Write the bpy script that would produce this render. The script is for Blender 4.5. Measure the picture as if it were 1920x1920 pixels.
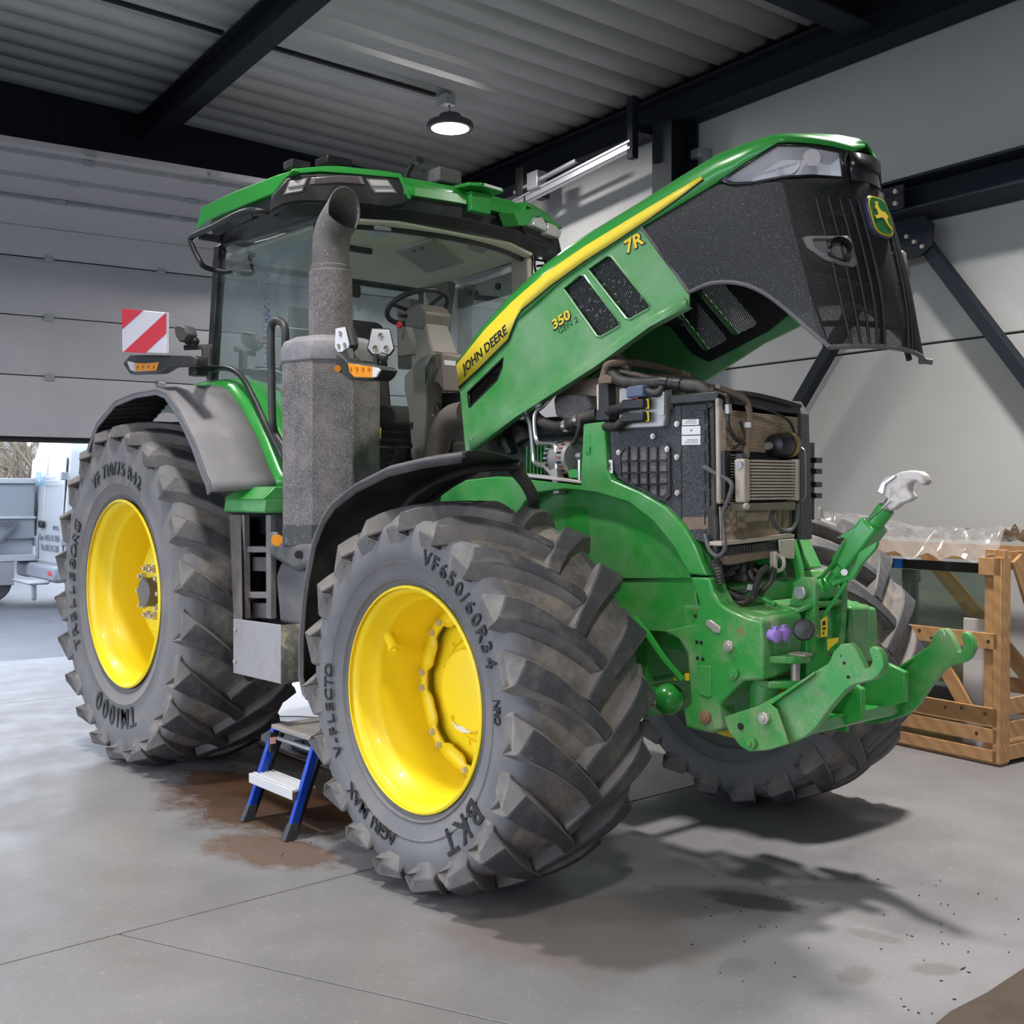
import bpy, math, random
from mathutils import Vector, Matrix
R = math.radians
random.seed(7)
for o in list(bpy.data.objects):
    bpy.data.objects.remove(o)
scene = bpy.context.scene
COL = scene.collection

# ------------------------------------------------------------------ camera
CAM = Vector((3.70, -3.91, 1.62))
YAW, PITCH, FPX = R(49.5), R(-0.95), 2105.0
cd = bpy.data.cameras.new('camera')
cd.sensor_width = 36.0
cd.lens = 36.0 * FPX / 1920.0
cd.clip_start = 0.05
cd.clip_end = 300
cam = bpy.data.objects.new('camera', cd)
cam.location = CAM
cam.rotation_euler = (math.pi / 2 + PITCH, 0, YAW)
COL.objects.link(cam)
scene.camera = cam

# ------------------------------------------------------------------ world, view
w = bpy.data.worlds.new('sky')
scene.world = w
w.use_nodes = True
bg = w.node_tree.nodes['Background']
bg.inputs[0].default_value = (0.70, 0.80, 0.96, 1)
bg.inputs[1].default_value = 4.9
scene.view_settings.view_transform = 'Standard'
scene.view_settings.look = 'None'
scene.view_settings.exposure = 0.18
scene.view_settings.gamma = 1.0
scene.view_settings.use_curve_mapping = False
LAMP_W = 72.0          # watts of each high bay lamp
LAMP_COL = (1.0, 0.97, 0.93)

# ------------------------------------------------------------------ measuring helper
FW = Vector((-math.sin(YAW) * math.cos(PITCH), math.cos(YAW) * math.cos(PITCH), math.sin(PITCH)))
RT = Vector((math.cos(YAW), math.sin(YAW), 0))
UP = RT.cross(FW)
def S(px, py, ax, val):
    """survey: the point on the plane ax=val (metres) that the photograph shows at px,py"""
    d = FW + RT * ((px - 960) / FPX) - UP * ((py - 960) / FPX)
    i = 'xyz'.index(ax)
    t = (val - CAM[i]) / d[i]
    return CAM + d * t
def SY(pts, y):
    return [S(a, b, 'y', y) for a, b in pts]
# building frame: a runs along the back wall, b towards it; turned 6.1 degrees from the tractor
BM = Matrix.Rotation(-R(6.1), 4, 'Z')
def B(a, b, z):
    return BM @ Vector((a, b, z))

# ------------------------------------------------------------------ mesh builder
def V(*a):
    return Vector(a)
def frame_from(d):
    d = d.normalized()
    up = Vector((0, 0, 1)) if abs(d.z) < 0.95 else Vector((1, 0, 0))
    s = d.cross(up).normalized()
    return s, s.cross(d).normalized()
def spline(pts, n=6, closed=False):
    pts = [Vector(p) for p in pts]
    out = []
    m = len(pts)
    rng = m if closed else m - 1
    for i in range(rng):
        if closed:
            p0, p1, p2, p3 = pts[(i - 1) % m], pts[i], pts[(i + 1) % m], pts[(i + 2) % m]
        else:
            p1, p2 = pts[i], pts[i + 1]
            p0 = pts[i - 1] if i else p1 * 2 - p2
            p3 = pts[i + 2] if i + 2 < m else p2 * 2 - p1
        for k in range(n):
            t = k / n
            out.append(0.5 * ((2 * p1) + (p2 - p0) * t + (2 * p0 - 5 * p1 + 4 * p2 - p3) * t * t + (3 * p1 - p0 - 3 * p2 + p3) * t ** 3))
    if not closed:
        out.append(pts[-1])
    return out
class MB:
    def __init__(s, M=None):
        s.v = []; s.f = []; s.M = M
    def add(s, vs, fs):
        n = len(s.v)
        s.v += [(s.M @ Vector(p)) if s.M else Vector(p) for p in vs]
        s.f += [tuple(i + n for i in f) for f in fs]
        return s
    def box(s, c, d, rot=None):
        c = Vector(c); h = Vector(d) / 2
        vs = []
        for z in (-1, 1):
            for y in (-1, 1):
                for x in (-1, 1):
                    p = Vector((x * h.x, y * h.y, z * h.z))
                    if rot: p = rot @ p
                    vs.append(c + p)
        return s.add(vs, [(0, 2, 3, 1), (4, 5, 7, 6), (0, 1, 5, 4), (2, 6, 7, 3), (0, 4, 6, 2), (1, 3, 7, 5)])
    def rng(s, x0, x1, y0, y1, z0, z1):
        return s.box(((x0 + x1) / 2, (y0 + y1) / 2, (z0 + z1) / 2), (abs(x1 - x0), abs(y1 - y0), abs(z1 - z0)))
    def bar(s, p0, p1, w, h, up=None):
        p0, p1 = Vector(p0), Vector(p1)
        d = (p1 - p0)
        a, b = frame_from(d)
        if up is not None:
            b = Vector(up); a = d.normalized().cross(b).normalized(); b = a.cross(d.normalized()).normalized()
        vs = []
        for p in (p0, p1):
            for i, j in ((-1, -1), (1, -1), (1, 1), (-1, 1)):
                vs.append(p + a * (i * w / 2) + b * (j * h / 2))
        return s.add(vs, [(3, 2, 1, 0), (4, 5, 6, 7), (0, 1, 5, 4), (1, 2, 6, 5), (2, 3, 7, 6), (3, 0, 4, 7)])
    def prism(s, poly, vec):
        poly = [Vector(p) for p in poly]; vec = Vector(vec)
        n = len(poly)
        # make the outside face outward
        nn = Vector((0, 0, 0))
        for i in range(n):
            nn += poly[i].cross(poly[(i + 1) % n])
        if nn.dot(vec) > 0: poly = poly[::-1]
        vs = poly + [p + vec for p in poly]
        fs = [tuple(range(n)), tuple(range(2 * n - 1, n - 1, -1))]
        for i in range(n):
            j = (i + 1) % n
            fs.append((j, i, i + n, j + n))
        return s.add(vs, fs)
    def loft(s, rings, closed=True, caps=True):
        n = len(rings[0]); vs = [p for r in rings for p in r]; fs = []
        for k in range(len(rings) - 1):
            for i in range(n if closed else n - 1):
                j = (i + 1) % n
                fs.append((k * n + i, k * n + j, (k + 1) * n + j, (k + 1) * n + i))
        if caps and closed:
            fs.append(tuple(range(n - 1, -1, -1)))
            fs.append(tuple((len(rings) - 1) * n + i for i in range(n)))
        return s.add(vs, fs)
    def grid(s, rows):
        return s.loft(rows, closed=False, caps=False)
    def tube(s, pts, r, seg=8, sm=0, caps=True, closed=False):
        pts = [Vector(p) for p in pts]
        if sm: pts = spline(pts, sm, closed)
        m = len(pts); rings = []
        prev = None
        for i in range(m):
            if closed: d = pts[(i + 1) % m] - pts[i - 1]
            elif i == 0: d = pts[1] - pts[0]
            elif i == m - 1: d = pts[-1] - pts[-2]
            else: d = (pts[i + 1] - pts[i]).normalized() + (pts[i] - pts[i - 1]).normalized()
            d.normalize()
            if prev is None: a, b = frame_from(d)
            else:
                a = (prev - d * prev.dot(d)).normalized(); b = a.cross(d).normalized()
            prev = a
            rr = r[i * (len(r) - 1) // max(1, m - 1)] if isinstance(r, (list, tuple)) else r
            k = 1.0
            if 0 < i < m - 1 and not closed:
                c = max(0.5, math.sqrt(max(0, (1 + (pts[i + 1] - pts[i]).normalized().dot((pts[i] - pts[i - 1]).normalized())) / 2)))
                k = 1 / c if not sm else 1
            rings.append([pts[i] + (a * math.cos(2 * math.pi * q / seg) - b * math.sin(2 * math.pi * q / seg)) * rr for q in range(seg)])
        if closed: rings.append(rings[0])
        return s.loft(rings, True, caps and not closed)
    def cyl(s, p0, p1, r0, r1=None, seg=16):
        r1 = r0 if r1 is None else r1
        p0, p1 = Vector(p0), Vector(p1)
        a, b = frame_from(p1 - p0)
        rg = lambda p, r: [p + (a * math.cos(2 * math.pi * q / seg) - b * math.sin(2 * math.pi * q / seg)) * r for q in range(seg)]
        return s.loft([rg(p0, r0), rg(p1, r1)])
    def lathe(s, prof, c, axis, seg=32, caps=False, a0=0.0):
        """prof: (distance along axis, radius)"""
        c = Vector(c); ax = Vector(axis).normalized()
        a, b = frame_from(ax)
        rings = [[c + ax * t + (a * math.cos(a0 + 2 * math.pi * q / seg) - b * math.sin(a0 + 2 * math.pi * q / seg)) * r for q in range(seg)] for t, r in prof]
        return s.loft(rings, True, caps)
    def ball(s, c, r, seg=16, sc=(1, 1, 1)):
        n = seg // 2
        c = Vector(c); rings = []
        for k in range(n + 1):
            th = math.pi * k / n
            rr = max(1e-4, math.sin(th))
            rings.append([c + Vector((math.cos(2 * math.pi * q / seg) * rr * r * sc[0], math.sin(2 * math.pi * q / seg) * rr * r * sc[1], -math.cos(th) * r * sc[2])) for q in range(seg)])
        return s.loft(rings)
def empty(name, loc=(0, 0, 0), rz=0.0):
    o = bpy.data.objects.new(name, None)
    o.empty_display_size = 0.1
    o.location = loc
    o.rotation_euler = (0, 0, rz)
    COL.objects.link(o)
    return o
def tag(o, label=None, cat=None, group=None, kind=None):
    if label: o['label'] = label
    if cat: o['category'] = cat
    if group: o['group'] = group
    if kind: o['kind'] = kind
    return o
def O(name, mb, m, parent=None, bevel=0.0, smooth=38, solid=0.0, sub=0, kind=None, label=None, seg=2, off=0.0):
    me = bpy.data.meshes.new(name)
    me.from_pydata([tuple(p) for p in mb.v], [], mb.f)
    me.validate()
    me.polygons.foreach_set('use_smooth', [True] * len(me.polygons))
    try: me.set_sharp_from_angle(angle=R(smooth))
    except Exception: pass
    me.materials.append(m)
    o = bpy.data.objects.new(name, me)
    COL.objects.link(o)
    if parent is not None:
        if parent.parent is not None and parent.parent.parent is not None: parent = parent.parent   # thing > part > sub-part, no deeper
        o.parent = parent
    if sub:
        md = o.modifiers.new('sub', 'SUBSURF'); md.levels = sub; md.render_levels = sub
    if solid:
        md = o.modifiers.new('solid', 'SOLIDIFY'); md.thickness = solid; md.offset = off
    if bevel:
        md = o.modifiers.new('bevel', 'BEVEL'); md.width = bevel; md.segments = seg
        md.limit_method = 'ANGLE'; md.angle_limit = R(35); md.harden_normals = False
    if kind: o['kind'] = kind
    if label: o['label'] = label
    return o
def dup(o, parent=None, M=None):
    c = o.copy(); COL.objects.link(c); c.parent = parent
    if M is not None: c.matrix_local = M
    return c
def text_mb(txt, size, M, depth=0.002, align='CENTER', shear=0.0, bold=0.0, spacing=1.0, res=3, xs=1.0):
    """letters as solid geometry; M places the x-right, y-up, z-out text plane"""
    cu = bpy.data.curves.new('txt', 'FONT')
    cu.body = txt; cu.size = size; cu.extrude = depth; cu.align_x = align; cu.align_y = 'CENTER'
    cu.shear = shear; cu.offset = bold; cu.space_character = spacing; cu.resolution_u = res
    o = bpy.data.objects.new('txt', cu)
    COL.objects.link(o)
    dg = bpy.context.evaluated_depsgraph_get()
    me = bpy.data.meshes.new_from_object(o.evaluated_get(dg))
    mb = MB(M)
    mb.add([Vector((v.co.x * xs, v.co.y, v.co.z)) for v in me.vertices], [tuple(p.vertices) for p in me.polygons])
    bpy.data.objects.remove(o); bpy.data.meshes.remove(me); bpy.data.curves.remove(cu)
    return mb
def basis(o, x, y, z=None):
    """4x4 with columns x, y, z at o"""
    x = Vector(x).normalized(); y = Vector(y); y = (y - x * y.dot(x)).normalized()
    z = x.cross(y) if z is None else Vector(z)
    return Matrix(((x.x, y.x, z.x, o[0]), (x.y, y.y, z.y, o[1]), (x.z, y.z, z.z, o[2]), (0, 0, 0, 1)))

# ------------------------------------------------------------------ materials
def _n(t, typ, **kw):
    n = t.nodes.new(typ)
    for k, v in kw.items(): setattr(n, k, v)
    return n
def pm(name, col, rough=0.5, metal=0.0, dirt=None, specks=None, bump=None, coat=0.0, vary=0.0, vscale=3.0, scratch=None, spec=0.5, dirt2=None):
    """painted / plastic / metal surface: col + optional dirt (col, lo, hi, scale, strength), specks (col, threshold, scale), bump (scale, strength)"""
    m = bpy.data.materials.new(name); m.use_nodes = True
    t = m.node_tree; b = t.nodes['Principled BSDF']; L = t.links.new
    b.inputs['Roughness'].default_value = rough; b.inputs['Metallic'].default_value = metal
    b.inputs['Specular IOR Level'].default_value = spec
    if coat:
        b.inputs['Coat Weight'].default_value = coat; b.inputs['Coat Roughness'].default_value = 0.08
    tc = _n(t, 'ShaderNodeTexCoord')
    cur = _n(t, 'ShaderNodeRGB'); cur.outputs[0].default_value = (*col, 1); cur = cur.outputs[0]
    rcur = None
    def noise(scale, det=4.0, rgh=0.6):
        n = _n(t, 'ShaderNodeTexNoise'); n.inputs['Scale'].default_value = scale
        n.inputs['Detail'].default_value = det; n.inputs['Roughness'].default_value = rgh
        L(tc.outputs['Object'], n.inputs['Vector']); return n.outputs['Fac']
    def ramp(src, lo, hi):
        r = _n(t, 'ShaderNodeMapRange'); r.inputs[1].default_value = lo; r.inputs[2].default_value = hi
        L(src, r.inputs[0]); return r.outputs[0]
    def mix(a, bcol, fac, mode='MIX'):
        x = _n(t, 'ShaderNodeMix', data_type='RGBA', blend_type=mode)
        L(fac, x.inputs[0]); L(a, x.inputs[6])
        x.inputs[7].default_value = (*bcol, 1); return x.outputs[2]
    def scaled(src, k):
        x = _n(t, 'ShaderNodeMath', operation='MULTIPLY'); L(src, x.inputs[0]); x.inputs[1].default_value = k; return x.outputs[0]
    if vary:
        cur = mix(cur, tuple(min(1, c * (1 + vary) + 0.01) for c in col), ramp(noise(vscale), 0.35, 0.7))
    for dd in (dirt, dirt2):
        if dd:
            dc, lo, hi, sc, k = dd
            f = scaled(ramp(noise(sc, 8.0, 0.68), lo, hi), k)
            cur = mix(cur, dc, f)
            x = _n(t, 'ShaderNodeMapRange'); L(f, x.inputs[0]); x.inputs[3].default_value = rough; x.inputs[4].default_value = min(1, rough + 0.35)
            rcur = x.outputs[0]
    if specks:
        for sc_ in (specks if isinstance(specks[0], tuple) and isinstance(specks[0][0], tuple) else [specks]):
            c2, thr, sc = sc_[:3]
            k = sc_[3] if len(sc_) > 3 else 1.0
            f = scaled(ramp(noise(sc, 2.0, 0.5), thr, thr + 0.05), k)
            cur = mix(cur, c2, f)
    L(cur, b.inputs['Base Color'])
    if rcur: L(rcur, b.inputs['Roughness'])
    if bump:
        n = noise(bump[0], 5.0)
        bp = _n(t, 'ShaderNodeBump'); bp.inputs['Strength'].default_value = bump[1]; bp.inputs['Distance'].default_value = bump[2] if len(bump) > 2 else 0.01
        L(n, bp.inputs['Height']); L(bp.outputs[0], b.inputs['Normal'])
    return m
def glass(name, tint=(0.86, 0.95, 0.92), refl=0.06, rough=0.02, dust=0.0, dust_haze_col=(0.6, 0.6, 0.56)):
    m = bpy.data.materials.new(name); m.use_nodes = True
    t = m.node_tree; L = t.links.new
    t.nodes.remove(t.nodes['Principled BSDF'])
    out = t.nodes['Material Output']
    tr = _n(t, 'ShaderNodeBsdfTransparent'); tr.inputs[0].default_value = (*tint, 1)
    gl = _n(t, 'ShaderNodeBsdfGlossy'); gl.inputs[0].default_value = (0.9, 0.95, 0.95, 1); gl.inputs[1].default_value = rough
    fr = _n(t, 'ShaderNodeLayerWeight'); fr.inputs[0].default_value = 0.22
    r = _n(t, 'ShaderNodeMapRange'); r.inputs[3].default_value = refl * .5; r.inputs[4].default_value = 0.6
    L(fr.outputs['Fresnel'], r.inputs[0])
    mx = _n(t, 'ShaderNodeMixShader'); L(r.outputs[0], mx.inputs[0]); L(tr.outputs[0], mx.inputs[1]); L(gl.outputs[0], mx.inputs[2])
    last = mx.outputs[0]
    if dust:
        df = _n(t, 'ShaderNodeBsdfDiffuse'); df.inputs[0].default_value = (*dust_haze_col, 1)
        tc = _n(t, 'ShaderNodeTexCoord'); n = _n(t, 'ShaderNodeTexNoise'); n.inputs['Scale'].default_value = 4; n.inputs['Detail'].default_value = 8
        L(tc.outputs['Object'], n.inputs['Vector'])
        q = _n(t, 'ShaderNodeMapRange'); L(n.outputs['Fac'], q.inputs[0]); q.inputs[1].default_value = 0.3; q.inputs[2].default_value = 0.8; q.inputs[4].default_value = dust * 2
        m2 = _n(t, 'ShaderNodeMixShader'); L(q.outputs[0], m2.inputs[0]); L(last, m2.inputs[1]); L(df.outputs[0], m2.inputs[2]); last = m2.outputs[0]
    L(last, out.inputs['Surface'])
    return m
def perforated(name, col, pitch, hole, rough=0.6, dust=None, rot=0.0, axes=(1, 0, 1)):
    """punched sheet: round holes on a hexagonal raster, real see-through"""
    m = bpy.data.materials.new(name); m.use_nodes = True
    t = m.node_tree; L = t.links.new; b = t.nodes['Principled BSDF']; out = t.nodes['Material Output']
    b.inputs['Roughness'].default_value = rough
    tc = _n(t, 'ShaderNodeTexCoord'); mp = _n(t, 'ShaderNodeMapping')
    mp.inputs['Scale'].default_value = tuple(a / pitch for a in axes); mp.inputs['Rotation'].default_value = (0, rot, 0)
    L(tc.outputs['Object'], mp.inputs[0])
    vo = _n(t, 'ShaderNodeTexVoronoi'); vo.inputs['Randomness'].default_value = 0.0; vo.inputs['Scale'].default_value = 1.0
    L(mp.outputs[0], vo.inputs['Vector'])
    gt = _n(t, 'ShaderNodeMath', operation='GREATER_THAN'); L(vo.outputs['Distance'], gt.inputs[0]); gt.inputs[1].default_value = hole
    cur = None
    if dust:
        n = _n(t, 'ShaderNodeTexNoise'); n.inputs['Scale'].default_value = dust[1]; n.inputs['Detail'].default_value = 3
        L(tc.outputs['Object'], n.inputs['Vector'])
        q = _n(t, 'ShaderNodeMapRange'); L(n.outputs['Fac'], q.inputs[0]); q.inputs[1].default_value = dust[2]; q.inputs[2].default_value = dust[2] + 0.06
        x = _n(t, 'ShaderNodeMix', data_type='RGBA'); L(q.outputs[0], x.inputs[0]); x.inputs[6].default_value = (*col, 1); x.inputs[7].default_value = (*dust[0], 1)
        L(x.outputs[2], b.inputs['Base Color'])
    else: b.inputs['Base Color'].default_value = (*col, 1)
    tr = _n(t, 'ShaderNodeBsdfTransparent'); mx = _n(t, 'ShaderNodeMixShader')
    L(gt.outputs[0], mx.inputs[0]); L(tr.outputs[0], mx.inputs[1]); L(b.outputs[0], mx.inputs[2]); L(mx.outputs[0], out.inputs['Surface'])
    return m
def seethrough(name, col, frac, rough=0.6, dust=None):
    """dust-caked fine mesh: too fine to show its holes, lets a fixed share of light through, fine grain"""
    m = bpy.data.materials.new(name); m.use_nodes = True
    t = m.node_tree; L = t.links.new; b = t.nodes['Principled BSDF']; out = t.nodes['Material Output']
    b.inputs['Roughness'].default_value = rough
    tc = _n(t, 'ShaderNodeTexCoord')
    n = _n(t, 'ShaderNodeTexNoise'); n.inputs['Scale'].default_value = dust[1]; n.inputs['Detail'].default_value = 2; L(tc.outputs['Object'], n.inputs['Vector'])
    q = _n(t, 'ShaderNodeMapRange'); L(n.outputs['Fac'], q.inputs[0]); q.inputs[1].default_value = dust[2]; q.inputs[2].default_value = dust[2] + .05
    x = _n(t, 'ShaderNodeMix', data_type='RGBA'); L(q.outputs[0], x.inputs[0]); x.inputs[6].default_value = (*col, 1); x.inputs[7].default_value = (*dust[0], 1)
    L(x.outputs[2], b.inputs['Base Color'])
    n2 = _n(t, 'ShaderNodeTexNoise'); n2.inputs['Scale'].default_value = 420; n2.inputs['Detail'].default_value = 0; L(tc.outputs['Object'], n2.inputs['Vector'])
    r2 = _n(t, 'ShaderNodeMapRange'); L(n2.outputs['Fac'], r2.inputs[0]); r2.inputs[1].default_value = .3; r2.inputs[2].default_value = .7; r2.inputs[3].default_value = 1 - frac * 1.8; r2.inputs[4].default_value = 1.0
    mxx = _n(t, 'ShaderNodeMath', operation='MAXIMUM'); L(r2.outputs[0], mxx.inputs[0]); L(q.outputs[0], mxx.inputs[1])
    tr = _n(t, 'ShaderNodeBsdfTransparent'); mx = _n(t, 'ShaderNodeMixShader')
    L(mxx.outputs[0], mx.inputs[0]); L(tr.outputs[0], mx.inputs[1]); L(b.outputs[0], mx.inputs[2]); L(mx.outputs[0], out.inputs['Surface'])
    return m
def emit(name, col, k):
    m = bpy.data.materials.new(name); m.use_nodes = True
    b = m.node_tree.nodes['Principled BSDF']
    b.inputs['Base Color'].default_value = (*col, 1)
    b.inputs['Emission Color'].default_value = (*col, 1); b.inputs['Emission Strength'].default_value = k
    return m
DUST = (0.42, 0.37, 0.33)
GREEN = pm('green_paint', (0.030, 0.285, 0.045), 0.32, dirt=((0.34, 0.42, 0.30), 0.40, 0.78, 5.0, 0.38), specks=((0.50, 0.55, 0.46), 0.70, 150.0, 0.55), coat=0.25)
GREENC = pm('green_paint_clean', (0.028, 0.29, 0.042), 0.28, dirt=((0.30, 0.36, 0.26), 0.5, 0.9, 3.0, 0.2), coat=0.3)
GREENW = pm('green_paint_worn', (0.034, 0.275, 0.048), 0.4, dirt=((0.36, 0.35, 0.23), 0.42, 0.70, 6.0, 0.55), specks=(((0.48, 0.50, 0.38), 0.68, 120.0, 0.6), ((0.30, 0.12, 0.05), 0.73, 14.0, 0.7)), coat=0.15)
YELLOW = pm('yellow_paint', (0.90, 0.66, 0.012), 0.43, dirt=((0.45, 0.30, 0.06), 0.60, 0.9, 4.0, 0.25), coat=0.08)
YELLOWS = pm('yellow_stripe', (0.90, 0.70, 0.04), 0.4, dirt=((0.7, 0.62, 0.3), 0.5, 0.9, 20, 0.4))
RUBBER = pm('tyre_rubber', (0.165, 0.155, 0.157), 0.75, dirt=((0.27, 0.25, 0.235), 0.42, 0.75, 4.0, 0.65), bump=(60.0, 0.15, 0.004))
RUBBERF = pm('tyre_rubber_front', (0.135, 0.132, 0.142), 0.62, dirt=((0.24, 0.22, 0.205), 0.42, 0.75, 4.0, 0.6), bump=(60.0, 0.12, 0.004))
LUGM = pm('tyre_lug_rubber', (0.135, 0.127, 0.126), 0.8, dirt=((0.27, 0.235, 0.20), 0.42, 0.68, 6.0, 0.8), specks=((0.36, 0.33, 0.30), 0.70, 90.0, 0.5), bump=(50.0, 0.25, 0.005))
LUGTOP = pm('worn_lug_top', (0.050, 0.050, 0.056), 0.6, dirt=((0.17, 0.155, 0.14), 0.48, 0.72, 9.0, 0.7), specks=((0.34, 0.32, 0.30), 0.69, 90.0, 0.5), bump=(50.0, 0.25, 0.005))
TEXTM = pm('tyre_letter_rubber', (0.016, 0.016, 0.018), 0.55)
BLACKP = pm('black_plastic', (0.018, 0.018, 0.020), 0.45, dirt=((0.20, 0.19, 0.18), 0.45, 0.85, 6.0, 0.35), specks=((0.4, 0.4, 0.4), 0.72, 160.0, 0.5))
GREYP = pm('dusty_grey_plastic', (0.085, 0.082, 0.085), 0.6, dirt=((0.25, 0.235, 0.23), 0.4, 0.75, 4.0, 0.55), specks=((0.45, 0.43, 0.42), 0.70, 120.0, 0.5))
BLACKM = pm('black_paint', (0.012, 0.012, 0.014), 0.4, dirt=((0.18, 0.17, 0.16), 0.5, 0.9, 6.0, 0.3))
HOSE = pm('black_hose', (0.022, 0.021, 0.021), 0.55, dirt=((0.24, 0.19, 0.15), 0.45, 0.8, 12.0, 0.45))
STEEL = pm('bright_steel', (0.62, 0.61, 0.60), 0.28, 0.9, dirt=((0.3, 0.27, 0.24), 0.5, 0.9, 10, 0.4))
ZINC = pm('zinc_bolt', (0.62, 0.56, 0.50), 0.38, 0.6)
MUFF = pm('speckled_muffler_black', (0.085, 0.078, 0.078), 0.7, dirt=((0.24, 0.21, 0.205), 0.38, 0.66, 7.0, 0.7), specks=(((0.36, 0.33, 0.32), 0.56, 170.0, 0.6), ((0.50, 0.47, 0.45), 0.66, 240.0, 0.7)), bump=(110.0, 0.5, 0.004))
MUDM = pm('dried_mud_rubber', (0.13, 0.122, 0.118), 0.85, dirt=((0.33, 0.285, 0.235), 0.40, 0.62, 6.0, 0.85), dirt2=((0.10, 0.095, 0.09), 0.55, 0.7, 14.0, 0.5), bump=(40.0, 0.4, 0.006))
BROWND = pm('dusty_brown_metal', (0.17, 0.12, 0.085), 0.75, dirt=((0.30, 0.22, 0.16), 0.4, 0.7, 9.0, 0.6))
# ================================================================== the hall
WALL_B, DOOR_A = 3.70, -7.60
def roof_z(b): return 5.30 + 0.052 * (WALL_B - b)
A1, B0 = 9.5, -9.0
CONC = None
def floor_material():
    m = bpy.data.materials.new('polished_concrete'); m.use_nodes = True
    t = m.node_tree; L = t.links.new; b = t.nodes['Principled BSDF']
    tc = _n(t, 'ShaderNodeTexCoord')
    def noise(sc, det=6, rg=.6):
        n = _n(t, 'ShaderNodeTexNoise'); n.inputs['Scale'].default_value = sc; n.inputs['Detail'].default_value = det; n.inputs['Roughness'].default_value = rg
        L(tc.outputs['Object'], n.inputs['Vector']); return n.outputs['Fac']
    def rmp(s, lo, hi, a=0., z=1.):
        r = _n(t, 'ShaderNodeMapRange'); r.inputs[1].default_value = lo; r.inputs[2].default_value = hi; r.inputs[3].default_value = a; r.inputs[4].default_value = z
        L(s, r.inputs[0]); return r.outputs[0]
    def mix(a, c, f):
        x = _n(t, 'ShaderNodeMix', data_type='RGBA'); L(f, x.inputs[0]); L(a, x.inputs[6]); x.inputs[7].default_value = (*c, 1); return x.outputs[2]
    base = _n(t, 'ShaderNodeRGB'); base.outputs[0].default_value = (0.195, 0.187, 0.193, 1)
    cur = mix(base.outputs[0], (0.245, 0.235, 0.240), rmp(noise(.8), .4, .65))
    cur = mix(cur, (0.22, 0.205, 0.195), rmp(noise(2.3, 8, .7), .56, .75, 0, .55))
    cur = mix(cur, (0.40, 0.39, 0.385), rmp(noise(40, 3), .6, .7, 0, .35))
    cur = mix(cur, (0.17, 0.155, 0.145), rmp(noise(26, 3), .70, .74, 0, .5))
    # stains with outlines of their own: (x, y, radius x, radius y, angle, colour, strength)
    stains = [(-1.55, -0.95, 0.95, 0.62, 10, (0.085, 0.045, 0.025), .92), (-0.85, -1.45, 0.42, 0.22, 20, (0.12, 0.065, 0.035), .75), (-2.2, -0.5, 0.7, 0.5, 0, (0.07, 0.045, 0.03), .8),
              (0.75, -0.55, 0.55, 0.20, 60, (0.10, 0.09, 0.085), .7), (0.95, -0.30, 0.22, 0.10, 20, (0.05, 0.045, 0.045), .85), (0.70, -1.05, 0.55, 0.42, 30, (0.20, 0.165, 0.15), .75),
              (1.6, -0.6, 0.06, 0.10, 10, (0.16, 0.15, 0.145), .6), (1.45, -0.25, 0.12, 0.05, 10, (0.16, 0.15, 0.145), .6), (1.75, -0.35, 0.10, 0.06, 50, (0.15, 0.14, 0.135), .6),
              (1.3, -0.85, 0.07, 0.10, 10, (0.17, 0.16, 0.155), .55), (1.1, -1.3, 0.09, 0.06, 70, (0.2, 0.19, 0.18), .5)]
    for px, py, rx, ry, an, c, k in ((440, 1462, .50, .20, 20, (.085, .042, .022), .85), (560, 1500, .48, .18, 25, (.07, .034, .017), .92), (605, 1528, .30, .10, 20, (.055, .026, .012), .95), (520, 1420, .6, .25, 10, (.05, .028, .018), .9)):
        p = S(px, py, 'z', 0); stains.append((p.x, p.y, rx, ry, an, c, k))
    acc = None
    for sx, sy, rx, ry, an, c, k in stains:
        mp = _n(t, 'ShaderNodeMapping', vector_type='TEXTURE'); mp.inputs['Location'].default_value = (sx, sy, 0); mp.inputs['Rotation'].default_value = (0, 0, R(an)); mp.inputs['Scale'].default_value = (rx, ry, 1)
        wn = _n(t, 'ShaderNodeTexNoise'); wn.inputs['Scale'].default_value = 3.0 / max(rx, ry); wn.inputs['Detail'].default_value = 12; wn.inputs['Roughness'].default_value = .72
        L(tc.outputs['Object'], wn.inputs['Vector'])
        L(tc.outputs['Object'], mp.inputs[0])
        le = _n(t, 'ShaderNodeVectorMath', operation='LENGTH'); L(mp.outputs[0], le.inputs[0])
        ad = _n(t, 'ShaderNodeMath', operation='MULTIPLY_ADD'); L(wn.outputs['Fac'], ad.inputs[0]); ad.inputs[1].default_value = 1.4; L(le.outputs['Value'], ad.inputs[2])
        fk = rmp(ad.outputs[0], 1.72, 1.38, 0, k)
        cur = mix(cur, c, fk)
        if c[0] > 1.6 * c[2]:          # dry earth is matt, oil and water stay glossy
            if acc is None: acc = fk
            else:
                mm_ = _n(t, 'ShaderNodeMath', operation='MAXIMUM'); L(acc, mm_.inputs[0]); L(fk, mm_.inputs[1]); acc = mm_.outputs[0]
    L(cur, b.inputs['Base Color'])
    rn = _n(t, 'ShaderNodeMath', operation='MAXIMUM'); L(rmp(noise(3.1, 6), .35, .7, .36, .58), rn.inputs[0]); L(acc, rn.inputs[1]); L(rn.outputs[0], b.inputs['Roughness'])
    L(rmp(acc, 0, 1, .30, .03), b.inputs['Specular IOR Level'])
    bp = _n(t, 'ShaderNodeBump'); bp.inputs['Strength'].default_value = .08; bp.inputs['Distance'].default_value = .01
    L(noise(9, 6), bp.inputs['Height']); L(bp.outputs[0], b.inputs['Normal'])
    return m
CONC = floor_material()
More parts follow.
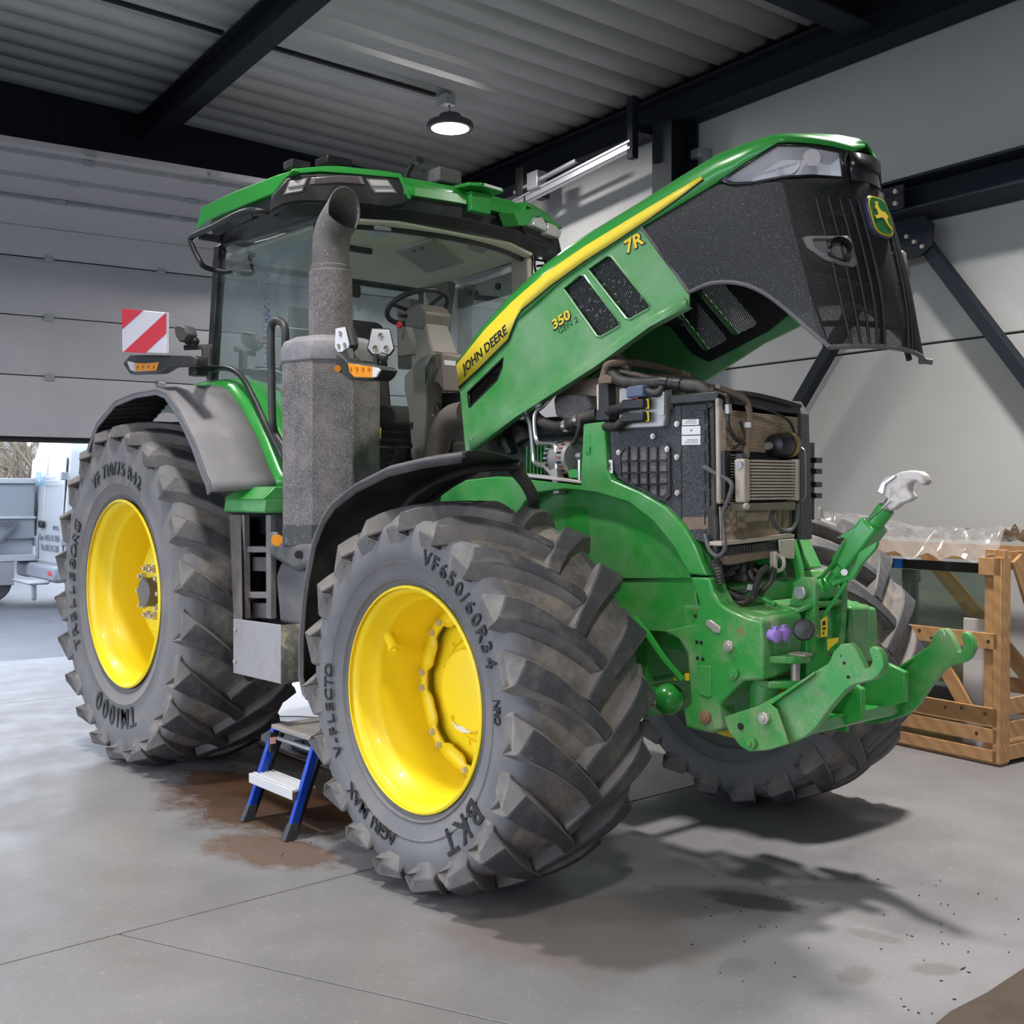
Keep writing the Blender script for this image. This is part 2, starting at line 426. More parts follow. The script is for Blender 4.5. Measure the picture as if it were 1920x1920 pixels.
WALLM = pm('precast_wall', (0.50, 0.495, 0.49), 0.85, dirt=((0.40, 0.39, 0.385), 0.45, 0.8, 1.3, 0.4), bump=(120, 0.15, 0.003))
JOINT = pm('dark_joint', (0.05, 0.048, 0.045), 0.9)
DECK = pm('roof_deck', (0.50, 0.515, 0.52), 0.5, vary=.08)
NAVY = pm('dark_steel_beam', (0.016, 0.020, 0.030), 0.62, spec=.25)
PANELM = pm('door_panel', (0.40, 0.395, 0.42), 0.45, vary=.04, bump=(300, .1, .001))
GALV = pm('galvanised', (0.55, 0.56, 0.60), 0.35, 0.75)
SEAL = pm('black_seal', (0.01, 0.01, 0.011), 0.7)

def clip(poly, p, n):
    out = []
    for i in range(len(poly)):
        a, c = poly[i], poly[(i + 1) % len(poly)]
        da, dc = (a - p).dot(n), (c - p).dot(n)
        if da >= 0: out.append(a)
        if (da >= 0) != (dc >= 0): out.append(a + (c - a) * (da / (da - dc)))
    return out
rect = [B(DOOR_A, B0, 0), B(A1, B0, 0), B(A1, WALL_B, 0), B(DOOR_A, WALL_B, 0)]
fl = O('floor', MB(BM).rng(DOOR_A, A1, B0, WALL_B, -0.2, -0.022), JOINT); tag(fl, 'grey polished concrete floor of the workshop with saw-cut joints', 'floor', kind='structure')
g = 0.004
XJ = -0.36
kp = Vector((-0.28, -2.31, 0)); kd = (B(1.306, -1.546, 0) - B(-0.047, -2.315, 0)).normalized(); kn = Vector((-kd.y, kd.x, 0))
left = clip(rect, V(XJ - g, 0, 0), V(-1, 0, 0))
right = clip(rect, V(XJ + g, 0, 0), V(1, 0, 0))
polys = []
for yy in (1,):
    polys += [clip(clip(left, V(-5.4 + g, 0, 0), V(1, 0, 0)), V(0, 0, 0), V(0, 0, 0)) if False else clip(left, V(-5.4 + g, 0, 0), V(1, 0, 0)), clip(left, V(-5.4 - g, 0, 0), V(-1, 0, 0))]
polys += [clip(right, kp + kn * g * .8, kn), clip(right, kp - kn * g * .8, -kn)]
for p in polys:
    O('slab', MB().prism(p, (0, 0, -0.02)), CONC, fl, bevel=0.003, seg=1)

# back wall of precast panels
wb = O('wall_back', MB(BM).rng(DOOR_A - .3, A1, WALL_B + .02, WALL_B + .22, 0, 5.62), JOINT); tag(wb, 'pale precast concrete back wall', 'wall', kind='structure')
for a0, a1 in ((DOOR_A - .3, A1),):
    for z0, z1 in ((0, 1.355), (1.365, 2.712), (2.728, 5.55)):
        O('wall_panel', MB(BM).rng(a0, a1, WALL_B, WALL_B + .1, z0, z1), WALLM, wb, bevel=.006)
wr = O('wall_right', MB(BM).rng(A1, A1 + .2, B0, WALL_B + .2, 0, 6.6), WALLM); tag(wr, kind='structure')
# unseen near wall with a wide opening added to let in fill daylight
wn_ = O('unseen_wall_near', MB(BM).rng(DOOR_A, -6.2, B0 - .2, B0, 0, 6.6).rng(8.6, A1, B0 - .2, B0, 0, 6.6).rng(-6.2, 8.6, B0 - .2, B0, 3.7, 6.6), WALLM); tag(wn_, kind='structure')
# wall around the sectional door
wl = MB(BM).rng(DOOR_A - .25, DOOR_A - .06, 3.25, WALL_B, 0, 5.6).rng(DOOR_A - .25, DOOR_A - .06, -5.0, 3.25, 6.15, 6.2).rng(DOOR_A - .25, DOOR_A - .06, B0, -5.0, 0, 6.5)
tag(O('wall_left', wl, WALLM), kind='structure')

tag(O('trim_12', MB(BM).rng(DOOR_A - .24, DOOR_A - .07, -5.0, 3.25, 4.30, 5.75), NAVY), 'lintel above the sectional door, coloured dark in place of shade', 'lintel', kind='structure')  # lintel takes the dark beam colour to stand in for shade
# ceiling: trapezoidal roof deck
prof = []
per = 0.33
a = DOOR_A - .3
while a < A1:
    for da, dz in ((0, 0), (0.205, 0), (0.255, 0.07), (0.290, 0.07)):
        prof.append((a + da, dz))
    a += per
rows = []
for b_ in (B0, WALL_B + .1):
    rows.append([B(x, b_, roof_z(b_) + dz) for x, dz in prof])
ce = O('ceiling', MB().grid(rows), DECK, smooth=20, solid=0.004); tag(ce, 'grey trapezoidal steel roof deck', 'ceiling', kind='structure')
def ibeam(mb, p0, p1, h, w_, tf=.02, tw=.014, up=(0, 0, 1)):
    p0, p1 = Vector(p0), Vector(p1)
    mb.bar(p0 + Vector((0, 0, h - tf / 2)), p1 + Vector((0, 0, h - tf / 2)), w_, tf, up)
    mb.bar(p0 + Vector((0, 0, tf / 2)), p1 + Vector((0, 0, tf / 2)), w_, tf, up)
    mb.bar(p0 + Vector((0, 0, h / 2)), p1 + Vector((0, 0, h / 2)), tw, h - 2 * tf, up)
    return mb
tag(O('trim_1', ibeam(MB(BM), (DOOR_A - .05, 3.56, 4.97), (A1, 3.56, 4.97), .29, .24), NAVY, bevel=.003), 'dark steel eaves beam along the top of the back wall', 'beam', kind='structure')
pur = MB(BM)
ibeam(pur, (DOOR_A - .05, -.02, 5.215), (A1, -.02, 5.215), roof_z(.12) - 5.215 - .003, .20)
tag(O('trim_2', pur, NAVY, bevel=.003), 'dark steel roof beam crossing the ceiling', 'beam', kind='structure')
tag(O('trim_3', ibeam(MB(BM), (DOOR_A - .05, -5.2, 5.45), (A1, -5.2, 5.45), roof_z(-5.06) - 5.45 - .003, .28), NAVY, bevel=.003), kind='structure')
# cross beam near the right edge of the frame, a rafter over the tractor nose
tag(O('trim_4', ibeam(MB(BM), (-1.40, 3.44, 5.07), (-1.40, B0, 5.07 + .052 * (3.44 - B0)), .22, .24), NAVY, bevel=.003), 'dark steel rafter running up under the roof deck', 'beam', kind='structure')
# wind beam on the wall, gusset and braces
tag(O('trim_5', ibeam(MB(BM), (-3.38, 3.48, 3.61), (A1, 3.48, 3.61), .24, .40), NAVY, bevel=.003), 'dark steel wind beam halfway up the back wall', 'beam', kind='structure')
gs = O('trim_6', MB(BM).prism([(-1.55, 3.45, 3.60), (-.86, 3.45, 3.60), (-.79, 3.45, 3.52), (-.80, 3.45, 3.37), (-.90, 3.45, 3.31), (-1.42, 3.45, 3.30), (-1.55, 3.45, 3.42)], (0, .02, 0)), NAVY, bevel=.003)
tag(gs, 'bolted gusset plate under the wind beam', 'gusset', kind='structure')
for (x, z) in ((-.87, 3.375), (-.935, 3.42), (-1.0, 3.47)):
    O('bolt', MB(BM).cyl((x, 3.45, z), (x, 3.43, z), .016, seg=6), ZINC, gs)
bp_ = O('trim_7', MB(BM).prism([(-1.42, 3.265, 3.63), (-.90, 3.265, 3.63), (-.90, 3.265, 3.80), (-1.42, 3.265, 3.80)], (0, .02, 0)), NAVY, bevel=.002)
tag(bp_, 'bolted splice plate on the wind beam', 'plate', kind='structure')
for x in (-.955, -1.07, -1.25, -1.37):
    for z in (3.67, 3.755):
        O('bolt', MB(BM).cyl((x, 3.265, z), (x, 3.24, z), .018, seg=6), ZINC, bp_)
def brace(n, p0, p1, lab):
    tag(O(n, MB(BM).bar(p0, p1, .09, .09), NAVY, bevel=.004), lab, 'brace', kind='structure')
brace('trim_8', (-1.24, 3.52, 3.40), (-3.45, 3.52, .55), 'dark steel brace slanting down to the left on the back wall')
brace('trim_9', (-.92, 3.52, 3.43), (1.44, 3.52, .35), 'dark steel brace slanting down to the right on the back wall')
col = MB(BM)
for (x0, x1, y0, y1) in ((-3.66, -3.40, 3.36, 3.38), (-3.66, -3.40, 3.66, 3.68), (-3.54, -3.52, 3.38, 3.66)):
    col.rng(x0, x1, y0, y1, 0, 4.97)
tag(O('trim_10', col, NAVY, bevel=.003), 'dark steel wall column behind the raised hood', 'column', kind='structure')
tag(O('trim_11', MB(BM).rng(-3.36, -3.24, 3.55, 3.69, 4.62, 4.70).rng(-3.30, -3.24, 3.60, 3.69, 4.55, 4.62), GALV, bevel=.004), 'small bracket beside the wall column', 'bracket', kind='structure')

# sectional overhead door, half open
dr = O('door_1', MB(BM).rng(DOOR_A - .055, DOOR_A - .035, -4.9, 3.2, 2.12, 2.175), SEAL); tag(dr, 'grey sectional overhead door, half raised', 'door', kind='structure')
HB = (-3.2, -2.1, -1.0, .1, 1.2, 2.3)
def dpanel(z0, z1):
    mb = MB(BM)
    mb.prism([(DOOR_A - .04, -4.9, z0), (DOOR_A - .005, -4.9, z0), (DOOR_A, -4.9, z0 + .03), (DOOR_A, -4.9, z1 - .035), (DOOR_A - .012, -4.9, z1), (DOOR_A - .04, -4.9, z1)], (0, 8.1, 0))
    p = O('door_panel', mb, PANELM, dr, smooth=25)
    for hb in HB:
        O('hinge', MB(BM).rng(DOOR_A - .003, DOOR_A + .014, hb - .045, hb + .045, z1 - .035, z1 + .035).cyl((DOOR_A + .014, hb - .03, z1), (DOOR_A + .014, hb + .03, z1), .009, seg=8), GALV, p)
    return p
for z0, z1 in ((2.175, 2.765), (2.775, 3.345), (3.355, 3.915)): dpanel(z0, z1)
O('joint_seal', MB(BM).rng(DOOR_A - .052, DOOR_A - .040, -4.9, 3.2, 2.16, 3.93).rng(DOOR_A - .05, DOOR_A - .012, -4.9, 3.2, 3.90, 3.945), SEAL, dr)
# the sections running round the bend and along the ceiling tracks
segs = [((DOOR_A, 3.925), (DOOR_A + .10, 4.20)), ((DOOR_A + .10, 4.20), (DOOR_A + .50, 4.345)), ((DOOR_A + .50, 4.395), (DOOR_A + 1.0, 4.405)), ((DOOR_A + 1.0, 4.455), (DOOR_A + 1.52, 4.465)), ((DOOR_A + 1.52, 4.515), (DOOR_A + 1.62, 4.52))]
for (x0, z0), (x1, z1) in segs:
    d = Vector((x1 - x0, 0, z1 - z0)).normalized(); nn_ = Vector((-d.z, 0, d.x))
    if nn_.z < 0: nn_ = -nn_
    p0 = Vector((x0, -4.9, z0)); p1 = Vector((x1, -4.9, z1))
    mb = MB(BM).prism([p0, p1 - d * .008, p1 + nn_ * .010, p1 + nn_ * .062, p0 + nn_ * .062], (0, 8.1, 0))
    p = O('door_panel', mb, PANELM, dr, smooth=25)
    for hb in HB:
        q = Vector((x1, hb, z1)) + nn_ * .02 + d * .004
        O('hinge', MB(BM).box(q, (.016, .09, .05)), GALV, p)
# right-hand track of the door with its hangers
tr_ = empty('door_track', B(-5.0, 3.2, 0)); tag(tr_, 'galvanised overhead door track hung from the eaves beam', 'door track')
TI = tr_.matrix_basis.inverted() if False else Matrix.Translation(-B(-5.0, 3.2, 0))
TM = TI @ BM
def trk(a): return 4.60 + (a + 6.2) * .076
O('rail', MB(TM).bar((-7.3, 3.2, trk(-7.3)), (-3.74, 3.2, trk(-3.74)), .05, .09).bar((-7.3, 3.17, trk(-7.3) - .03), (-3.74, 3.17, trk(-3.74) - .03), .02, .02).bar((-7.3, 3.17, trk(-7.3) + .03), (-3.74, 3.17, trk(-3.74) + .03), .02, .02), GALV, tr_)
O('upper_rail', MB(TM).bar((-5.6, 3.18, trk(-5.6) + .11), (-4.55, 3.18, trk(-4.55) + .11), .04, .03), GALV, tr_)
O('carriage', MB(TM).rng(-5.30, -5.12, 3.12, 3.24, trk(-5.2) + .03, trk(-5.2) + .2), GALV, tr_, bevel=.004)
O('hanger', MB(TM).rng(-5.55, -5.42, 3.15, 3.50, trk(-5.5) + .05, 4.99), BLACKM, tr_, bevel=.004)
O('hanger', MB(TM).rng(-3.79, -3.71, 3.17, 3.24, 4.66, 5.22).rng(-3.79, -3.71, 3.24, 3.45, 4.90, 4.98), NAVY, tr_, bevel=.004)
O('pull_cord', MB(TM).tube([(-5.9, 3.16, trk(-5.9)), (-5.9, 3.16, trk(-5.9) - .5)], .012, 6), BLACKM, tr_)

# ------------------------------------------------------------------ high bay lamps
LAMPGLOW = emit('lamp_diffuser', LAMP_COL, 14.0)
LAMPB = pm('lamp_housing', (0.10, 0.10, 0.11), 0.4)
def high_bay(a, b_, label, z=None, group='high bay lamps', spread=125, k=1.0):
    rz = roof_z(b_)
    z = rz - .42 if z is None else z
    c = B(a, b_, z)
    t_ = empty('high_bay_lamp', c); tag(t_, label, 'lamp', group)
    h = O('housing', MB().lathe([(.0, .17), (-.005, .215), (.03, .222), (.055, .21), (.07, .15), (.085, .12), (.13, .10), (.14, .02)], (0, 0, 0), (0, 0, 1), 40), LAMPB, t_)
    O('diffuser', MB().lathe([(-.002, .001), (-.002, .178)], (0, 0, 0), (0, 0, 1), 40), LAMPGLOW, t_)
    O('cable', MB().tube([(0, 0, .13), (-.01, 0, .2), (-.06, .0, .3), (-.07, 0, rz - z)], .008, 6, 5), BLACKM, t_)
    O('hook', MB().tube([(0, 0, .13), (0, 0, .2), (.02, 0, .24), (.03, 0, .3), (.02, 0, rz - z)], .006, 6, 4), GALV, t_)
    O('junction_box', MB().box((-.07, 0, rz - z - .05), (.16, .12, .10)), DECK, t_, bevel=.006)
    ld = bpy.data.lights.new('lamp_light', 'AREA'); ld.shape = 'DISK'; ld.size = .36; ld.energy = LAMP_W * k; ld.spread = R(spread); ld.color = LAMP_COL
    lo = bpy.data.objects.new('lamp_light', ld); lo.location = (0, 0, -.02); COL.objects.link(lo); lo.parent = t_
    return t_
lamp0 = high_bay(-5.02, 2.04, 'round high bay lamp glowing above the tractor cab', z=5.06, spread=175, k=1.15)
ABOVE = ['the floor left of the tractor', 'the floor beside the front wheel', 'the floor in front of the tractor', 'the crate by the back wall', 'the added daylight opening', 'the middle of the added opening']
for a_, b_, k_ in ((-4.4, -2.3, 1), (-0.6, -2.3, 1), (3.6, -2.3, 1), (0.9, 1.6, 1.9), (3.6, -6.5, 1), (-0.6, -6.5, 1)):  # lamps out of view, added to fill the hall with light
    high_bay(a_, b_, 'unseen round high bay lamp added for fill light, above ' + ABOVE.pop(0), k=k_)
cb = O('cable_tray', MB(BM).bar((-5.10, 1.92, roof_z(1.92) - .018), (-5.10, .10, roof_z(.10) - .018), .04, .03).bar((-5.10, -.14, roof_z(-.14) - .018), (-5.10, -8.9, roof_z(-8.9) - .018), .04, .03), BLACKM)
tag(cb, 'dark cable tray along the roof deck to the hanging lamp', 'cable tray')
# ================================================================== tractor
TR = empty('tractor', (0, 0, 0))
tag(TR, 'large green tractor with yellow wheels and raised hood', 'tractor')
WB = -2.925
def tyre(cx, cy, side, zc, Rt, W2, rb, mat, nl, lug_h, txt):
    """side -1 = right hand (near), +1 = left"""
    cr = Rt - lug_h
    prof = [(-W2 * .80, rb - .012), (-W2 * .88, rb + .02), (-W2 * .905, rb + .030), (-W2 * .935, rb + .034), (-W2 * .915, rb + .040), (-W2 * .935, rb + .05), (-W2 * .965, rb + .10), (-W2 * .985, rb + .104), (-W2 * .972, rb + .110), (-W2 * 1.0, rb + (cr - rb) * .45), (-W2 * 1.02, rb + (cr - rb) * .58), (-W2 * .985, rb + (cr - rb) * .78), (-W2 * .95, cr - .030), (-W2 * .86, cr - .010), (-W2 * .5, cr + .0), (0, cr + .008)]
    prof = prof + [(-t, r) for t, r in prof[-2::-1]]
    mb = MB().lathe(prof, (cx, cy, zc), (0, 1, 0), 96)
    for p in mb.v:
        if p.z < 0.004: p.z = 0.004
    ty = O('tyre', mb, mat, TR, smooth=60)
    # lug path: from just over the crown centre to the shoulder and down the side wall
    def lug(sgn, th0):
        # th measured from +Z towards +X (forward, = rolling direction at the top)
        path = []
        N = 9
        for k in range(N):
            q = k / (N - 1)
            y = (-.045 + q * (W2 * .985 + .045))
            adv = -0.62 * W2 / cr * 1.45 * (q ** 0.85) * .9
            path.append((y, adv, q))
        rings = []
        for k, (y, adv, q) in enumerate(path):
            wd = (.058 + .066 * q ** 2) * (Rt / .8) ** .5
            crn = cr + .008 - (abs(y) / W2) ** 3 * .035
            top = Rt - (max(0, abs(y)) / W2) ** 4 * .05
            rings.append((y, adv, wd, crn - .03, top))
        rings.append((W2 * 1.0, path[-1][1] - .03, .145 * (Rt / .8) ** .5, cr - .16, cr - .035))
        rings.append((W2 * .995, path[-1][1] - .055, .070 * (Rt / .8) ** .5, cr - .28, cr - .14))
        out = []
        def pt(th, r, y): return Vector((cx + math.sin(th) * r, cy + sgn * y, zc + math.cos(th) * r))
        n = len(rings)
        for i, (y, adv, wd, r0, r1) in enumerate(rings):
            j0, j1 = max(0, i - 1), min(n - 1, i + 1)
            dy = rings[j1][0] - rings[j0][0]; da = (rings[j1][1] - rings[j0][1]) * cr
            ln = math.hypot(dy, da) or 1
            ny, na = -da / ln, dy / ln           # normal of the bar in (y, arc)
            if i >= n - 2: ny, na = 0, 1
            th = th0 + adv
            hw = wd / 2
            def side(s_, r, wmul):
                return pt(th + s_ * na * hw * wmul / cr, r, y + s_ * ny * hw * wmul)
            if i >= n - 2:
                yo = y + (.016 if i == n - 2 else -.004)
                ring = [pt(th + hw * 1.25 / cr, r0, y - .05), pt(th + hw * .9 / cr, (r0 + r1) / 2 + .02, yo), pt(th - hw * .9 / cr, (r0 + r1) / 2 + .02, yo), pt(th - hw * 1.25 / cr, r0, y - .05)]
                ring = [pt(th + hw * 1.2 / cr, r1 - .05, y - .03), pt(th + hw * .95 / cr, r1, yo), pt(th - hw * .95 / cr, r1, yo), pt(th - hw * 1.2 / cr, r1 - .05, y - .03)]
            else:
                ring = [side(1, r0, 1.35), side(1, r1, .9), side(-1, r1, .9), side(-1, r0, 1.35)]
            out.append(ring)
        m2 = MB().loft(out)
        if sgn > 0: m2.f = [f[::-1] for f in m2.f]
        return m2
    base = {}
    for s_ in (-1, 1):
        for k in range(nl):
            th = 2 * math.pi * (k + (.5 if s_ > 0 else 0)) / nl
            mb = lug(s_, th)
            for p in mb.v:
                if p.z < 0.002: p.z = 0.002
            lg = O('lug', mb, LUGM, ty, bevel=.006, smooth=30, seg=1)
            lg.data.materials.append(LUGTOP)
            for f_ in lg.data.polygons:
                if f_.index % 4 == 1 and f_.index < 9 * 4 - 4: f_.material_index = 1
    tb_ = MB().lathe([(-W2 * .86, cr - .012), (-W2 * .5, cr + .004), (0, cr + .012), (W2 * .5, cr + .004), (W2 * .86, cr - .012)], (cx, cy, zc), (0, 1, 0), 96)
    for p in tb_.v:
        if p.z < 0.003: p.z = 0.003
    O('tread_base', tb_, MUDM, ty, smooth=60)
    # letters on the outer side wall
    for word, ang0, rad, size, sp in txt:
        a = R(ang0)
        mbt = MB()
        for ch in word:
            wch = {'1': .62, 'I': .45, '/': .55, ' ': .5, '-': .55, 'M': 1.15, 'W': 1.2, '.': .4}.get(ch, .92) * size * sp
            a += wch / 2 / rad
            if ch == ' ' and mbt.v:
                O('lettering', mbt, TEXTM, ty); mbt = MB()
            if ch != ' ':
                if side < 0:
                    upv = Vector((math.sin(a), 0, math.cos(a))); rtv = Vector((math.cos(a), 0, -math.sin(a)))
                else:
                    upv = Vector((-math.sin(a), 0, math.cos(a))); rtv = Vector((-math.cos(a), 0, -math.sin(a)))
                f = (rad - rb) / (cr - rb)
                yo = W2 * (.93 + .09 * min(1, f / .5)) if f < .5 else W2 * 1.018
                o_ = Vector((cx, cy + side * (yo + .003), zc)) + upv * rad
                tmb = text_mb(ch, size * 1.35, basis(o_, rtv, upv), .0028, bold=size * .02)
                mbt.add(tmb.v, tmb.f)
            a += wch / 2 / rad
        if mbt.v: O('lettering', mbt, TEXTM, ty)
    return ty
def nut(c, ax, r, h=.02):
    ax = Vector(ax)
    return MB().cyl(c, Vector(c) + ax * h, r, seg=6).cyl(Vector(c) + ax * h * .1, Vector(c) + ax * h * 1.6, r * .5, seg=8)
def front_wheel(side):
    cy = side * 1.0; zc = .79
    tyre(0, cy, side, zc, .80, .325, .452, RUBBERF, 19, .066,
         [('VF650/60R34', 14, .60, .062, 1.0), ('NRO', 82, .60, .035, .9), ('BKT', 122, .58, .10, 1.1), ('AGRI MAX', 185, .575, .058, .98), ('V-FLECTO', 237, .565, .058, 1.0)] if side < 0 else [])
    s = side
    # rim barrel, outer flange to inner flange, then disc and hub
    prof = [(.296, .448), (.288, .457), (.278, .455), (.272, .437), (.25, .428), (.20, .420), (.185, .405), (.165, .398), (.10, .392), (.06, .378), (-.02, .368), (-.22, .40), (-.262, .44)]
    rim = O('rim', MB().lathe([(t * s, r) for t, r in prof], (0, cy, zc), (0, 1, 0), 72), YELLOW, TR, smooth=50, solid=.006)
    # scalloped ring welded in the barrel, 8 pairs of bolts
    yd = cy + s * -.03
    ring = []
    n = 96
    def rr(k):
        ph = (k / n * 8) % 1.0
        return .258 if .28 < ph < .72 else (.315 if .38 > ph or ph > .62 else .29)
    inner = []
    for k in range(n):
        ph = (k / n * 8) % 1.0
        d_ = abs(ph - .5)
        r_ = .292 if d_ < .22 else (.292 + (d_ - .22) / .1 * .032 if d_ < .32 else .324)
        inner.append(r_)
    ring_o = [Vector((math.sin(2 * math.pi * k / n) * .385, yd, zc + math.cos(2 * math.pi * k / n) * .385)) for k in range(n)]
    ring_i = [Vector((math.sin(2 * math.pi * k / n) * inner[k], yd, zc + math.cos(2 * math.pi * k / n) * inner[k])) for k in range(n)]
    mb = MB().loft([ring_o, ring_i], True, False)
    O('rim_ring', mb, YELLOW, rim, solid=.014, smooth=30)
    disc = MB().lathe([(.025 * s, .335), (.028 * s, .28), (.035 * s, .235), (.012 * s, .215), (.012 * s, .19)], (0, yd - s * .075, zc), (0, 1, 0), 64)
    O('wheel_disc', disc, YELLOW, rim, smooth=40, solid=.012)
    for k in range(8):
        for dk in (-.13, .13):
            an = 2 * math.pi * (k + dk) / 8
            O('wheel_bolt', nut((math.sin(an) * .345, yd + s * .006, zc + math.cos(an) * .345), (0, s, 0), .016, .012), ZINC, rim)
    for k in range(12):
        an = 2 * math.pi * (k + .5) / 12
        O('wheel_nut', nut((math.sin(an) * .245, yd - s * .05, zc + math.cos(an) * .245), (0, s, 0), .017, .016), YELLOW, rim)
    hub = O('final_drive', MB().lathe([(-.08 * s, .215), (-.045 * s, .215), (-.035 * s, .185), (.0, .182), (.012 * s, .172), (.016 * s, .155), (.018 * s, .001)], (0, cy + s * -.01, zc), (0, 1, 0), 48), YELLOW, TR, smooth=35)
    O('drain_plug', nut((-.09, cy + s * .005, zc - .125), (0, s, 0), .014, .012), YELLOW, hub)
    O('chipped_paint', MB().prism([Vector((x, cy + s * .0075, zc + z)) for x, z in ((-.10, -.135), (-.06, -.155), (-.02, -.15), (.02, -.165), (.045, -.158), (.03, -.172), (-.02, -.177), (-.07, -.168))], (0, s * -.002, 0)), pm('primer_chip', (.75, .7, .6), .6), hub)
    O('tyre_valve', MB().cyl((-.335, cy + s * .165, zc + .215), (-.262, cy + s * .185, zc + .17), .024, .024, 16).cyl((-.265, cy + s * .185, zc + .171), (-.25, cy + s * .19, zc + .162), .028, .028, 16).cyl((-.25, cy + s * .19, zc + .162), (-.24, cy + s * .193, zc + .156), .012, .012, 10), YELLOW, rim)
def rear_wheel(side):
    cy = side * 1.0; zc = 1.02
    tyre(WB, cy, side, zc, 1.04, .355, .556, RUBBER, 22, .058,
         [('VF 710/75 R42', -30, .745, .082, .92), ('TM1000', 157, .735, .125, .95), ('TRELLEBORG', 238, .75, .09, 1.05)] if side < 0 else [])
    s = side
    prof = [(.335, .552), (.326, .562), (.315, .558), (.308, .54), (.28, .528), (.22, .518), (.205, .50), (.19, .492), (.06, .482), (-.1, .47), (-.26, .50), (-.33, .55)]
    rim = O('rim', MB().lathe([(t * s, r) for t, r in prof], (WB, cy, zc), (0, 1, 0), 72), YELLOW, TR, smooth=50, solid=.006)
    O('wheel_disc', MB().lathe([(-.12 * s, .49), (-.05 * s, .42), (.06 * s, .33), (.11 * s, .24), (.11 * s, .10)], (WB, cy, zc), (0, 1, 0), 64), YELLOW, rim, smooth=50, solid=.014)
    O('hub_flange', MB().lathe([(.10 * s, .215), (.125 * s, .215), (.13 * s, .205), (.13 * s, .09)], (WB, cy, zc), (0, 1, 0), 48), YELLOW, rim, smooth=30)
    O('axle_end', MB().lathe([(.10 * s, .088), (.19 * s, .088), (.195 * s, .08), (.195 * s, .001)], (WB, cy, zc), (0, 1, 0), 32), pm('axle_steel', (.16, .15, .14), .5, .5), rim, smooth=30)
    for k in range(10):
        an = 2 * math.pi * (k + .5) / 10
        O('wheel_nut', nut((WB + math.sin(an) * .15, cy + s * .13, zc + math.cos(an) * .15), (0, s, 0), .026, .03), ZINC, rim)
for s in (-1, 1):
    front_wheel(s); rear_wheel(s)
# ------------------------------------------------------------------ helpers for traced outlines
def mirY(pts): return [Vector((p.x, -p.y, p.z)) for p in pts]
def plate_mb(outer, holes, y, t):
    """flat sheet in the XZ plane at y (thickness t towards the middle) with real openings"""
    cu = bpy.data.curves.new('pl', 'CURVE'); cu.dimensions = '2D'; cu.fill_mode = 'BOTH'; cu.extrude = abs(t) / 2
    for lp in [outer] + holes:
        sp = cu.splines.new('POLY'); sp.points.add(len(lp) - 1); sp.use_cyclic_u = True
        for q, p in zip(sp.points, lp): q.co = (p.x, p.z, 0, 1)
    o = bpy.data.objects.new('pl', cu); COL.objects.link(o)
    me = bpy.data.meshes.new_from_object(o.evaluated_get(bpy.context.evaluated_depsgraph_get()))
    yc = y + (abs(t) / 2 if y < 0 else -abs(t) / 2)
    mb = MB().add([Vector((v.co.x, yc - v.co.z, v.co.y)) for v in me.vertices], [tuple(p.vertices) for p in me.polygons])
    bpy.data.objects.remove(o); bpy.data.meshes.remove(me); bpy.data.curves.remove(cu)
    return mb
def PL(name, px, y, t, m, parent, bevel=.004, mirror=False, smoothn=0, **kw):
    pts = SY(px, y)
    if smoothn: pts = spline(pts, smoothn, True)
    o = O(name, MB().prism(pts, (0, t, 0)), m, parent, bevel=bevel, **kw)
    if mirror: O(name, MB().prism(mirY(pts), (0, -t, 0)), m, parent, bevel=bevel, **kw)
    return o
def SX(px, x): return [S(a, b, 'x', x) for a, b in px]
def tubepx(name, pts, r, m, parent, seg=8, sm=5, **kw):
    """pts: (px, py, y)"""
    return O(name, MB().tube([S(a, b, 'y', y) for a, b, y in pts], r, seg, sm), m, parent, **kw)

# ------------------------------------------------------------------ hood, raised
HY = -.385
MESHSIDE = perforated('hood_vent_mesh', (0.016, 0.017, 0.02), .0105, .33, .5, rot=R(30), dust=((.2, .2, .2), 60, .6))
GRILLE = seethrough('side_grille_mesh', (0.012, 0.012, 0.015), .10, .55, ((.13, .125, .125), 210, .62))
GRILLEF = seethrough('front_grille_mesh', (0.014, 0.013, 0.014), .30, .55, ((.15, .14, .13), 220, .66))
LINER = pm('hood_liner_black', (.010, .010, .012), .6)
side_px = [(873, 846), (885, 845), (973, 780), (1121, 686), (1221, 613), (1292, 575), (1292, 548), (1203, 425), (1107, 486), (1053, 524), (1002, 570), (970, 598), (957, 624), (950, 642), (905, 686), (862, 729)]
vent1_px = [(1057, 542), (1088, 515), (1096, 517), (1163, 604), (1162, 612), (1127, 632), (1119, 630)]
vent2_px = [(1103, 506), (1139, 479), (1147, 481), (1219, 571), (1218, 579), (1182, 599), (1174, 597)]
win_px = [(877, 736), (944, 671), (941, 690), (932, 712), (880, 764)]
hood = None
def crv(px, y): return SY(px, y)
hoods = []
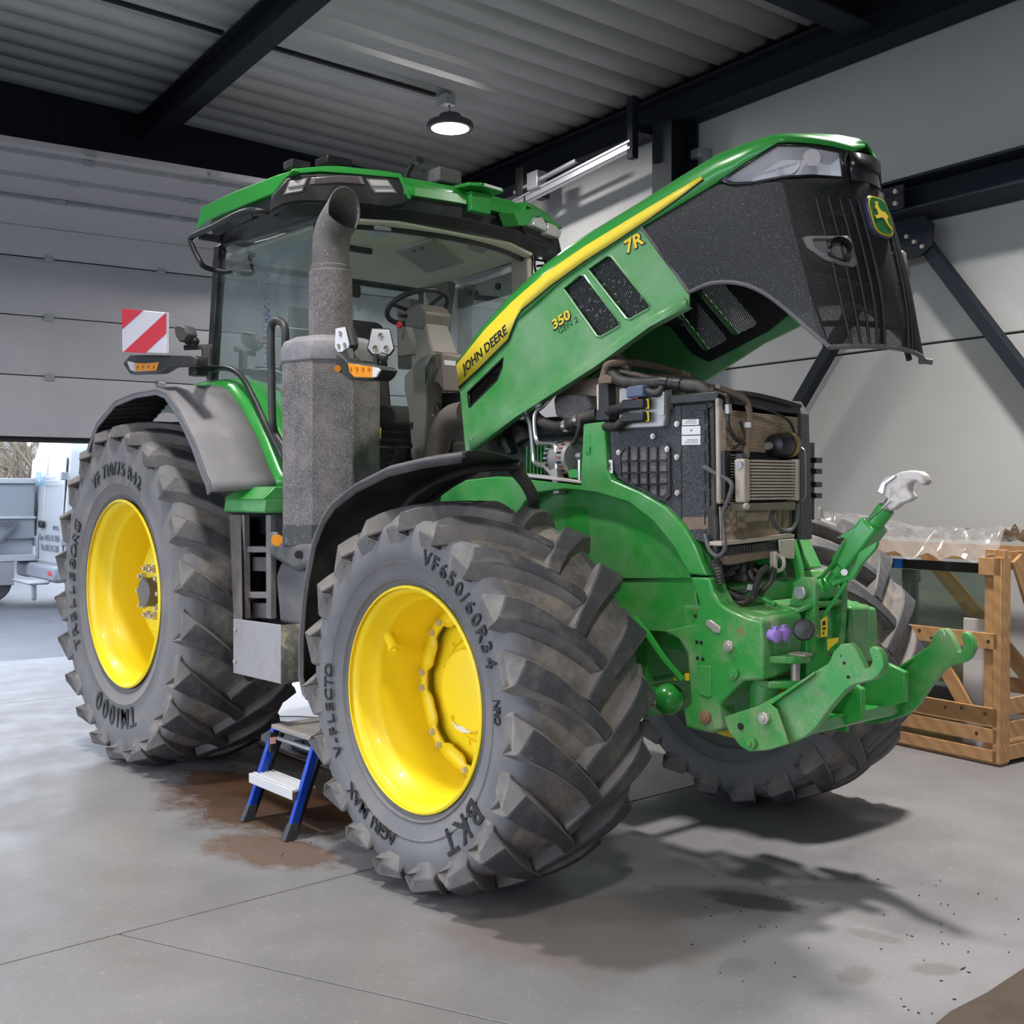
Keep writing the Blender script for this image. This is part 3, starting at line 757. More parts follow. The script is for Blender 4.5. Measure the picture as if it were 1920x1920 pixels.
st = [((861, 730), (857, 687), (858, 679), -.39, -.385, -.33), ((905, 688), (905, 630), (903, 616), -.39, -.385, -.33), ((950, 644), (960, 570), (957, 555), -.39, -.385, -.33),
      ((970, 600), (985, 546), (981, 533), -.39, -.385, -.33), ((1004, 572), (1012, 522), (1007, 509), -.39, -.385, -.33), ((1053, 527), (1067, 480), (1061, 467), -.39, -.385, -.33),
      ((1107, 489), (1120, 445), (1113, 433), -.39, -.385, -.33), ((1207, 424), (1207, 393), (1203, 379), -.39, -.385, -.33), ((1280, 381), (1280, 347), (1279, 331), -.39, -.385, -.335),
      ((1345, 342), (1345, 310), (1347, 290), -.388, -.385, -.335), ((1400, 304), (1404, 283), (1402, 269), -.375, -.37, -.33), ((1458, 268), (1454, 261), (1450, 254), -.345, -.34, -.31),
      ((1480, 266), (1482, 259), (1482, 252), -.31, -.305, -.28), ((1520, 269), (1520, 262), (1518, 255), -.235, -.235, -.21), ((1560, 275), (1560, 268), (1557, 260), -.155, -.155, -.14), ((1600, 286), (1598, 278), (1592, 270), -.07, -.07, -.06)]
rings = []
for lo, up_, si, yl, yu, ys in st:
    a = S(*lo, 'y', yl); b_ = S(*up_, 'y', yu); c = S(*si, 'y', ys)
    d = Vector((c.x, c.y * .62, c.z + .022)); e = Vector((c.x, 0, c.z + .03))
    half = [a, b_, (b_ * .4 + c * .6) + Vector((0, -.006, .004)), c, d]
    rings.append(half + [e] + mirY(half)[::-1])
rings.append([p.lerp(Vector((1.262, 0, rings[-1][5].z - .035)), .75) for p in rings[-1]])
hood = O('hood', MB().grid(rings), GREENC, TR, smooth=45, solid=.008)
# yellow stripe, both sides: a 3 mm film on the shoulder of the hood
su = [(856, 684), (909, 618), (959, 567), (985, 544), (992, 538), (1023, 512), (1096, 462), (1160, 423), (1206, 395), (1260, 363), (1314, 331)]
sl_ = [(860, 725), (900, 688), (952, 636), (966, 600), (977, 581), (1032, 535), (1096, 489), (1160, 448), (1211, 414), (1265, 376), (1318, 336)]
for sgn in (1, -1):
    rows = [[S(*lo, 'y', -.3945), S(*up2, 'y', -.3925)] for lo, up2 in zip(sl_, su)]
    rows2 = [[S(lo[0] + 1, lo[1] + 3, 'y', -.3935), S(*lo, 'y', -.3942)] for lo in sl_]
    if sgn < 0: rows = [mirY(r) for r in rows]; rows2 = [mirY(r) for r in rows2]
    O('stripe', MB().grid(rows), YELLOWS, hood, solid=.003, off=0)
    O('stripe_border', MB().grid(rows2), LINER, hood, solid=.003)
side = SY(side_px, HY); v1 = SY(vent1_px, HY); v2 = SY(vent2_px, HY); wn3 = SY(win_px, HY)
GREENH = pm('green_paint_dusty_hood', (0.030, 0.285, 0.046), .34, dirt=((0.40, 0.48, 0.37), .36, .70, 2.2, .50), specks=((.5, .56, .46), .68, 170, .5), coat=.2)
for sgn in (1, -1):
    q = (lambda L_: L_) if sgn > 0 else mirY
    yy = HY * sgn
    sp_ = O('hood_side_panel', plate_mb(q(side), [q(v1), q(v2), q(wn3)], yy, .006), GREENH, hood, smooth=20, bevel=.002)
    # folded lower edge
    e0 = [S(x, y, 'y', HY) for x, y in ((885, 845), (973, 780), (1121, 686), (1221, 613), (1292, 575))]
    rows = [[p + Vector((-.03, -.000, .045)), p + Vector((-.008, -.012, .030)), p + Vector((0, -.012, 0)), p + Vector((0, .02, -.004))] for p in e0]
    if sgn < 0: rows = [q(r) for r in rows]
    O('hood_lower_edge', MB().grid(rows), GREENH, hood, solid=.004, smooth=30)
    for v_ in (v1, v2):
        O('vent_mesh', MB().prism(q([p + Vector((0, .014, 0)) for p in v_]), (0, .001 * sgn, 0)), MESHSIDE, sp_)
        lp = q(v_)
        O('vent_rim', MB().tube(lp + [], .006, 6, 0, closed=True), GREENH, sp_)
    O('window_frame', MB().tube(q(wn3), .005, 6, 0, closed=True), LINER, sp_)
    O('window_glass', MB().prism(q([p + Vector((0, .008, 0)) for p in wn3]), (0, .003 * sgn, 0)), glass('smoked_glass', (.12, .13, .14), .08), sp_)
    # raised frame line between the vents
    O('latch_pin', MB().ball(S(884, 823, 'y', HY) * 1 if sgn > 0 else mirY([S(884, 823, 'y', HY)])[0], .008, 8), STEEL, sp_)
    # black inner liner behind the vents
    lin = q(SY([(1040, 560), (1095, 500), (1150, 466), (1205, 436), (1285, 548), (1240, 590), (1130, 655), (1100, 640)], HY + .02))
    O('inner_liner', plate_mb(lin, [q(SY(vent1_px, HY + .02)), q(SY(vent2_px, HY + .02))], (HY + .02) * sgn, .004), LINER, hood)

# decals
yd_ = HY - .0012
def decal(txt, pxc, p0, p1, size, m, name='lettering', sh=.0, y=yd_, bold=0.0, sp=1.0, par=None, xs=1.0):
    c = S(*pxc, 'y', y); d = S(*p1, 'y', y) - S(*p0, 'y', y); d.y = 0
    up_ = Vector((0, -1, 0)).cross(d) * -1
    up_ = d.cross(Vector((0, -1, 0))) * -1
    if up_.z < 0: up_ = -up_
    return O(name, text_mb(txt, size, basis(c, d, up_), .0006, shear=sh, bold=bold, spacing=sp, xs=xs), m, par or hood)
DECB = pm('decal_black', (.012, .012, .012), .5); DECY = pm('decal_yellow', (.85, .6, .03), .45); DECG = pm('decal_dark_green', (.015, .09, .03), .5)
decal('JOHN DEERE', (908, 657), (873, 690), (945, 622), .066, DECB, bold=.002, y=-.3955, sp=1.0, sh=.12)
decal('7R', (1189, 457), (1100, 540), (1205, 475), .082, DECB, bold=.005, xs=1.2, y=yd_ + .0005)
decal('7R', (1188, 456), (1100, 540), (1205, 475), .080, DECY, bold=.002, xs=1.2, y=yd_ - .0008)
decal('350', (1053, 602), (1000, 720), (1100, 655), .066, DECB, bold=.004, y=yd_ + .0005, xs=1.3)
decal('350', (1052, 600), (1000, 720), (1100, 655), .064, DECY, bold=.0015, y=yd_ - .0008, xs=1.3)
decal('GEN 2', (1065, 611), (1000, 720), (1100, 655), .040, DECG, xs=1.25)

# front grille: side facet and front facet of fine mesh
NC = 8
topc = [(1203, 429, HY), (1245, 403, HY), (1300, 369, HY), (1345, 346, HY), (1385, 345, -.375), (1430, 342, -.36), (1467, 341, -.345)]
botc = [(1292, 548, HY), (1335, 531, HY), (1385, 531, -.38), (1430, 548, -.37), (1475, 581, -.36), (1515, 616, -.35), (1556, 651, -.332)]
corner = [(1467, 341, -.345), (1482, 409, -.347), (1503, 488, -.348), (1524, 570, -.343), (1556, 651, -.332)]
T_ = [S(a, b, 'y', y) for a, b, y in topc]; Bt = [S(a, b, 'y', y) for a, b, y in botc]; Cn = [S(a, b, 'y', y) for a, b, y in corner]
for sgn in (1, -1):
    q = (lambda L_: L_) if sgn > 0 else mirY
    rows = []
    for k in range(9):
        f = k / 8
        row = []
        for i in range(len(T_)):
            p = T_[i].lerp(Bt[i], f)
            row.append(p + Vector((0, -.012 * math.sin(math.pi * f) * (1 - .3 * i / 6), 0)))
        row[-1] = spline(Cn, 2)[k]
        rows.append(q(row))
    O('grille_side', MB().grid(rows), GRILLE, hood, smooth=60)
    O('grille_trim', MB().tube(q(Bt), .009, 8, 4), GREYP, hood)
    O('grille_trim', MB().tube(q([S(1203, 427, 'y', HY - .004), S(1250, 488, 'y', HY - .004), S(1292, 548, 'y', HY - .004)]), .008, 8), GREYP, hood)
Cs = spline(Cn, 2)
Ms = spline([Vector((1.245, 0, 2.835)), Vector((1.30, 0, 2.66)), Vector((1.345, 0, 2.50)), Vector((1.38, 0, 2.33)), Vector((1.385, 0, 2.175))], 2)
rows = []
for k in range(9):
    a, m_ = Cs[k], Ms[k]
    row = []
    for j in range(-8, 9):
        f = abs(j) / 8
        y = a.y * f * (1 if j < 0 else -1)
        x = m_.x + (a.x - m_.x) * (f ** 2.2); z = m_.z + (a.z - m_.z) * f ** 2
        row.append(Vector((x, y, z)))
    rows.append(row)
O('grille_front', MB().grid(rows), GRILLEF, hood, smooth=60)
O('grille_trim', MB().tube(rows[-1], .010, 8), GREYP, hood)
O('grille_trim', MB().tube([rows[-1][-1] + Vector((-.02, .0, .0)), rows[-1][-1], rows[-1][-1] + Vector((.03, .012, -.006))], .012, 8), GREYP, hood)
for j in (2, 3, 4, 5, 6, 10, 11, 12, 13, 14):
    O('grille_rib', MB().tube([r[j] + Vector((.004, 0, 0)) for r in rows[1:]], .006, 6), LINER, hood)
# inner carrier bars seen through the mesh
for j in (1, 8, 15):
    O('grille_carrier', MB().tube([r[j] + Vector((-.06, 0, 0)) for r in rows], .012, 6), LINER, hood)
O('grille_carrier', MB().tube([p + Vector((-.05, 0, .09)) for p in rows[-1]], .012, 6), LINER, hood)
O('grille_carrier', MB().bar((1.15, -.33, 2.52), (1.15, .33, 2.52), .03, .10), LINER, hood)
O('lamp_carrier', MB().prism([(1.18, -.30, 2.66), (.80, -.34, 2.60), (.80, .34, 2.60), (1.18, .30, 2.66)], (0, 0, .03)), LINER, hood)
# inner ribs of the hood lid
for x_ in (.0, .5):
    O('hood_rib', MB().bar((x_, -.36, 2.46 + x_ * .42), (x_, .36, 2.46 + x_ * .42), .05, .03), LINER, hood)

# headlights
LENS = glass('headlight_lens', (.95, .96, .97), .10, .02)
CHROME = pm('reflector_chrome', (.85, .84, .86), .28, .35)
BEZ = pm('headlight_bezel_black', (.012, .012, .014), .22)
for sgn in (1, -1):
    q = (lambda L_: L_) if sgn > 0 else mirY
    o1 = [S(1347, 340, 'y', -.386), S(1400, 306, 'y', -.376), S(1458, 270, 'y', -.347), S(1520, 271, 'y', -.240), S(1588, 284, 'y', -.105), S(1594, 335, 'y', -.10), S(1530, 331, 'y', -.215), S(1467, 334, 'y', -.343), S(1410, 345, 'y', -.37), S(1370, 347, 'y', -.384)]
    cen = Vector((.95, -.20, 2.80))
    back = [p.lerp(Vector((1.02, -.16, 2.80)), .30) for p in o1]
    hl = O('headlight', MB().loft([q(o1), q([p.lerp(cen, .035) for p in o1]), q(back)], True, True) if False else MB().add(q(back), [tuple(range(len(back)))]).loft([q(o1), q(back)], True, False), CHROME, hood, smooth=30)
    rim_ = [p.lerp(sum(o1, Vector()) / len(o1), .11) + Vector((.0, -.004, 0)) for p in o1]
    O('headlight_bezel', MB().loft([q(o1), q(rim_)], True, False), BEZ, hl, solid=.012)
    cq = sum(rim_, Vector()) / len(rim_) + Vector((.014, -.014, 0))
    L2 = q(rim_); cc = q([cq])[0]
    # lens as two facets meeting at the corner
    lens = MB().add(L2, [(0, 1, 2, 7, 8, 9), (2, 3, 6, 7), (3, 4, 5, 6)])
    O('headlight_lens', lens, LENS, hl, smooth=60)
    for (px, py, y, r_) in ((1428, 314, -.33, .030), (1478, 305, -.29, .042), (1527, 302, -.20, .040), (1563, 312, -.13, .030)):
        c = S(px, py, 'y', y + .03); d_ = Vector((.6, -.75, -.1)).normalized()
        mb = MB().lathe([(.0, .004), (.004, r_ * .55), (.03, r_), (.034, r_ * 1.05)], c - d_ * .035, d_, 20)
        if sgn < 0: mb.v = mirY(mb.v)
        O('reflector', mb, CHROME, hl)
    if sgn > 0:
        c = S(1522, 296, 'y', -.238); d_ = Vector((.78, -.6, .05)).normalized()
        O('cap_disc', MB().cyl(c, c + d_ * .004, .033, seg=24), pm('white_disc', (.62, .58, .58), .5), hl)
# fog lamps in the grille
FOGM = pm('fog_bezel', (.15, .145, .14), .6, specks=((.35, .33, .3), .68, 150, .5))
def on_front(y, z):
    """x of the front facet at y, z"""
    best = min(range(9), key=lambda k: abs(Ms[k].z - z))
    a, m_ = Cs[best], Ms[best]
    f = min(1, abs(y) / abs(a.y))
    return m_.x + (a.x - m_.x) * f ** 2.2
for sgn in (1, -1):
    q = (lambda L_: L_) if sgn > 0 else mirY
    pxs = [(1500, 447, -.335), (1515, 442, -.325), (1583, 443, -.195), (1591, 450, -.18), (1598, 495, -.175), (1590, 503, -.19), (1565, 500, -.235), (1535, 488, -.29), (1510, 465, -.325)]
    p3 = [S(a, b, 'y', y) for a, b, y in pxs]
    p3 = [Vector((on_front(p.y, p.z) + .014, p.y, p.z)) for p in p3]
    cen = sum(p3, Vector()) / len(p3)
    ins = [p.lerp(cen, .22) + Vector((.012, -.004, 0)) for p in p3]
    fc = S(1565, 470, 'y', -.24); fc = Vector((on_front(fc.y, fc.z) + .006, fc.y, fc.z))
    fb = O('fog_lamp', MB().loft([q([p + Vector((-.05, .02, 0)) for p in p3]), q(p3), q(ins), q([p.lerp(cen, .3) + Vector((-.0, .0, 0)) for p in p3])], True, True), FOGM, hood, smooth=35)
    d_ = Vector((.75, -.6, .15)).normalized()
    mb = MB().lathe([(.020, .046), (.026, .042), (.005, .036), (-.04, .030), (-.045, .001)], fc, d_, 24)
    if sgn < 0: mb.v = mirY(mb.v)
    if sgn > 0: O('fog_reflector', mb, BEZ, fb, smooth=40)
cpl = [S(1592, 288, 'y', -.105), S(1596, 338, 'y', -.100)]
O('grille_top_panel', MB().grid([[Vector((p.x + .022 * (1 - (y / .105) ** 2), y, p.z + (.006 if k == 0 else 0))) for y in (-.105, -.05, 0, .05, .105)] for k, p in enumerate(cpl)]), BEZ, hood, solid=.012)
# round-cornered badge with the leaping stag
bc = S(1635, 412, 'y', 0); bx = Vector((.955, 0, .295)).normalized(); by = Vector((0, 1, 0)); bz = bx.cross(by) * -1
bz = Vector((-.26, 0, .966)); bx = Vector((.966, 0, .26))
bcen = Vector((bc.x + .012, 0, bc.z))
def bpt(u, v_, h): return bcen + by * u + bz * v_ + bx * h
def shape(w_, h_, n=28):
    out = []
    for k in range(n):
        a = 2 * math.pi * k / n
        c_, s_ = math.cos(a), math.sin(a)
        out.append((w_ * math.copysign(abs(c_) ** .55, c_), h_ * math.copysign(abs(s_) ** .55, s_)))
    return out
bd = O('badge', MB().prism([bpt(u, v_, -.02) for u, v_ in shape(.072, .085)], bx * .045), pm('badge_rim', (.05, .05, .09), .3), hood, bevel=.006)
O('badge_border', MB().prism([bpt(u, v_, .025) for u, v_ in shape(.068, .080)], bx * .003), DECY, bd)
O('badge_field', MB().prism([bpt(u, v_, .028) for u, v_ in shape(.062, .074)], bx * .002), pm('badge_green', (.01, .14, .03), .3), bd)
stag = [(-.045, .005), (-.030, .020), (-.012, .018), (.004, .026), (.012, .040), (.006, .056), (.012, .058), (.018, .046), (.024, .056), (.028, .054), (.024, .040), (.036, .034), (.034, .026), (.024, .022), (.022, .004), (.040, -.010), (.048, -.004), (.050, -.010), (.040, -.020), (.018, -.012), (.002, -.008), (-.014, -.012), (-.030, -.035), (-.046, -.050), (-.050, -.046), (-.036, -.030), (-.030, -.010), (-.044, -.002)]
O('badge_stag', MB().prism([bpt(-u, v_, .030) for u, v_ in stag], bx * .003), DECY, bd)
# hood stay and hinge bracket
tubepx('gas_strut', [(1110, 655, -.2), (1180, 690, -.2)], .014, STEEL, TR, sm=0)
PL('hood_hinge', [(1128, 660), (1148, 648), (1172, 678), (1158, 690)], -.22, .03, GREYP, TR)

# ------------------------------------------------------------------ green front frame
FY = -.40
# long side rail from the cab to the upright, arch band, well plate
fr = PL('frame_rail', [(820, 965), (830, 905), (930, 893), (985, 898), (1088, 909), (1093, 795), (1133, 790), (1136, 880), (1146, 900), (1200, 923), (1246, 950), (1280, 985), (1303, 1026), (1326, 1080), (1290, 1077), (1262, 1026), (1224, 978), (1178, 943), (1120, 925), (1060, 918), (1010, 924), (985, 940), (960, 985)], FY, .10, GREEN, TR, bevel=.008, mirror=True, smooth=30)
PL('wheel_well_plate', [(985, 935), (1010, 922), (1060, 916), (1120, 923), (1178, 941), (1224, 976), (1262, 1024), (1292, 1077), (1295, 1085), (930, 1085), (940, 990)], FY + .07, .02, GREEN, TR, mirror=True)
PL('sill_strip', [(978, 887), (1016, 891), (1089, 902), (1089, 907), (978, 893)], FY - .004, .05, ZINC, fr, bevel=.002)
PL('well_hatch', [(1058, 953), (1063, 951), (1098, 951), (1104, 957), (1104, 1060), (1060, 1060)], FY + .066, .004, GREENC, TR, bevel=.002)
O('latch_recess', MB().prism(SY([(1097, 815), (1107, 813), (1107, 853), (1097, 853)], FY - .002), (0, .004, 0)).prism(SY([(1099, 838), (1105, 838), (1105, 848), (1099, 848)], FY - .008), (0, .006, 0)), GREENC, fr, bevel=.0015)
PL('lower_well_plate', [(930, 1090), (1300, 1083), (1312, 1160), (1300, 1200), (1285, 1205), (1245, 1185), (1180, 1182), (930, 1180)], FY + .08, .03, GREEN, TR, mirror=True)
# front casting: side cheek with the leg
ch_px = [(1293, 1082), (1329, 1083), (1336, 1107), (1348, 1130), (1366, 1143), (1400, 1158), (1428, 1165), (1431, 1200), (1431, 1275), (1392, 1277), (1348, 1322), (1354, 1366), (1333, 1375), (1286, 1365), (1281, 1331), (1295, 1320), (1288, 1225), (1272, 1200), (1245, 1183), (1300, 1170), (1310, 1130)]
chk = PL('front_casting', ch_px, FY, .10, GREENW, TR, bevel=.010, mirror=True, smooth=30)
for (px, py, r_, m_) in ((1369, 1211, .022, ZINC), (1378, 1262, .024, GREENW), (1325, 1344, .026, pm('rusty_pin', (.25, .13, .07), .7))):
    c = S(px, py, 'y', FY)
    O('pivot_pin', MB().cyl(c, c + Vector((0, -.018, 0)), r_, seg=20).cyl(c + Vector((0, -.018, 0)), c + Vector((0, -.022, 0)), r_ * .6, seg=16), m_, chk, bevel=.003)
sl = [S(px, py, 'y', FY) for px, py in ((1325, 1163), (1333, 1162), (1352, 1176), (1350, 1187), (1340, 1186), (1325, 1172))]
O('slotted_clip', MB().prism([p + Vector((0, -.006, 0)) for p in sl], (0, .02, 0)), ZINC, chk, bevel=.003)
for px, py in ((1304, 1155), (1307, 1204), (1315, 1205), (1308, 1234), (1318, 1236)):
    c = S(px, py, 'y', FY)
    O('bolt_hole', MB().cyl(c + Vector((0, .0, 0)), c + Vector((0, -.002, 0)), .008, seg=12), LINER, chk)
PL('cover_plate', [(1310, 1247), (1332, 1250), (1334, 1305), (1326, 1308), (1310, 1300)], FY - .005, .006, GREEN, chk, bevel=.002)
# cross block between the cheeks and nose
O('front_block', MB().rng(.60, 1.04, -.33, .33, .92, 1.16), GREENW, TR, bevel=.02)
nose = [(1.04, -.39, 1.13), (1.06, -.39, .93), (1.10, -.20, .93), (1.08, -.20, 1.14)]
O('nose_plate', MB().loft([[Vector((1.02, -.385, .91)), Vector((1.02, -.385, 1.14)), Vector((.90, -.385, 1.155)), Vector((.90, -.385, .91))], [Vector((1.075, -.33, .91)), Vector((1.075, -.33, 1.145)), Vector((.88, -.33, 1.165)), Vector((.88, -.33, .91))], [Vector((1.085, -.17, .93)), Vector((1.085, -.17, 1.15)), Vector((.90, -.17, 1.165)), Vector((.90, -.17, .93))]]), GREENW, TR, bevel=.014)
O('nose_plate', MB().loft([[Vector((1.085, .17, .93)), Vector((1.085, .17, 1.15)), Vector((.90, .17, 1.165)), Vector((.90, .17, .93))], [Vector((1.075, .33, .91)), Vector((1.075, .33, 1.145)), Vector((.88, .33, 1.165)), Vector((.88, .33, .91))], [Vector((1.02, .385, .91)), Vector((1.02, .385, 1.14)), Vector((.90, .385, 1.155)), Vector((.90, .385, .91))]]), GREENW, TR, bevel=.014)
# clevis plates and pin
cl = O('hitch_clevis', MB().prism([(1.0, -.34, .965), (1.07, -.36, .965), (1.14, -.30, .965), (1.16, -.22, .965), (1.10, -.16, .965), (1.0, -.16, .965)], (0, 0, .03)).prism([(1.0, -.34, .865), (1.06, -.35, .865), (1.12, -.29, .865), (1.13, -.21, .865), (1.08, -.16, .865), (1.0, -.16, .865)], (0, 0, .03)), GREENW, TR, bevel=.006)
O('clevis_pin', MB().cyl((1.105, -.245, .85), (1.105, -.245, 1.0), .018, seg=16).rng(1.09, 1.165, -.27, -.215, .992, 1.003), pm('worn_pin', (.40, .33, .29), .45, .5), cl, bevel=.003)
# top link bracket: two ears with a pin
ear = [(.96, 1.12), (.99, 1.20), (1.0, 1.26), (1.03, 1.285), (1.085, 1.285), (1.105, 1.265), (1.105, 1.16), (1.10, 1.12), (1.09, .98), (1.0, .98)]
for y in (-.115, .085):
    O('top_link_ear', MB().prism([(x, y, z) for x, z in ear], (0, .03, 0)), GREENW, TR, bevel=.006)
O('top_link_saddle', MB().prism([(.90, -.17, 1.155), (1.06, -.17, 1.14), (1.10, -.115, 1.17), (1.10, .115, 1.17), (1.06, .17, 1.14), (.90, .17, 1.155)], (0, 0, .022)), GREENW, TR, bevel=.006)
O('top_link_pin', MB().cyl((1.052, -.145, 1.225), (1.052, .13, 1.225), .022, seg=20).cyl((1.052, -.150, 1.225), (1.052, -.135, 1.225), .028, seg=20), STEEL, TR, bevel=.003)
# front centre plate between the ears
O('centre_plate', MB().rng(1.04, 1.07, -.12, .12, .66, 1.15), GREENC, TR, bevel=.004)
O('centre_plate', MB().rng(.90, 1.05, .19, .215, .62, 1.12), GREENC, TR, bevel=.004)
# couplers, plug, stickers, socket
PURP = pm('purple_cap', (.36, .22, .62), .35)
for (px, py) in ((1454, 1192), (1470, 1189)):
    c = S(px, py, 'x', 1.10)
    O('coupler_cap', MB().lathe([(-.03, .020), (.0, .024), (.012, .027), (.016, .022), (.018, .001)], c, (1, -.15, -.1), 16).box(c + Vector((.002, 0, .026)), (.016, .022, .02)), PURP, TR, smooth=35)
c = S(1507, 1181, 'x', 1.16)
O('dust_plug', MB().lathe([(-.04, .02), (-.035, .034), (-.02, .043), (.02, .043), (.034, .034), (.038, .012), (.040, .001)], c, (.5, -.75, .1), 20), BLACKP, TR, smooth=45)
O('clip_wire', MB().tube(SX([(1518, 1168), (1524, 1176), (1530, 1190), (1536, 1196), (1533, 1188), (1528, 1178), (1522, 1170)], 1.16), .0025, 6, 4), pm('brass_wire', (.5, .42, .2), .4, .7), TR)
STK = pm('warning_sticker', (.95, .66, .02), .5)
O('warning_sticker', MB().prism(SX([(1539, 1163), (1551, 1152), (1551, 1193), (1539, 1195)], 1.105), (.002, 0, 0)), STK, TR)
O('sticker_print', MB().prism(SX([(1542, 1166), (1547, 1163), (1548, 1172), (1542, 1173)], 1.1075), (.0008, 0, 0)).prism(SX([(1542, 1177), (1548, 1176), (1548, 1180), (1542, 1181)], 1.1075), (.0008, 0, 0)).prism(SX([(1543, 1184), (1545, 1184), (1545, 1190), (1543, 1190)], 1.1075), (.0008, 0, 0)), DECB, TR)
O('warning_sticker', MB().prism(SX([(1551, 1199), (1572, 1195), (1571, 1203), (1556, 1215), (1552, 1220)], 1.10), (.002, 0, 0)), STK, TR)
O('socket_bracket', MB().rng(.99, 1.01, .14, .33, .98, 1.12).rng(.96, 1.05, .31, .33, .98, 1.13), GREENC, TR, bevel=.004)
for y in (.17, .25):
    O('trailer_socket', MB().lathe([(-.0, .034), (.03, .034), (.036, .042), (.05, .042), (.055, .03)], (1.0, y, 1.06), (1, -.1, 0), 18, caps=True), BLACKM, TR, smooth=35)
# lower link cylinders, accumulator, hoses under the casting
O('lift_cylinder', MB().cyl((.97, -.27, .70), (.98, -.27, .90), .058, seg=24).cyl((.965, -.27, .685), (.968, -.27, .705), .062, seg=24), GREENW, TR, bevel=.004)
O('lift_cylinder', MB().cyl((.97, .27, .70), (.98, .27, .90), .058, seg=24), GREENW, TR, bevel=.004)
ac = S(1254, 1311, 'y', -.32)
acc = O('accumulator', MB().ball(ac, .068, 24), GREENC, TR)
O('accumulator_port', MB().cyl(ac + Vector((-.02, -.066, -.01)), ac + Vector((-.024, -.078, -.012)), .014, seg=12), pm('rust_port', (.3, .2, .14), .7), acc)
O('accumulator_bracket', MB().bar(ac + Vector((-.25, .05, 0)), ac + Vector((0, .05, 0)), .05, .05), GREEN, TR)
tubepx('steering_hose', [(1190, 1160, -.36), (1215, 1190, -.36), (1245, 1235, -.36), (1280, 1275, -.33)], .016, GREENC, TR)
O('front_axle', MB().cyl((0, -.8, .79), (0, .8, .79), .14, seg=24).cyl((0, -.82, .79), (0, -.62, .79), .20, seg=24).cyl((0, .62, .79), (0, .82, .79), .20, seg=24).rng(-.25, .30, -.22, .22, .62, .98), GREEN, TR, bevel=.01)
O('axle_carrier', MB().rng(-.4, .75, -.28, .28, .95, 1.25), GREEN, TR, bevel=.02)
O('tie_rod', MB().cyl((.28, -.75, .78), (.28, .75, .78), .028, seg=12), GREENC, TR)
O('knuckle', MB().rng(.0, .30, -.82, -.72, .72, .86), GREEN, TR, bevel=.02)
O('knuckle', MB().rng(.0, .30, .72, .82, .72, .86).cyl((0, .74, .79), (0, .80, .79), .33, seg=28), GREEN, TR, bevel=.02)  # far side: disc added to cover the rim that shade would darken
O('yellow_tag', MB().prism(SY([(1264, 1266), (1274, 1263), (1274, 1275), (1264, 1277)], -.30), (0, .004, 0)).prism(SY([(1284, 1262), (1292, 1262), (1292, 1276), (1284, 1276)], -.30), (0, .004, 0)), STK, TR)

# ------------------------------------------------------------------ front hitch arms
def hitch_arm(sgn):
    y0 = -.40 if sgn > 0 else .40
    # plate outline traced at the near arm (x, z) and bent inwards towards the hook
    low = [(1357, 1345), (1385, 1335), (1404, 1333), (1470, 1296), (1528, 1259), (1552, 1244), (1557, 1235), (1562, 1222), (1576, 1208), (1592, 1206), (1606, 1220), (1618, 1244), (1622, 1255), (1630, 1252), (1635, 1240), (1630, 1225), (1628, 1217), (1635, 1212), (1646, 1216), (1655, 1230), (1658, 1248), (1650, 1265), (1638, 1275), (1600, 1285), (1585, 1295), (1555, 1330), (1530, 1365), (1510, 1382), (1482, 1395), (1440, 1407), (1405, 1410), (1388, 1400), (1366, 1372)]
    pts = []
    for px, py in low:
        # the arm swings from y=-.42 at its pivot to -.34 at the hook
        f = min(1, max(0, (px - 1360) / 290.0)); y = -.43 + .09 * f
        pts.append(S(px, py, 'y', y))
    if sgn < 0: pts = mirY(pts)
    return pts
for sgn in (1, -1):
    pts = hitch_arm(sgn)
    arm = O('hitch_arm', MB().prism(pts, (0, .035 * sgn, 0)), GREENW, TR, bevel=.005, smooth=30)
    q = (lambda L_: L_) if sgn > 0 else mirY
    # cheek plate near the pivot with bolts
    ck = [S(px, py, 'y', -.438) for px, py in ((1357, 1346), (1385, 1335), (1440, 1318), (1456, 1330), (1470, 1370), (1478, 1395), (1440, 1407), (1405, 1410), (1388, 1400), (1366, 1372))]
    ckp = O('arm_cheek', MB().prism(q(ck), (0, .012 * sgn, 0)), GREENW, arm, bevel=.004)
    for px, py, r_ in ((1436, 1346, .024), (1412, 1393, .022)):
        c = q([S(px, py, 'y', -.44)])[0]; d_ = Vector((0, -.02 * sgn, 0))
        O('arm_bolt', MB().cyl(c, c + d_, r_, seg=8).cyl(c + d_, c + d_ * 1.5, r_ * .5, seg=10), ZINC if r_ > .023 else GREENW, arm, bevel=.002)
    c = q([S(1389, 1362, 'y', -.4395)])[0]
    O('arm_hole', MB().cyl(c, c + Vector((0, -.0025 * sgn, 0)), .014, seg=16), LINER, arm)
    # top flange running up to the hook
    fl_ = [S(px, py, 'y', y) for px, py, y in ((1440, 1320, -.43), (1470, 1298, -.42), (1528, 1258, -.40), (1532, 1266, -.33), (1475, 1306, -.33), (1445, 1330, -.34))]
    O('arm_flange', MB().prism(q(fl_), (0, 0, -.012)), GREENW, arm, bevel=.003)
    for px, py in ((1557, 1227), (1577, 1229), (1584, 1243), (1591, 1269)):
        c = q([S(px, py, 'y', -.357)])[0]
        O('arm_hole', MB().cyl(c + Vector((0, 0, 0)), c + Vector((0, -.006 * sgn, 0)), .006, seg=10), LINER, arm)
    # catch lever in the hook
    O('hook_latch', MB().prism(q(SY([(1590, 1207), (1604, 1213), (1616, 1230), (1622, 1247), (1616, 1251), (1606, 1236), (1596, 1222)], -.335)), (0, .012 * sgn, 0)), ZINC, arm, bevel=.003)
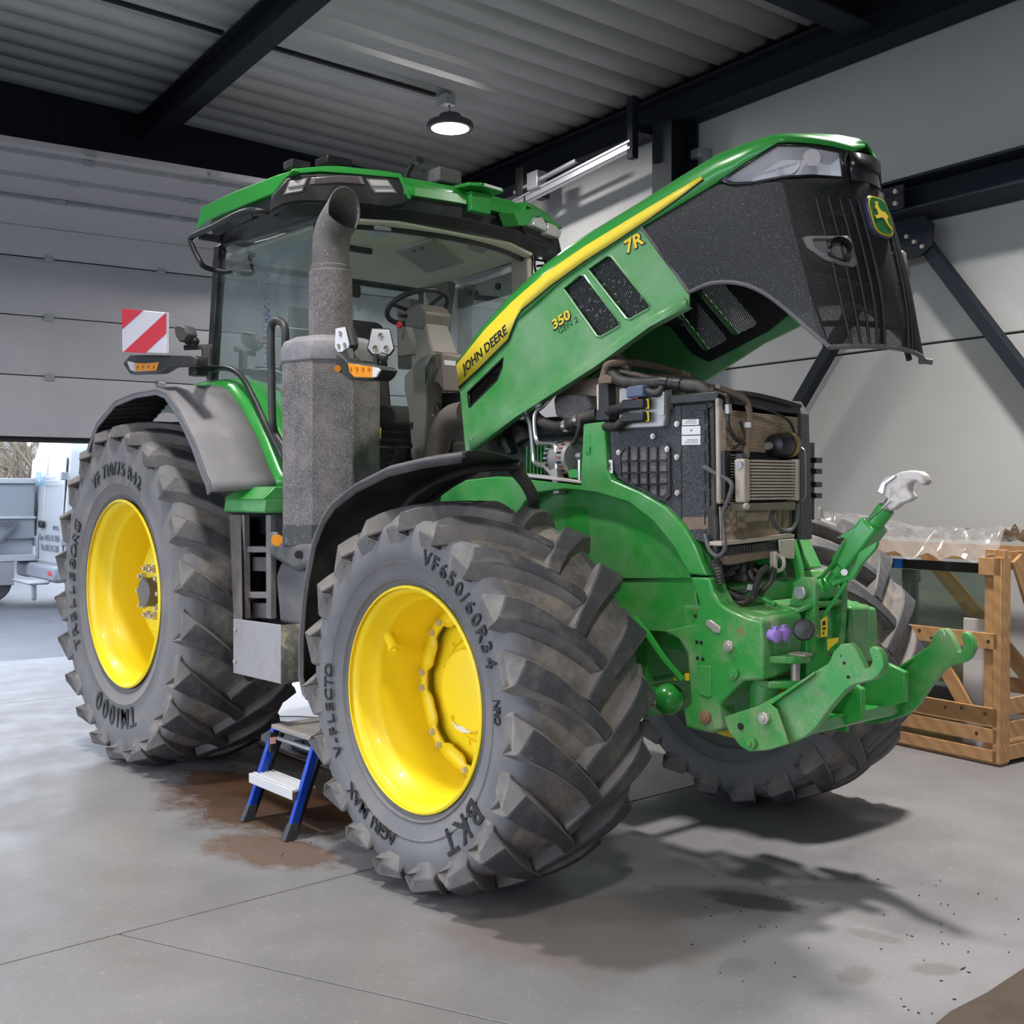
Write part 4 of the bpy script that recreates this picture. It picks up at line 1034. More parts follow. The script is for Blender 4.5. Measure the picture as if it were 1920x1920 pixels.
# tube joining both arms, gussets and stop bolt
O('arm_cross_tube', MB().prism([(1.0, -.40, .66), (1.20, -.36, .70), (1.22, -.36, .76), (1.02, -.40, .74)], (0, .76, 0)), GREENC, TR, bevel=.01)
O('arm_gusset', MB().prism([(1.10, .20, .70), (1.30, .22, .78), (1.30, .22, .90), (1.22, .21, .93), (1.10, .20, .80)], (0, .03, 0)), GREENC, TR, bevel=.005)
O('arm_gusset', MB().prism([(1.16, -.06, .69), (1.28, -.06, .74), (1.28, -.06, .86), (1.20, -.06, .90), (1.12, -.06, .78)], (0, .03, 0)), GREENC, TR, bevel=.005)
O('stop_bolt', MB().cyl((1.22, -.12, .86), (1.22, -.06, .86), .024, seg=16).cyl((1.22, -.14, .86), (1.22, -.115, .86), .015, seg=12), STEEL, TR, bevel=.003)

# ------------------------------------------------------------------ hydraulic top link with its white hook
b0 = Vector((1.07, 0, 1.225)); b1 = S(1668, 945, 'y', 0); ld_ = (b1 - b0).normalized()
L_ = (b1 - b0).length
tl = O('top_link', MB().cyl(b0 - ld_ * .03, b0 + ld_ * .05, .036, seg=20).cyl(b0 + ld_ * .04, b0 + ld_ * .11, .026, seg=16).cyl(b0 + ld_ * .10, b0 + ld_ * .17, .042, seg=24).cyl(b0 + ld_ * .30, b0 + ld_ * (L_ - .02), .034, seg=20), GREENC, TR, bevel=.003)
O('top_link_eye', MB().cyl((1.052, -.08, 1.225), (1.052, .08, 1.225), .045, seg=20), GREENC, tl, bevel=.004)
O('top_link_sleeve', MB().bar(b0 + ld_ * .14, b0 + ld_ * .36, .10, .085), GREENC, tl, bevel=.012)
O('top_link_rod', MB().cyl(b0 + ld_ * (L_ - .03), b0 + ld_ * (L_ + .05), .022, seg=16), STEEL, tl)
O('lock_plate', MB().prism([S(px, py, 'y', -.055) for px, py in ((1556, 1090), (1585, 1080), (1602, 1060), (1610, 1035), (1638, 1018), (1645, 1018), (1640, 1030), (1612, 1062), (1600, 1085), (1580, 1092), (1560, 1100))], (0, .02, 0)), GREENC, tl, bevel=.003)
O('lock_bolt', MB().cyl(S(1583, 1073, 'y', -.06), S(1583, 1073, 'y', -.075), .014, seg=8), ZINC, tl)
O('lock_handle', MB().tube([S(1588, 1090, 'y', -.05), S(1565, 1125, 'y', -.05), S(1540, 1160, 'y', -.05)], .008, 8), GREENC, tl)
O('locking_flag', MB().prism(SY([(1572, 1006), (1602, 990), (1606, 996), (1588, 1012)], -.05), (0, .01, 0)), GREENC, tl, bevel=.002)
O('trip_wire', MB().tube([S(px, py, 'y', -.04) for px, py in ((1672, 940), (1630, 972), (1585, 1000), (1570, 1008))], .003, 6).tube([S(px, py, 'y', -.02) for px, py in ((1672, 946), (1635, 975), (1590, 1005), (1572, 1008))], .003, 6), STEEL, tl)
O('hydraulic_line', MB().tube([S(px, py, 'y', -.06) for px, py in ((1580, 1020), (1565, 1050), (1545, 1075), (1533, 1085))], .005, 6, 4).tube([S(px, py, 'y', -.05) for px, py in ((1586, 1016), (1570, 1050), (1552, 1072), (1540, 1085))], .005, 6, 4), GREENC, tl)
hk = [(1658, 947), (1664, 935), (1645, 925), (1643, 922), (1650, 905), (1657, 897), (1675, 890), (1690, 884), (1706, 882), (1722, 884), (1732, 892), (1736, 903), (1732, 909), (1726, 910), (1718, 902), (1710, 901), (1702, 908), (1700, 920), (1708, 928), (1710, 934), (1700, 940), (1686, 945), (1678, 952), (1668, 958)]
WHITE = pm('chipped_white_paint', (.62, .57, .54), .5, dirt=((.25, .19, .15), .52, .7, 18, .8))
hook_ = O('catch_hook', MB().prism(SY(hk, -.025), (0, .05, 0)), WHITE, tl, bevel=.008, smooth=30)
O('hook_lever', MB().prism(SY([(1644, 922), (1652, 905), (1676, 890), (1680, 893), (1660, 908), (1656, 928)], -.035), (0, .012, 0)), STEEL, hook_, bevel=.003)
# ------------------------------------------------------------------ engine bay and cooling package
ENGD = pm('engine_dark_casting', (.02, .024, .022), .6, dirt=((.12, .10, .08), .45, .8, 9, .5))
ENGG = pm('engine_green', (.02, .15, .035), .45, dirt=((.15, .16, .11), .45, .8, 9, .4))
ALU = pm('cast_aluminium', (.42, .41, .40), .42, .6, dirt=((.2, .18, .15), .5, .85, 20, .5))
TANF = pm('dusty_tan_fins', (.62, .48, .33), .7, .2, dirt=((.17, .125, .085), .42, .72, 9, .55))
TANL = pm('dusty_tan_tank', (.50, .43, .36), .55, .2, dirt=((.30, .21, .14), .45, .75, 12, .5))
LABEL = pm('paper_label', (.75, .75, .74), .6)
O('engine_block', MB().rng(-1.15, .42, -.20, .20, 1.15, 1.90).rng(-.9, .2, -.15, .15, 1.9, 2.0), ENGD, TR, bevel=.02)
O('engine_sump', MB().rng(-.9, .42, -.26, .26, 1.0, 1.2), ENGG, TR, bevel=.02)
# transmission and rear axle under the cab
O('transmission', MB().rng(-2.9, -.9, -.30, .30, .72, 1.30), ENGG, TR, bevel=.03)
O('rear_axle_housing', MB().cyl((WB, -.72, 1.02), (WB, .72, 1.02), .17, seg=24).rng(WB - .35, WB + .35, -.42, .42, .72, 1.45), ENGG, TR, bevel=.02)
# alternator
c = Vector((-.125, -.31, 1.785))
COPPER = pm('copper_windings', (.32, .13, .05), .5, .4)
ax_ = Vector((1, -.12, 0)).normalized(); sA = Vector((.12, 1, 0)).normalized(); uA = Vector((0, 0, 1))
al = O('alternator', MB().lathe([(-.085, .03), (-.084, .062), (-.078, .074), (-.042, .079), (-.040, .074), (.026, .074), (.028, .080), (.062, .078), (.072, .066), (.074, .03)], c, ax_, 32, caps=True), ALU, TR, smooth=30)
O('winding_core', MB().lathe([(-.074, .0765), (-.045, .0795)], c, ax_, 32), LINER, al)
for k in range(22):
    a_ = 2 * math.pi * k / 22
    rd = sA * math.cos(a_) + uA * math.sin(a_)
    for t_, m_ in ((-.060, ALU), (.046, COPPER if k % 2 else LINER)):
        O('cooling_slot', MB().bar(c + ax_ * (t_ - .014) + rd * .079, c + ax_ * (t_ + .014) + rd * .079, .009, .006, rd), m_, al)
O('pulley', MB().lathe([(-.11, .02), (-.108, .034), (-.09, .034)], c, ax_, 20, caps=True), BLACKM, al)
O('alternator_mount', MB().bar(c + Vector((.0, -.06, -.05)), c + Vector((.02, -.06, -.17)), .05, .04), ALU, TR, bevel=.006)
O('green_bracket', MB().prism(SY([(1064, 884), (1070, 880), (1092, 880), (1094, 890), (1090, 897), (1066, 896)], -.37), (0, .04, 0)), GREENC, TR, bevel=.004)
O('tensioner_rod', MB().cyl(S(1087, 862, 'y', -.38), S(1087, 900, 'y', -.38), .010, seg=10).cyl(S(1083, 855, 'y', -.38), S(1092, 855, 'y', -.38), .016, seg=10), STEEL, TR)
# green filter housing with ribs
fh = O('filter_housing', MB().rng(-.36, -.24, -.34, -.22, 1.70, 1.85), ENGG, TR, bevel=.012)
for k in range(5):
    O('housing_rib', MB().rng(-.36 + k * .026, -.352 + k * .026, -.355, -.34, 1.705, 1.845), ENGG, fh, bevel=.002)
O('housing_rib', MB().rng(-.375, -.225, -.36, -.22, 1.69, 1.70), ENGG, fh)
# steel coolant lines
tubepx('coolant_line', [(1012, 755, -.30), (990, 775, -.34), (995, 800, -.35), (1000, 850, -.36), (1003, 868, -.36), (1022, 874, -.36), (1040, 895, -.36)], .0125, STEEL, TR)
tubepx('coolant_line', [(1045, 732, -.30), (1020, 760, -.34), (1003, 778, -.36), (1006, 825, -.36), (1016, 832, -.37), (1036, 833, -.37), (1043, 843, -.37), (1045, 893, -.37)], .010, STEEL, TR)
# expansion tank, black cover, coolant hose
COOL = pm('coolant_tank_plastic', (.62, .50, .40), .35, dirt=((.42, .24, .15), .45, .7, 5, .5))
O('expansion_tank', MB().prism(SY([(1040, 742), (1050, 722), (1075, 710), (1120, 708), (1124, 715), (1122, 772), (1110, 790), (1060, 790)], -.22), (0, .25, 0)), COOL, TR, bevel=.02)
O('coolant_level', MB().prism(SY([(1098, 757), (1121, 754), (1121, 773), (1110, 788), (1095, 786)], -.2225), (0, .003, 0)), pm('coolant_red', (.42, .10, .06), .3), TR)
O('intake_cover', MB().prism(SY([(1036, 748), (1042, 739), (1060, 737), (1095, 741), (1103, 748), (1106, 775), (1098, 790), (1060, 788), (1040, 780)], -.30), (0, .12, 0)), MUFF, TR, bevel=.02)
tubepx('coolant_hose', [(1000, 775, -.22), (1015, 790, -.33), (1040, 800, -.35), (1062, 798, -.35), (1085, 786, -.35), (1120, 776, -.33)], .026, HOSE, TR, seg=12)
O('hose_clamp', MB().cyl(S(1060, 799, 'y', -.35), S(1066, 797, 'y', -.35), .031, seg=14).cyl(S(1082, 788, 'y', -.35), S(1088, 785, 'y', -.35), .031, seg=14), STEEL, TR)
tubepx('intake_hose', [(925, 800, -.15), (950, 810, -.2), (975, 805, -.2), (985, 830, -.2)], .05, HOSE, TR, seg=14)
tubepx('wire_loom', [(1085, 775, -.36), (1086, 800, -.37), (1075, 830, -.34), (1050, 840, -.3)], .010, HOSE, TR)
O('bracket_arm', MB().prism(SY([(932, 815), (942, 812), (958, 848), (950, 853)], -.30), (0, .05, 0)), BLACKM, TR, bevel=.004)
O('air_pipe', MB().tube([S(px, py, 'y', -.18) for px, py in ((815, 860), (826, 815), (845, 785), (875, 775))], .07, 16, 6), pm('exhaust_pipe', (.30, .25, .22), .5, .5, dirt=((.3, .12, .06), .5, .8, 10, .6)), TR)
# upright: black extension and tan hood-stop on top of the green post
up_ = PL('post_extension', [(1117, 789), (1117, 770), (1122, 768), (1122, 720), (1140, 718), (1142, 788)], -.40, .05, BLACKM, TR)
PL('post_trim', [(1118, 722), (1122, 720), (1122, 768), (1119, 770)], -.405, .02, COOL, TR, bevel=.002)
O('hood_stop_frame', MB().tube([S(px, py, 'y', y) for px, py, y in ((1130, 712, -.40), (1135, 693, -.40), (1143, 682, -.40), (1180, 680, -.30), (1225, 686, -.1), (1262, 695, .1), (1290, 705, .3))], .016, 8, 4), BROWND, TR)
PL('stop_lug', [(1121, 708), (1134, 702), (1146, 706), (1146, 718), (1122, 720)], -.42, .04, BROWND, TR)
O('seal_lip', MB().grid([[Vector((.18, y, 2.10)), Vector((.22, y, 2.155 - .35 * y * y)), Vector((.26, y, 2.16 - .35 * y * y)), Vector((.30, y, 2.10))] for y in [i / 10 - .4 for i in range(9)]]), BROWND, TR, solid=.01)
# fan shroud / radiator box
SHR = pm('shroud_black_dusty', (.020, .021, .025), .55, dirt=((.10, .10, .11), .45, .75, 3, .5), specks=(((.22, .22, .24), .56, 240, .5), ((.4, .4, .4), .68, 180, .5)))
sh = PL('fan_shroud', [(1140, 800), (1245, 800), (1262, 763), (1277, 757), (1290, 738), (1312, 736), (1326, 762), (1332, 1020), (1290, 1012), (1262, 968), (1226, 942), (1172, 908), (1140, 872)], -.372, .70, SHR, TR, bevel=.006, smooth=30)
PL('shroud_seam', [(1276, 757), (1277.5, 757), (1278.5, 1004), (1277, 1002)], -.3735, .003, LINER, sh, bevel=0)
vg_o = SY([(1160, 896), (1157, 852), (1164, 838), (1178, 831), (1250, 829), (1257, 838), (1258, 930), (1250, 938), (1236, 938)], -.378)
vc = sum(vg_o, Vector()) / len(vg_o)
vg_i = [p.lerp(vc, .14) for p in vg_o]
vg = O('shroud_vent', plate_mb(vg_o, [vg_i], -.384, .012), SHR, sh, bevel=.003)
O('vent_screen', MB().prism([p + Vector((0, .002, 0)) for p in vg_i], (0, .002, 0)), MUFF, vg)
for x in (1178, 1196, 1214, 1232):
    t0, t1 = (838, 905 + (x - 1178) * .45)
    O('vent_bar', MB().bar(S(x, t0, 'y', -.384), S(x + 1, t1, 'y', -.384), .007, .008), BLACKM, vg)
for y_, x0, x1 in ((864, 1163, 1251), (886, 1164, 1251), (908, 1190, 1251)):
    O('vent_bar', MB().bar(S(x0, y_ + 1, 'y', -.384), S(x1, y_ - 1, 'y', -.384), .007, .008), BLACKM, vg)
for px, py in ((1159, 848), (1250, 842), (1268, 795), (1268, 857), (1269, 924), (1223, 818)):
    c = S(px, py, 'y', -.386)
    O('shroud_bolt', MB().cyl(c + Vector((0, .012, 0)), c, .012, seg=14).cyl(c, c + Vector((0, -.005, 0)), .007, seg=6), ZINC, sh)
for i, (x0, y0, x1, y1) in enumerate(((1279, 786, 1310, 797), (1278, 799, 1313, 815), (1278, 817, 1313, 834))):
    lb = PL('label_sheet', [(x0, y0 + .5), (x1, y0 - .5), (x1, y1 - .5), (x0, y1 + .5)], -.3745, .002, LABEL, sh, bevel=0)
    mb = MB()
    if i == 1: mb.prism(SY([(1294, 805), (1298, 805), (1298, 809), (1294, 809)], -.3752), (0, .0006, 0))
    else:
        for k in range(3):
            mb.prism(SY([(x0 + 4 + 3 * k, y1 - 3 - 3 * k), (x1 - 4, y1 - 3.4 - 3 * k), (x1 - 4, y1 - 4.6 - 3 * k), (x0 + 4 + 3 * k, y1 - 4.2 - 3 * k)], -.3752), (0, .0006, 0))
    O('label_print', mb, pm('print_grey', (.25, .25, .25), .7), lb)
PL('caution_label', [(1136, 863), (1148, 862), (1149, 887), (1137, 889)], -.402 + .02, .002, LABEL, sh, bevel=0)
O('label_print', MB().tube([S(px, py, 'y', -.3835) for px, py in ((1140, 868), (1145, 870), (1140, 877), (1145, 880))], .002, 6, 4, closed=True), DECB, sh)
for k in range(7):
    y0 = 768 + k * 38
    PL('slot', [(1320, y0), (1323, y0), (1323.5, y0 + 26), (1320.5, y0 + 26)], -.374, .003, LINER, sh, bevel=0)
PL('dusty_patch_panel', [(1279, 970), (1327, 969), (1328, 992), (1279, 994)], -.3738, .003, BROWND, sh, bevel=.001)
# control unit with connectors
ecu = PL('control_unit', [(1160, 728), (1176, 722), (1246, 722), (1248, 775), (1244, 800), (1230, 802), (1170, 804), (1160, 790)], -.40, .05, ALU, TR, bevel=.006)
for k in range(8):
    O('heat_fin', MB().bar(S(1235, 738 + k * 5.5, 'y', -.41), S(1246, 737 + k * 5.5, 'y', -.41), .006, .012), ALU, ecu)
for (y_, m_) in ((757, YELLOWS), (781, YELLOWS)):
    O('connector_lock', MB().tube([S(px, py, 'y', -.425) for px, py in ((1199, y_ - 7), (1215, y_ - 8), (1216, y_ + 8), (1200, y_ + 10))], .005, 6), m_, ecu)
    O('connector', MB().bar(S(1172, y_ + 3, 'y', -.425), S(1213, y_, 'y', -.425), .05, .045), BLACKP, ecu, bevel=.008)
O('connector', MB().bar(S(1182, 737, 'y', -.43), S(1213, 733, 'y', -.43), .055, .05), pm('connector_blue_grey', (.10, .13, .20), .5), ecu, bevel=.008)
O('connector_lock', MB().tube([S(px, py, 'y', -.445) for px, py in ((1198, 729), (1182, 730), (1181, 746), (1197, 747))], .004, 6), pm('red_lock', (.6, .05, .06), .4), ecu)
tubepx('wire_loom', [(1140, 770, -.41), (1155, 768, -.42), (1175, 760, -.425)], .022, HOSE, TR, seg=10)
tubepx('wire_loom', [(1135, 800, -.41), (1155, 800, -.42), (1172, 786, -.425)], .020, HOSE, TR, seg=10)
tubepx('wire_loom', [(1213, 733, -.43), (1232, 738, -.42), (1244, 725, -.40)], .016, HOSE, TR, seg=10)
# big loom over the top of the cooling package
tubepx('main_loom', [(1145, 700, -.38), (1165, 715, -.40), (1200, 720, -.40), (1245, 717, -.39), (1285, 722, -.38), (1315, 726, -.37), (1330, 740, -.37), (1338, 765, -.37)], .026, HOSE, TR, seg=12)
tubepx('wire_loom', [(1150, 695, -.36), (1190, 703, -.36), (1230, 712, -.37), (1260, 718, -.36)], .014, HOSE, TR)
O('loom_tape', MB().cyl(S(1243, 717, 'y', -.39), S(1256, 718, 'y', -.388), .030, seg=14).cyl(S(1270, 720, 'y', -.384), S(1280, 721, 'y', -.383), .029, seg=14), BLACKM, TR)
tubepx('wire_loom', [(1258, 725, -.35), (1264, 745, -.34), (1278, 752, -.34)], .012, HOSE, TR)
# corrugated conduit down the right edge
mb = MB()
pp = spline([S(px, py, 'y', -.37) for px, py in ((1338, 760), (1340, 850), (1341, 950), (1343, 1010), (1346, 1060), (1352, 1095))], 12)
mb.tube(pp, [.016 if i % 2 else .019 for i in range(len(pp) * 1)], 10)
O('corrugated_conduit', mb, HOSE, TR)
lev = O('lever_hose', MB().tube([S(px, py, 'y', y) for px, py, y in ((1318, 876, -.38), (1340, 887, -.40), (1362, 898, -.40), (1372, 910, -.40), (1366, 935, -.40), (1355, 965, -.40), (1358, 1000, -.40), (1358, 1030, -.40), (1345, 1042, -.40), (1330, 1030, -.40), (1322, 1002, -.38))], .009, 8, 6), GREYP, TR)
PL('lever_end', [(1316, 872), (1322, 872), (1340, 884), (1338, 890), (1318, 880)], -.405, .012, GREYP, lev, bevel=.003)
# cooling package front: x = .80 upper core, .84 coolers
XF = .855
def coreX(name, px, x, m, horiz, n, fin):
    P4 = SX(px, x)
    o = O(name, MB().prism([p + Vector((-.012, 0, 0)) for p in P4], (-.04, 0, 0)), pm(name + '_dark', (.10, .075, .05), .8), TR)
    tl_, tr2, br_, bl_ = P4
    mb = MB()
    for k in range(n):
        f = (k + .5) / n
        if horiz: a, b_ = tl_.lerp(bl_, f), tr2.lerp(br_, f)
        else: a, b_ = tl_.lerp(tr2, f), bl_.lerp(br_, f)
        mb.bar(a, b_, .016, fin, (1, 0, 0) if not horiz else (0, 0, 1))
    O('fins', mb, m, o)
    return o
coreX('condenser', [(1358, 768), (1497, 783), (1497, 852), (1358, 845)], XF, TANF, True, 22, .005)
coreX('condenser', [(1358, 850), (1400, 852), (1400, 945), (1358, 945)], XF, TANF, True, 18, .005)
coreX('charge_air_cooler', [(1350, 950), (1492, 938), (1488, 1005), (1352, 1013)], XF - .02, TANF, False, 46, .005)
O('header_tank', MB().prism(SX([(1347, 746), (1357, 747), (1360, 944), (1349, 945)], XF + .01), (-.02, 0, 0)), TANL, TR, bevel=.008)
O('top_frame', MB().prism(SX([(1346, 733), (1400, 737), (1500, 760), (1504, 778), (1440, 770), (1346, 752)], XF), (-.25, 0, 0)), BLACKM, TR, bevel=.006)
O('top_seal', MB().tube(SX([(1345, 735), (1400, 738), (1450, 748), (1500, 762)], XF + .02), .010, 8, 4), HOSE, TR)
O('side_frame', MB().prism(SX([(1497, 775), (1504, 776), (1504, 1010), (1495, 1010)], XF + .01), (-.10, 0, 0)), BLACKM, TR, bevel=.004)
O('cooler_bracket', MB().prism(SX([(1359, 846), (1370, 845), (1371, 930), (1360, 935)], XF + .03), (-.02, 0, 0)), BLACKM, TR, bevel=.003)
O('cooler_bracket', MB().prism(SX([(1390, 850), (1398, 850), (1398, 955), (1390, 955)], XF + .06), (-.03, 0, 0)), GREYP, TR, bevel=.003)
# fuel cooler in front
fc_ = coreX('fuel_cooler', [(1407, 861), (1493, 863), (1493, 937), (1407, 938)], XF + .09, TANL, True, 13, .008)
O('cooler_tank', MB().prism(SX([(1395, 860), (1407, 860), (1408, 941), (1396, 943)], XF + .10), (-.05, 0, 0)), TANL, fc_, bevel=.008)
O('cooler_tank', MB().prism(SX([(1493, 861), (1500, 861), (1500, 938), (1493, 939)], XF + .10), (-.05, 0, 0)), TANL, fc_, bevel=.006)
O('cooler_tray', MB().prism(SX([(1394, 944), (1492, 940), (1492, 956), (1398, 958)], XF + .09), (-.07, 0, 0)), pm('olive_dust_metal', (.17, .15, .11), .7), fc_, bevel=.004)
O('tank_cap', MB().lathe([(0, .012), (.012, .014), (.016, .01)], S(1397, 949, 'x', XF + .10), (1, -.3, 0), 12, caps=True), TANL, fc_)
O('cooler_port', MB().cyl(S(1385, 872, 'x', XF + .08), S(1400, 870, 'x', XF + .08), .016, seg=12), ALU, fc_)
tubepx('cooler_line', [(1502, 840, .18), (1508, 850, .18), (1509, 900, .18), (1508, 930, .18), (1500, 940, .18)], .006, ALU, TR)
# receiver drier
c0, c1 = S(1447, 836, 'x', XF + .05), S(1490, 833, 'x', XF + .05)
dr_ = O('receiver_drier', MB().lathe([(0, .001), (.002, .03), (.012, .046), (.03, .050), (.135, .050), (.145, .044), (.15, .001)], c0, c1 - c0, 24), BLACKM, TR, smooth=40)
O('drier_strap', MB().lathe([(.10, .0515), (.125, .0515)], c0, c1 - c0, 24), pm('brass_strap', (.35, .25, .10), .5, .5), dr_, solid=.003)
O('drier_port', MB().cyl(c0 + Vector((.0, -.01, 0)), c0 + (c0 - c1).normalized() * .03, .016, seg=8), ALU, dr_)
tubepx('drier_pipe', [(1442, 835, -.08), (1420, 833, -.16), (1403, 833, -.22)], .006, ALU, TR, sm=0)
# refrigerant hoses in front of the cores
def hoseX(pts, r, m=HOSE, x=XF + .04, name='refrigerant_hose'):
    return O(name, MB().tube(SX(pts, x), r, 8, 6), m, TR)
hoseX([(1335, 729), (1352, 734), (1363, 742), (1365, 770), (1366, 800), (1380, 823), (1396, 832)], .009)
hoseX([(1345, 726), (1375, 737), (1398, 750), (1405, 775), (1403, 800), (1400, 840), (1400, 858)], .013, BROWND)
hoseX([(1380, 755), (1420, 762), (1455, 775), (1480, 790), (1490, 812)], .006)
hoseX([(1388, 790), (1395, 820), (1380, 838), (1372, 838)], .006)
hoseX([(1337, 730), (1352, 735), (1362, 740)], .008, ALU, name='hard_line')
O('hose_fitting', MB().cyl(S(1365, 758, 'x', XF + .04), S(1366, 775, 'x', XF + .04), .014, seg=8), ALU, TR)
O('hose_label', MB().cyl(S(1402, 792, 'x', XF + .04), S(1402, 802, 'x', XF + .04), .0145, seg=10), LABEL, TR)
hoseX([(1494, 945), (1493, 975), (1480, 995), (1458, 990), (1447, 970), (1455, 955), (1470, 952)], .010, GREYP, XF + .03, 'drain_hose')
O('bottom_bar', MB().prism(SX([(1352, 1016), (1490, 1001), (1490, 1008), (1352, 1024)], XF + .03), (-.06, 0, 0)), TANL, TR, bevel=.003)
mb = MB()
for k in range(22):
    f = k / 21
    a = S(1362 + 110 * f, 1026 - 12 * f, 'x', XF + .02); mb.bar(a, a + Vector((.0, .006, -.03)), .012, .010)
O('corrugated_seal', mb, HOSE, TR)
O('lower_crossmember', MB().prism(SX([(1360, 1042), (1455, 1025), (1485, 1025), (1487, 1045), (1450, 1045), (1370, 1060)], XF + .02), (-.05, 0, 0)), BROWND, TR, bevel=.005)
O('hinge_plate', MB().prism(SX([(1462, 1012), (1490, 1010), (1490, 1048), (1464, 1046)], XF + .04), (-.01, 0, 0)), TANL, TR, bevel=.003)
# brackets sticking out on the far side of the package
for z_ in (1.77, 1.72, 1.66, 1.61):
    O('far_bracket', MB().rng(.70, .74, .42, .47, z_ - .012, z_ + .012), BLACKM, TR, bevel=.002)
O('far_frame', MB().rng(.68, .72, .38, .44, 1.50, 1.85), BLACKM, TR, bevel=.003)
# pocket below the cooler: hoses, manifold, lever, shackle
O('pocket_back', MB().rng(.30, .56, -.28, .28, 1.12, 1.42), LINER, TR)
mc = S(1393, 1072, 'y', -.18)
O('valve_manifold', MB().box(mc, (.07, .06, .08)).box(mc + Vector((.03, -.03, .015)), (.02, .02, .03)), HOSE, TR, bevel=.006)
for pts, r in (([(1345, 1050, -.3), (1345, 1080, -.3), (1358, 1105, -.28), (1385, 1120, -.25), (1410, 1122, -.2), (1418, 1100, -.2), (1425, 1075, -.18), (1440, 1062, -.15)], .014),
               ([(1352, 1080, -.28), (1370, 1070, -.25), (1385, 1060, -.22)], .012), ([(1350, 1085, -.28), (1378, 1072, -.25)], .010), ([(1405, 1062, -.18), (1425, 1078, -.15), (1415, 1090, -.15)], .010),
               ([(1452, 1065, -.12), (1445, 1090, -.12), (1432, 1105, -.15), (1425, 1115, -.15)], .013), ([(1345, 1100, -.3), (1365, 1125, -.28), (1395, 1130, -.25), (1408, 1118, -.2)], .010),
               ([(1340, 1050, -.33), (1338, 1090, -.33), (1350, 1110, -.3)], .018), ([(1405, 1070, -.2), (1412, 1085, -.2), (1430, 1085, -.15)], .009), ([(1356, 1098, -.24), (1372, 1110, -.22), (1400, 1108, -.2), (1408, 1092, -.18)], .009)):
    tubepx('hydraulic_hose', pts, r, HOSE, TR)
O('tag_label', MB().prism(SX([(1402, 1096), (1415, 1095), (1414, 1107), (1401, 1106)], .85), (.003, 0, 0)), LABEL, TR)
PL('green_lever', [(1370, 1095), (1380, 1085), (1390, 1095), (1392, 1108), (1385, 1118), (1372, 1112)], -.10, .012, ENGG, TR, bevel=.003)
PL('green_stay', [(1480, 1012), (1486, 1012), (1500, 1065), (1502, 1088), (1492, 1088)], .05, .03, GREENC, TR)
PL('green_stay', [(1395, 1045), (1430, 1040), (1455, 1035), (1455, 1050), (1420, 1060)], .0, .03, GREENC, TR)
O('green_pipe', MB().tube([S(px, py, 'y', -.2) for px, py in ((1432, 1122), (1442, 1128), (1454, 1134))], .010, 8), GREENC, TR)
sc_ = S(1458, 1055, 'y', -.10)
O('shackle', MB().tube([sc_ + Vector((-.02, 0, -.03)), sc_ + Vector((.02, -.01, -.03)), sc_ + Vector((.045, -.02, -.01)), sc_ + Vector((.04, -.02, .02)), sc_ + Vector((.0, 0, .03)), sc_ + Vector((-.02, 0, .02))], .008, 8, 4), TANL, TR)
O('shackle_plate', MB().box(sc_ + Vector((-.02, 0, .0)), (.03, .02, .09)), TANL, TR, bevel=.006)
# ------------------------------------------------------------------ muffler and exhaust
MC = Vector((-1.24, -.90, 0)); mr = .240
def octo(r, z, a0=0.0, sx=1.0):
    return [Vector((MC.x + math.cos(a0 + math.pi / 8 + k * math.pi / 4) * r / math.cos(math.pi / 8), MC.y + math.sin(a0 + math.pi / 8 + k * math.pi / 4) * r / math.cos(math.pi / 8), z)) for k in range(8)]
A0 = R(-30)
mf = O('muffler', MB().loft([octo(mr, 1.375, A0), octo(mr, 1.47, A0), octo(mr, 2.31, A0)]), MUFF, TR, bevel=.006)
O('muffler_skirt', MB().loft([octo(mr + .002, 1.365, A0), octo(mr + .003, 1.465, A0)], True, False), pm('scuffed_black', (.05, .05, .05), .6, dirt=((.4, .38, .36), .55, .7, 25, .8)), mf)
O('muffler_cap', MB().loft([octo(mr + .006, 2.27, A0), octo(mr + .008, 2.33, A0), octo(mr - .01, 2.37, A0), octo(mr - .07, 2.40, A0), octo(.11, 2.41, A0)]), pm('dusty_muffler_cap', (.17, .165, .18), .55, dirt=((.35, .33, .34), .4, .7, 8, .6), specks=((.5, .5, .5), .66, 130, .6)), mf, bevel=.006)
O('exhaust_sleeve', MB().lathe([(2.40, .112), (2.74, .108), (2.75, .094)], MC, (0, 0, 1), 32), MUFF, mf, smooth=40)
pts = [MC + Vector((0, 0, 2.70)), MC + Vector((0, 0, 2.80)), MC + Vector((.005, 0, 2.88)), MC + Vector((.035, .0, 2.955)), MC + Vector((.10, .01, 3.02))]
ex = MB().tube(pts, .091, 28, 5, caps=False)
EXM = pm('sooty_exhaust', (.10, .090, .088), .6, dirt=((.2, .18, .17), .4, .7, 6, .6), specks=((.5, .48, .46), .67, 110, .7))
# slanted outlet
end = ex.v[-28:]; d_ = Vector((.55, .2, -.0)).normalized()
ed = Vector((.74, .1, .66)).normalized()
for i, p in enumerate(end):
    t_ = (MC.x + .112 - p.x) / ed.x
    p += ed * t_
O('exhaust_pipe', ex, EXM, mf, smooth=50, solid=.006)
O('exhaust_collar', MB().lathe([(2.74, .096), (2.745, .100), (2.765, .100), (2.77, .094)], MC, (0, 0, 1), 32), EXM, mf, solid=.004)
dent = S(750 * .0 + 655, 800, 'y', -1.08)
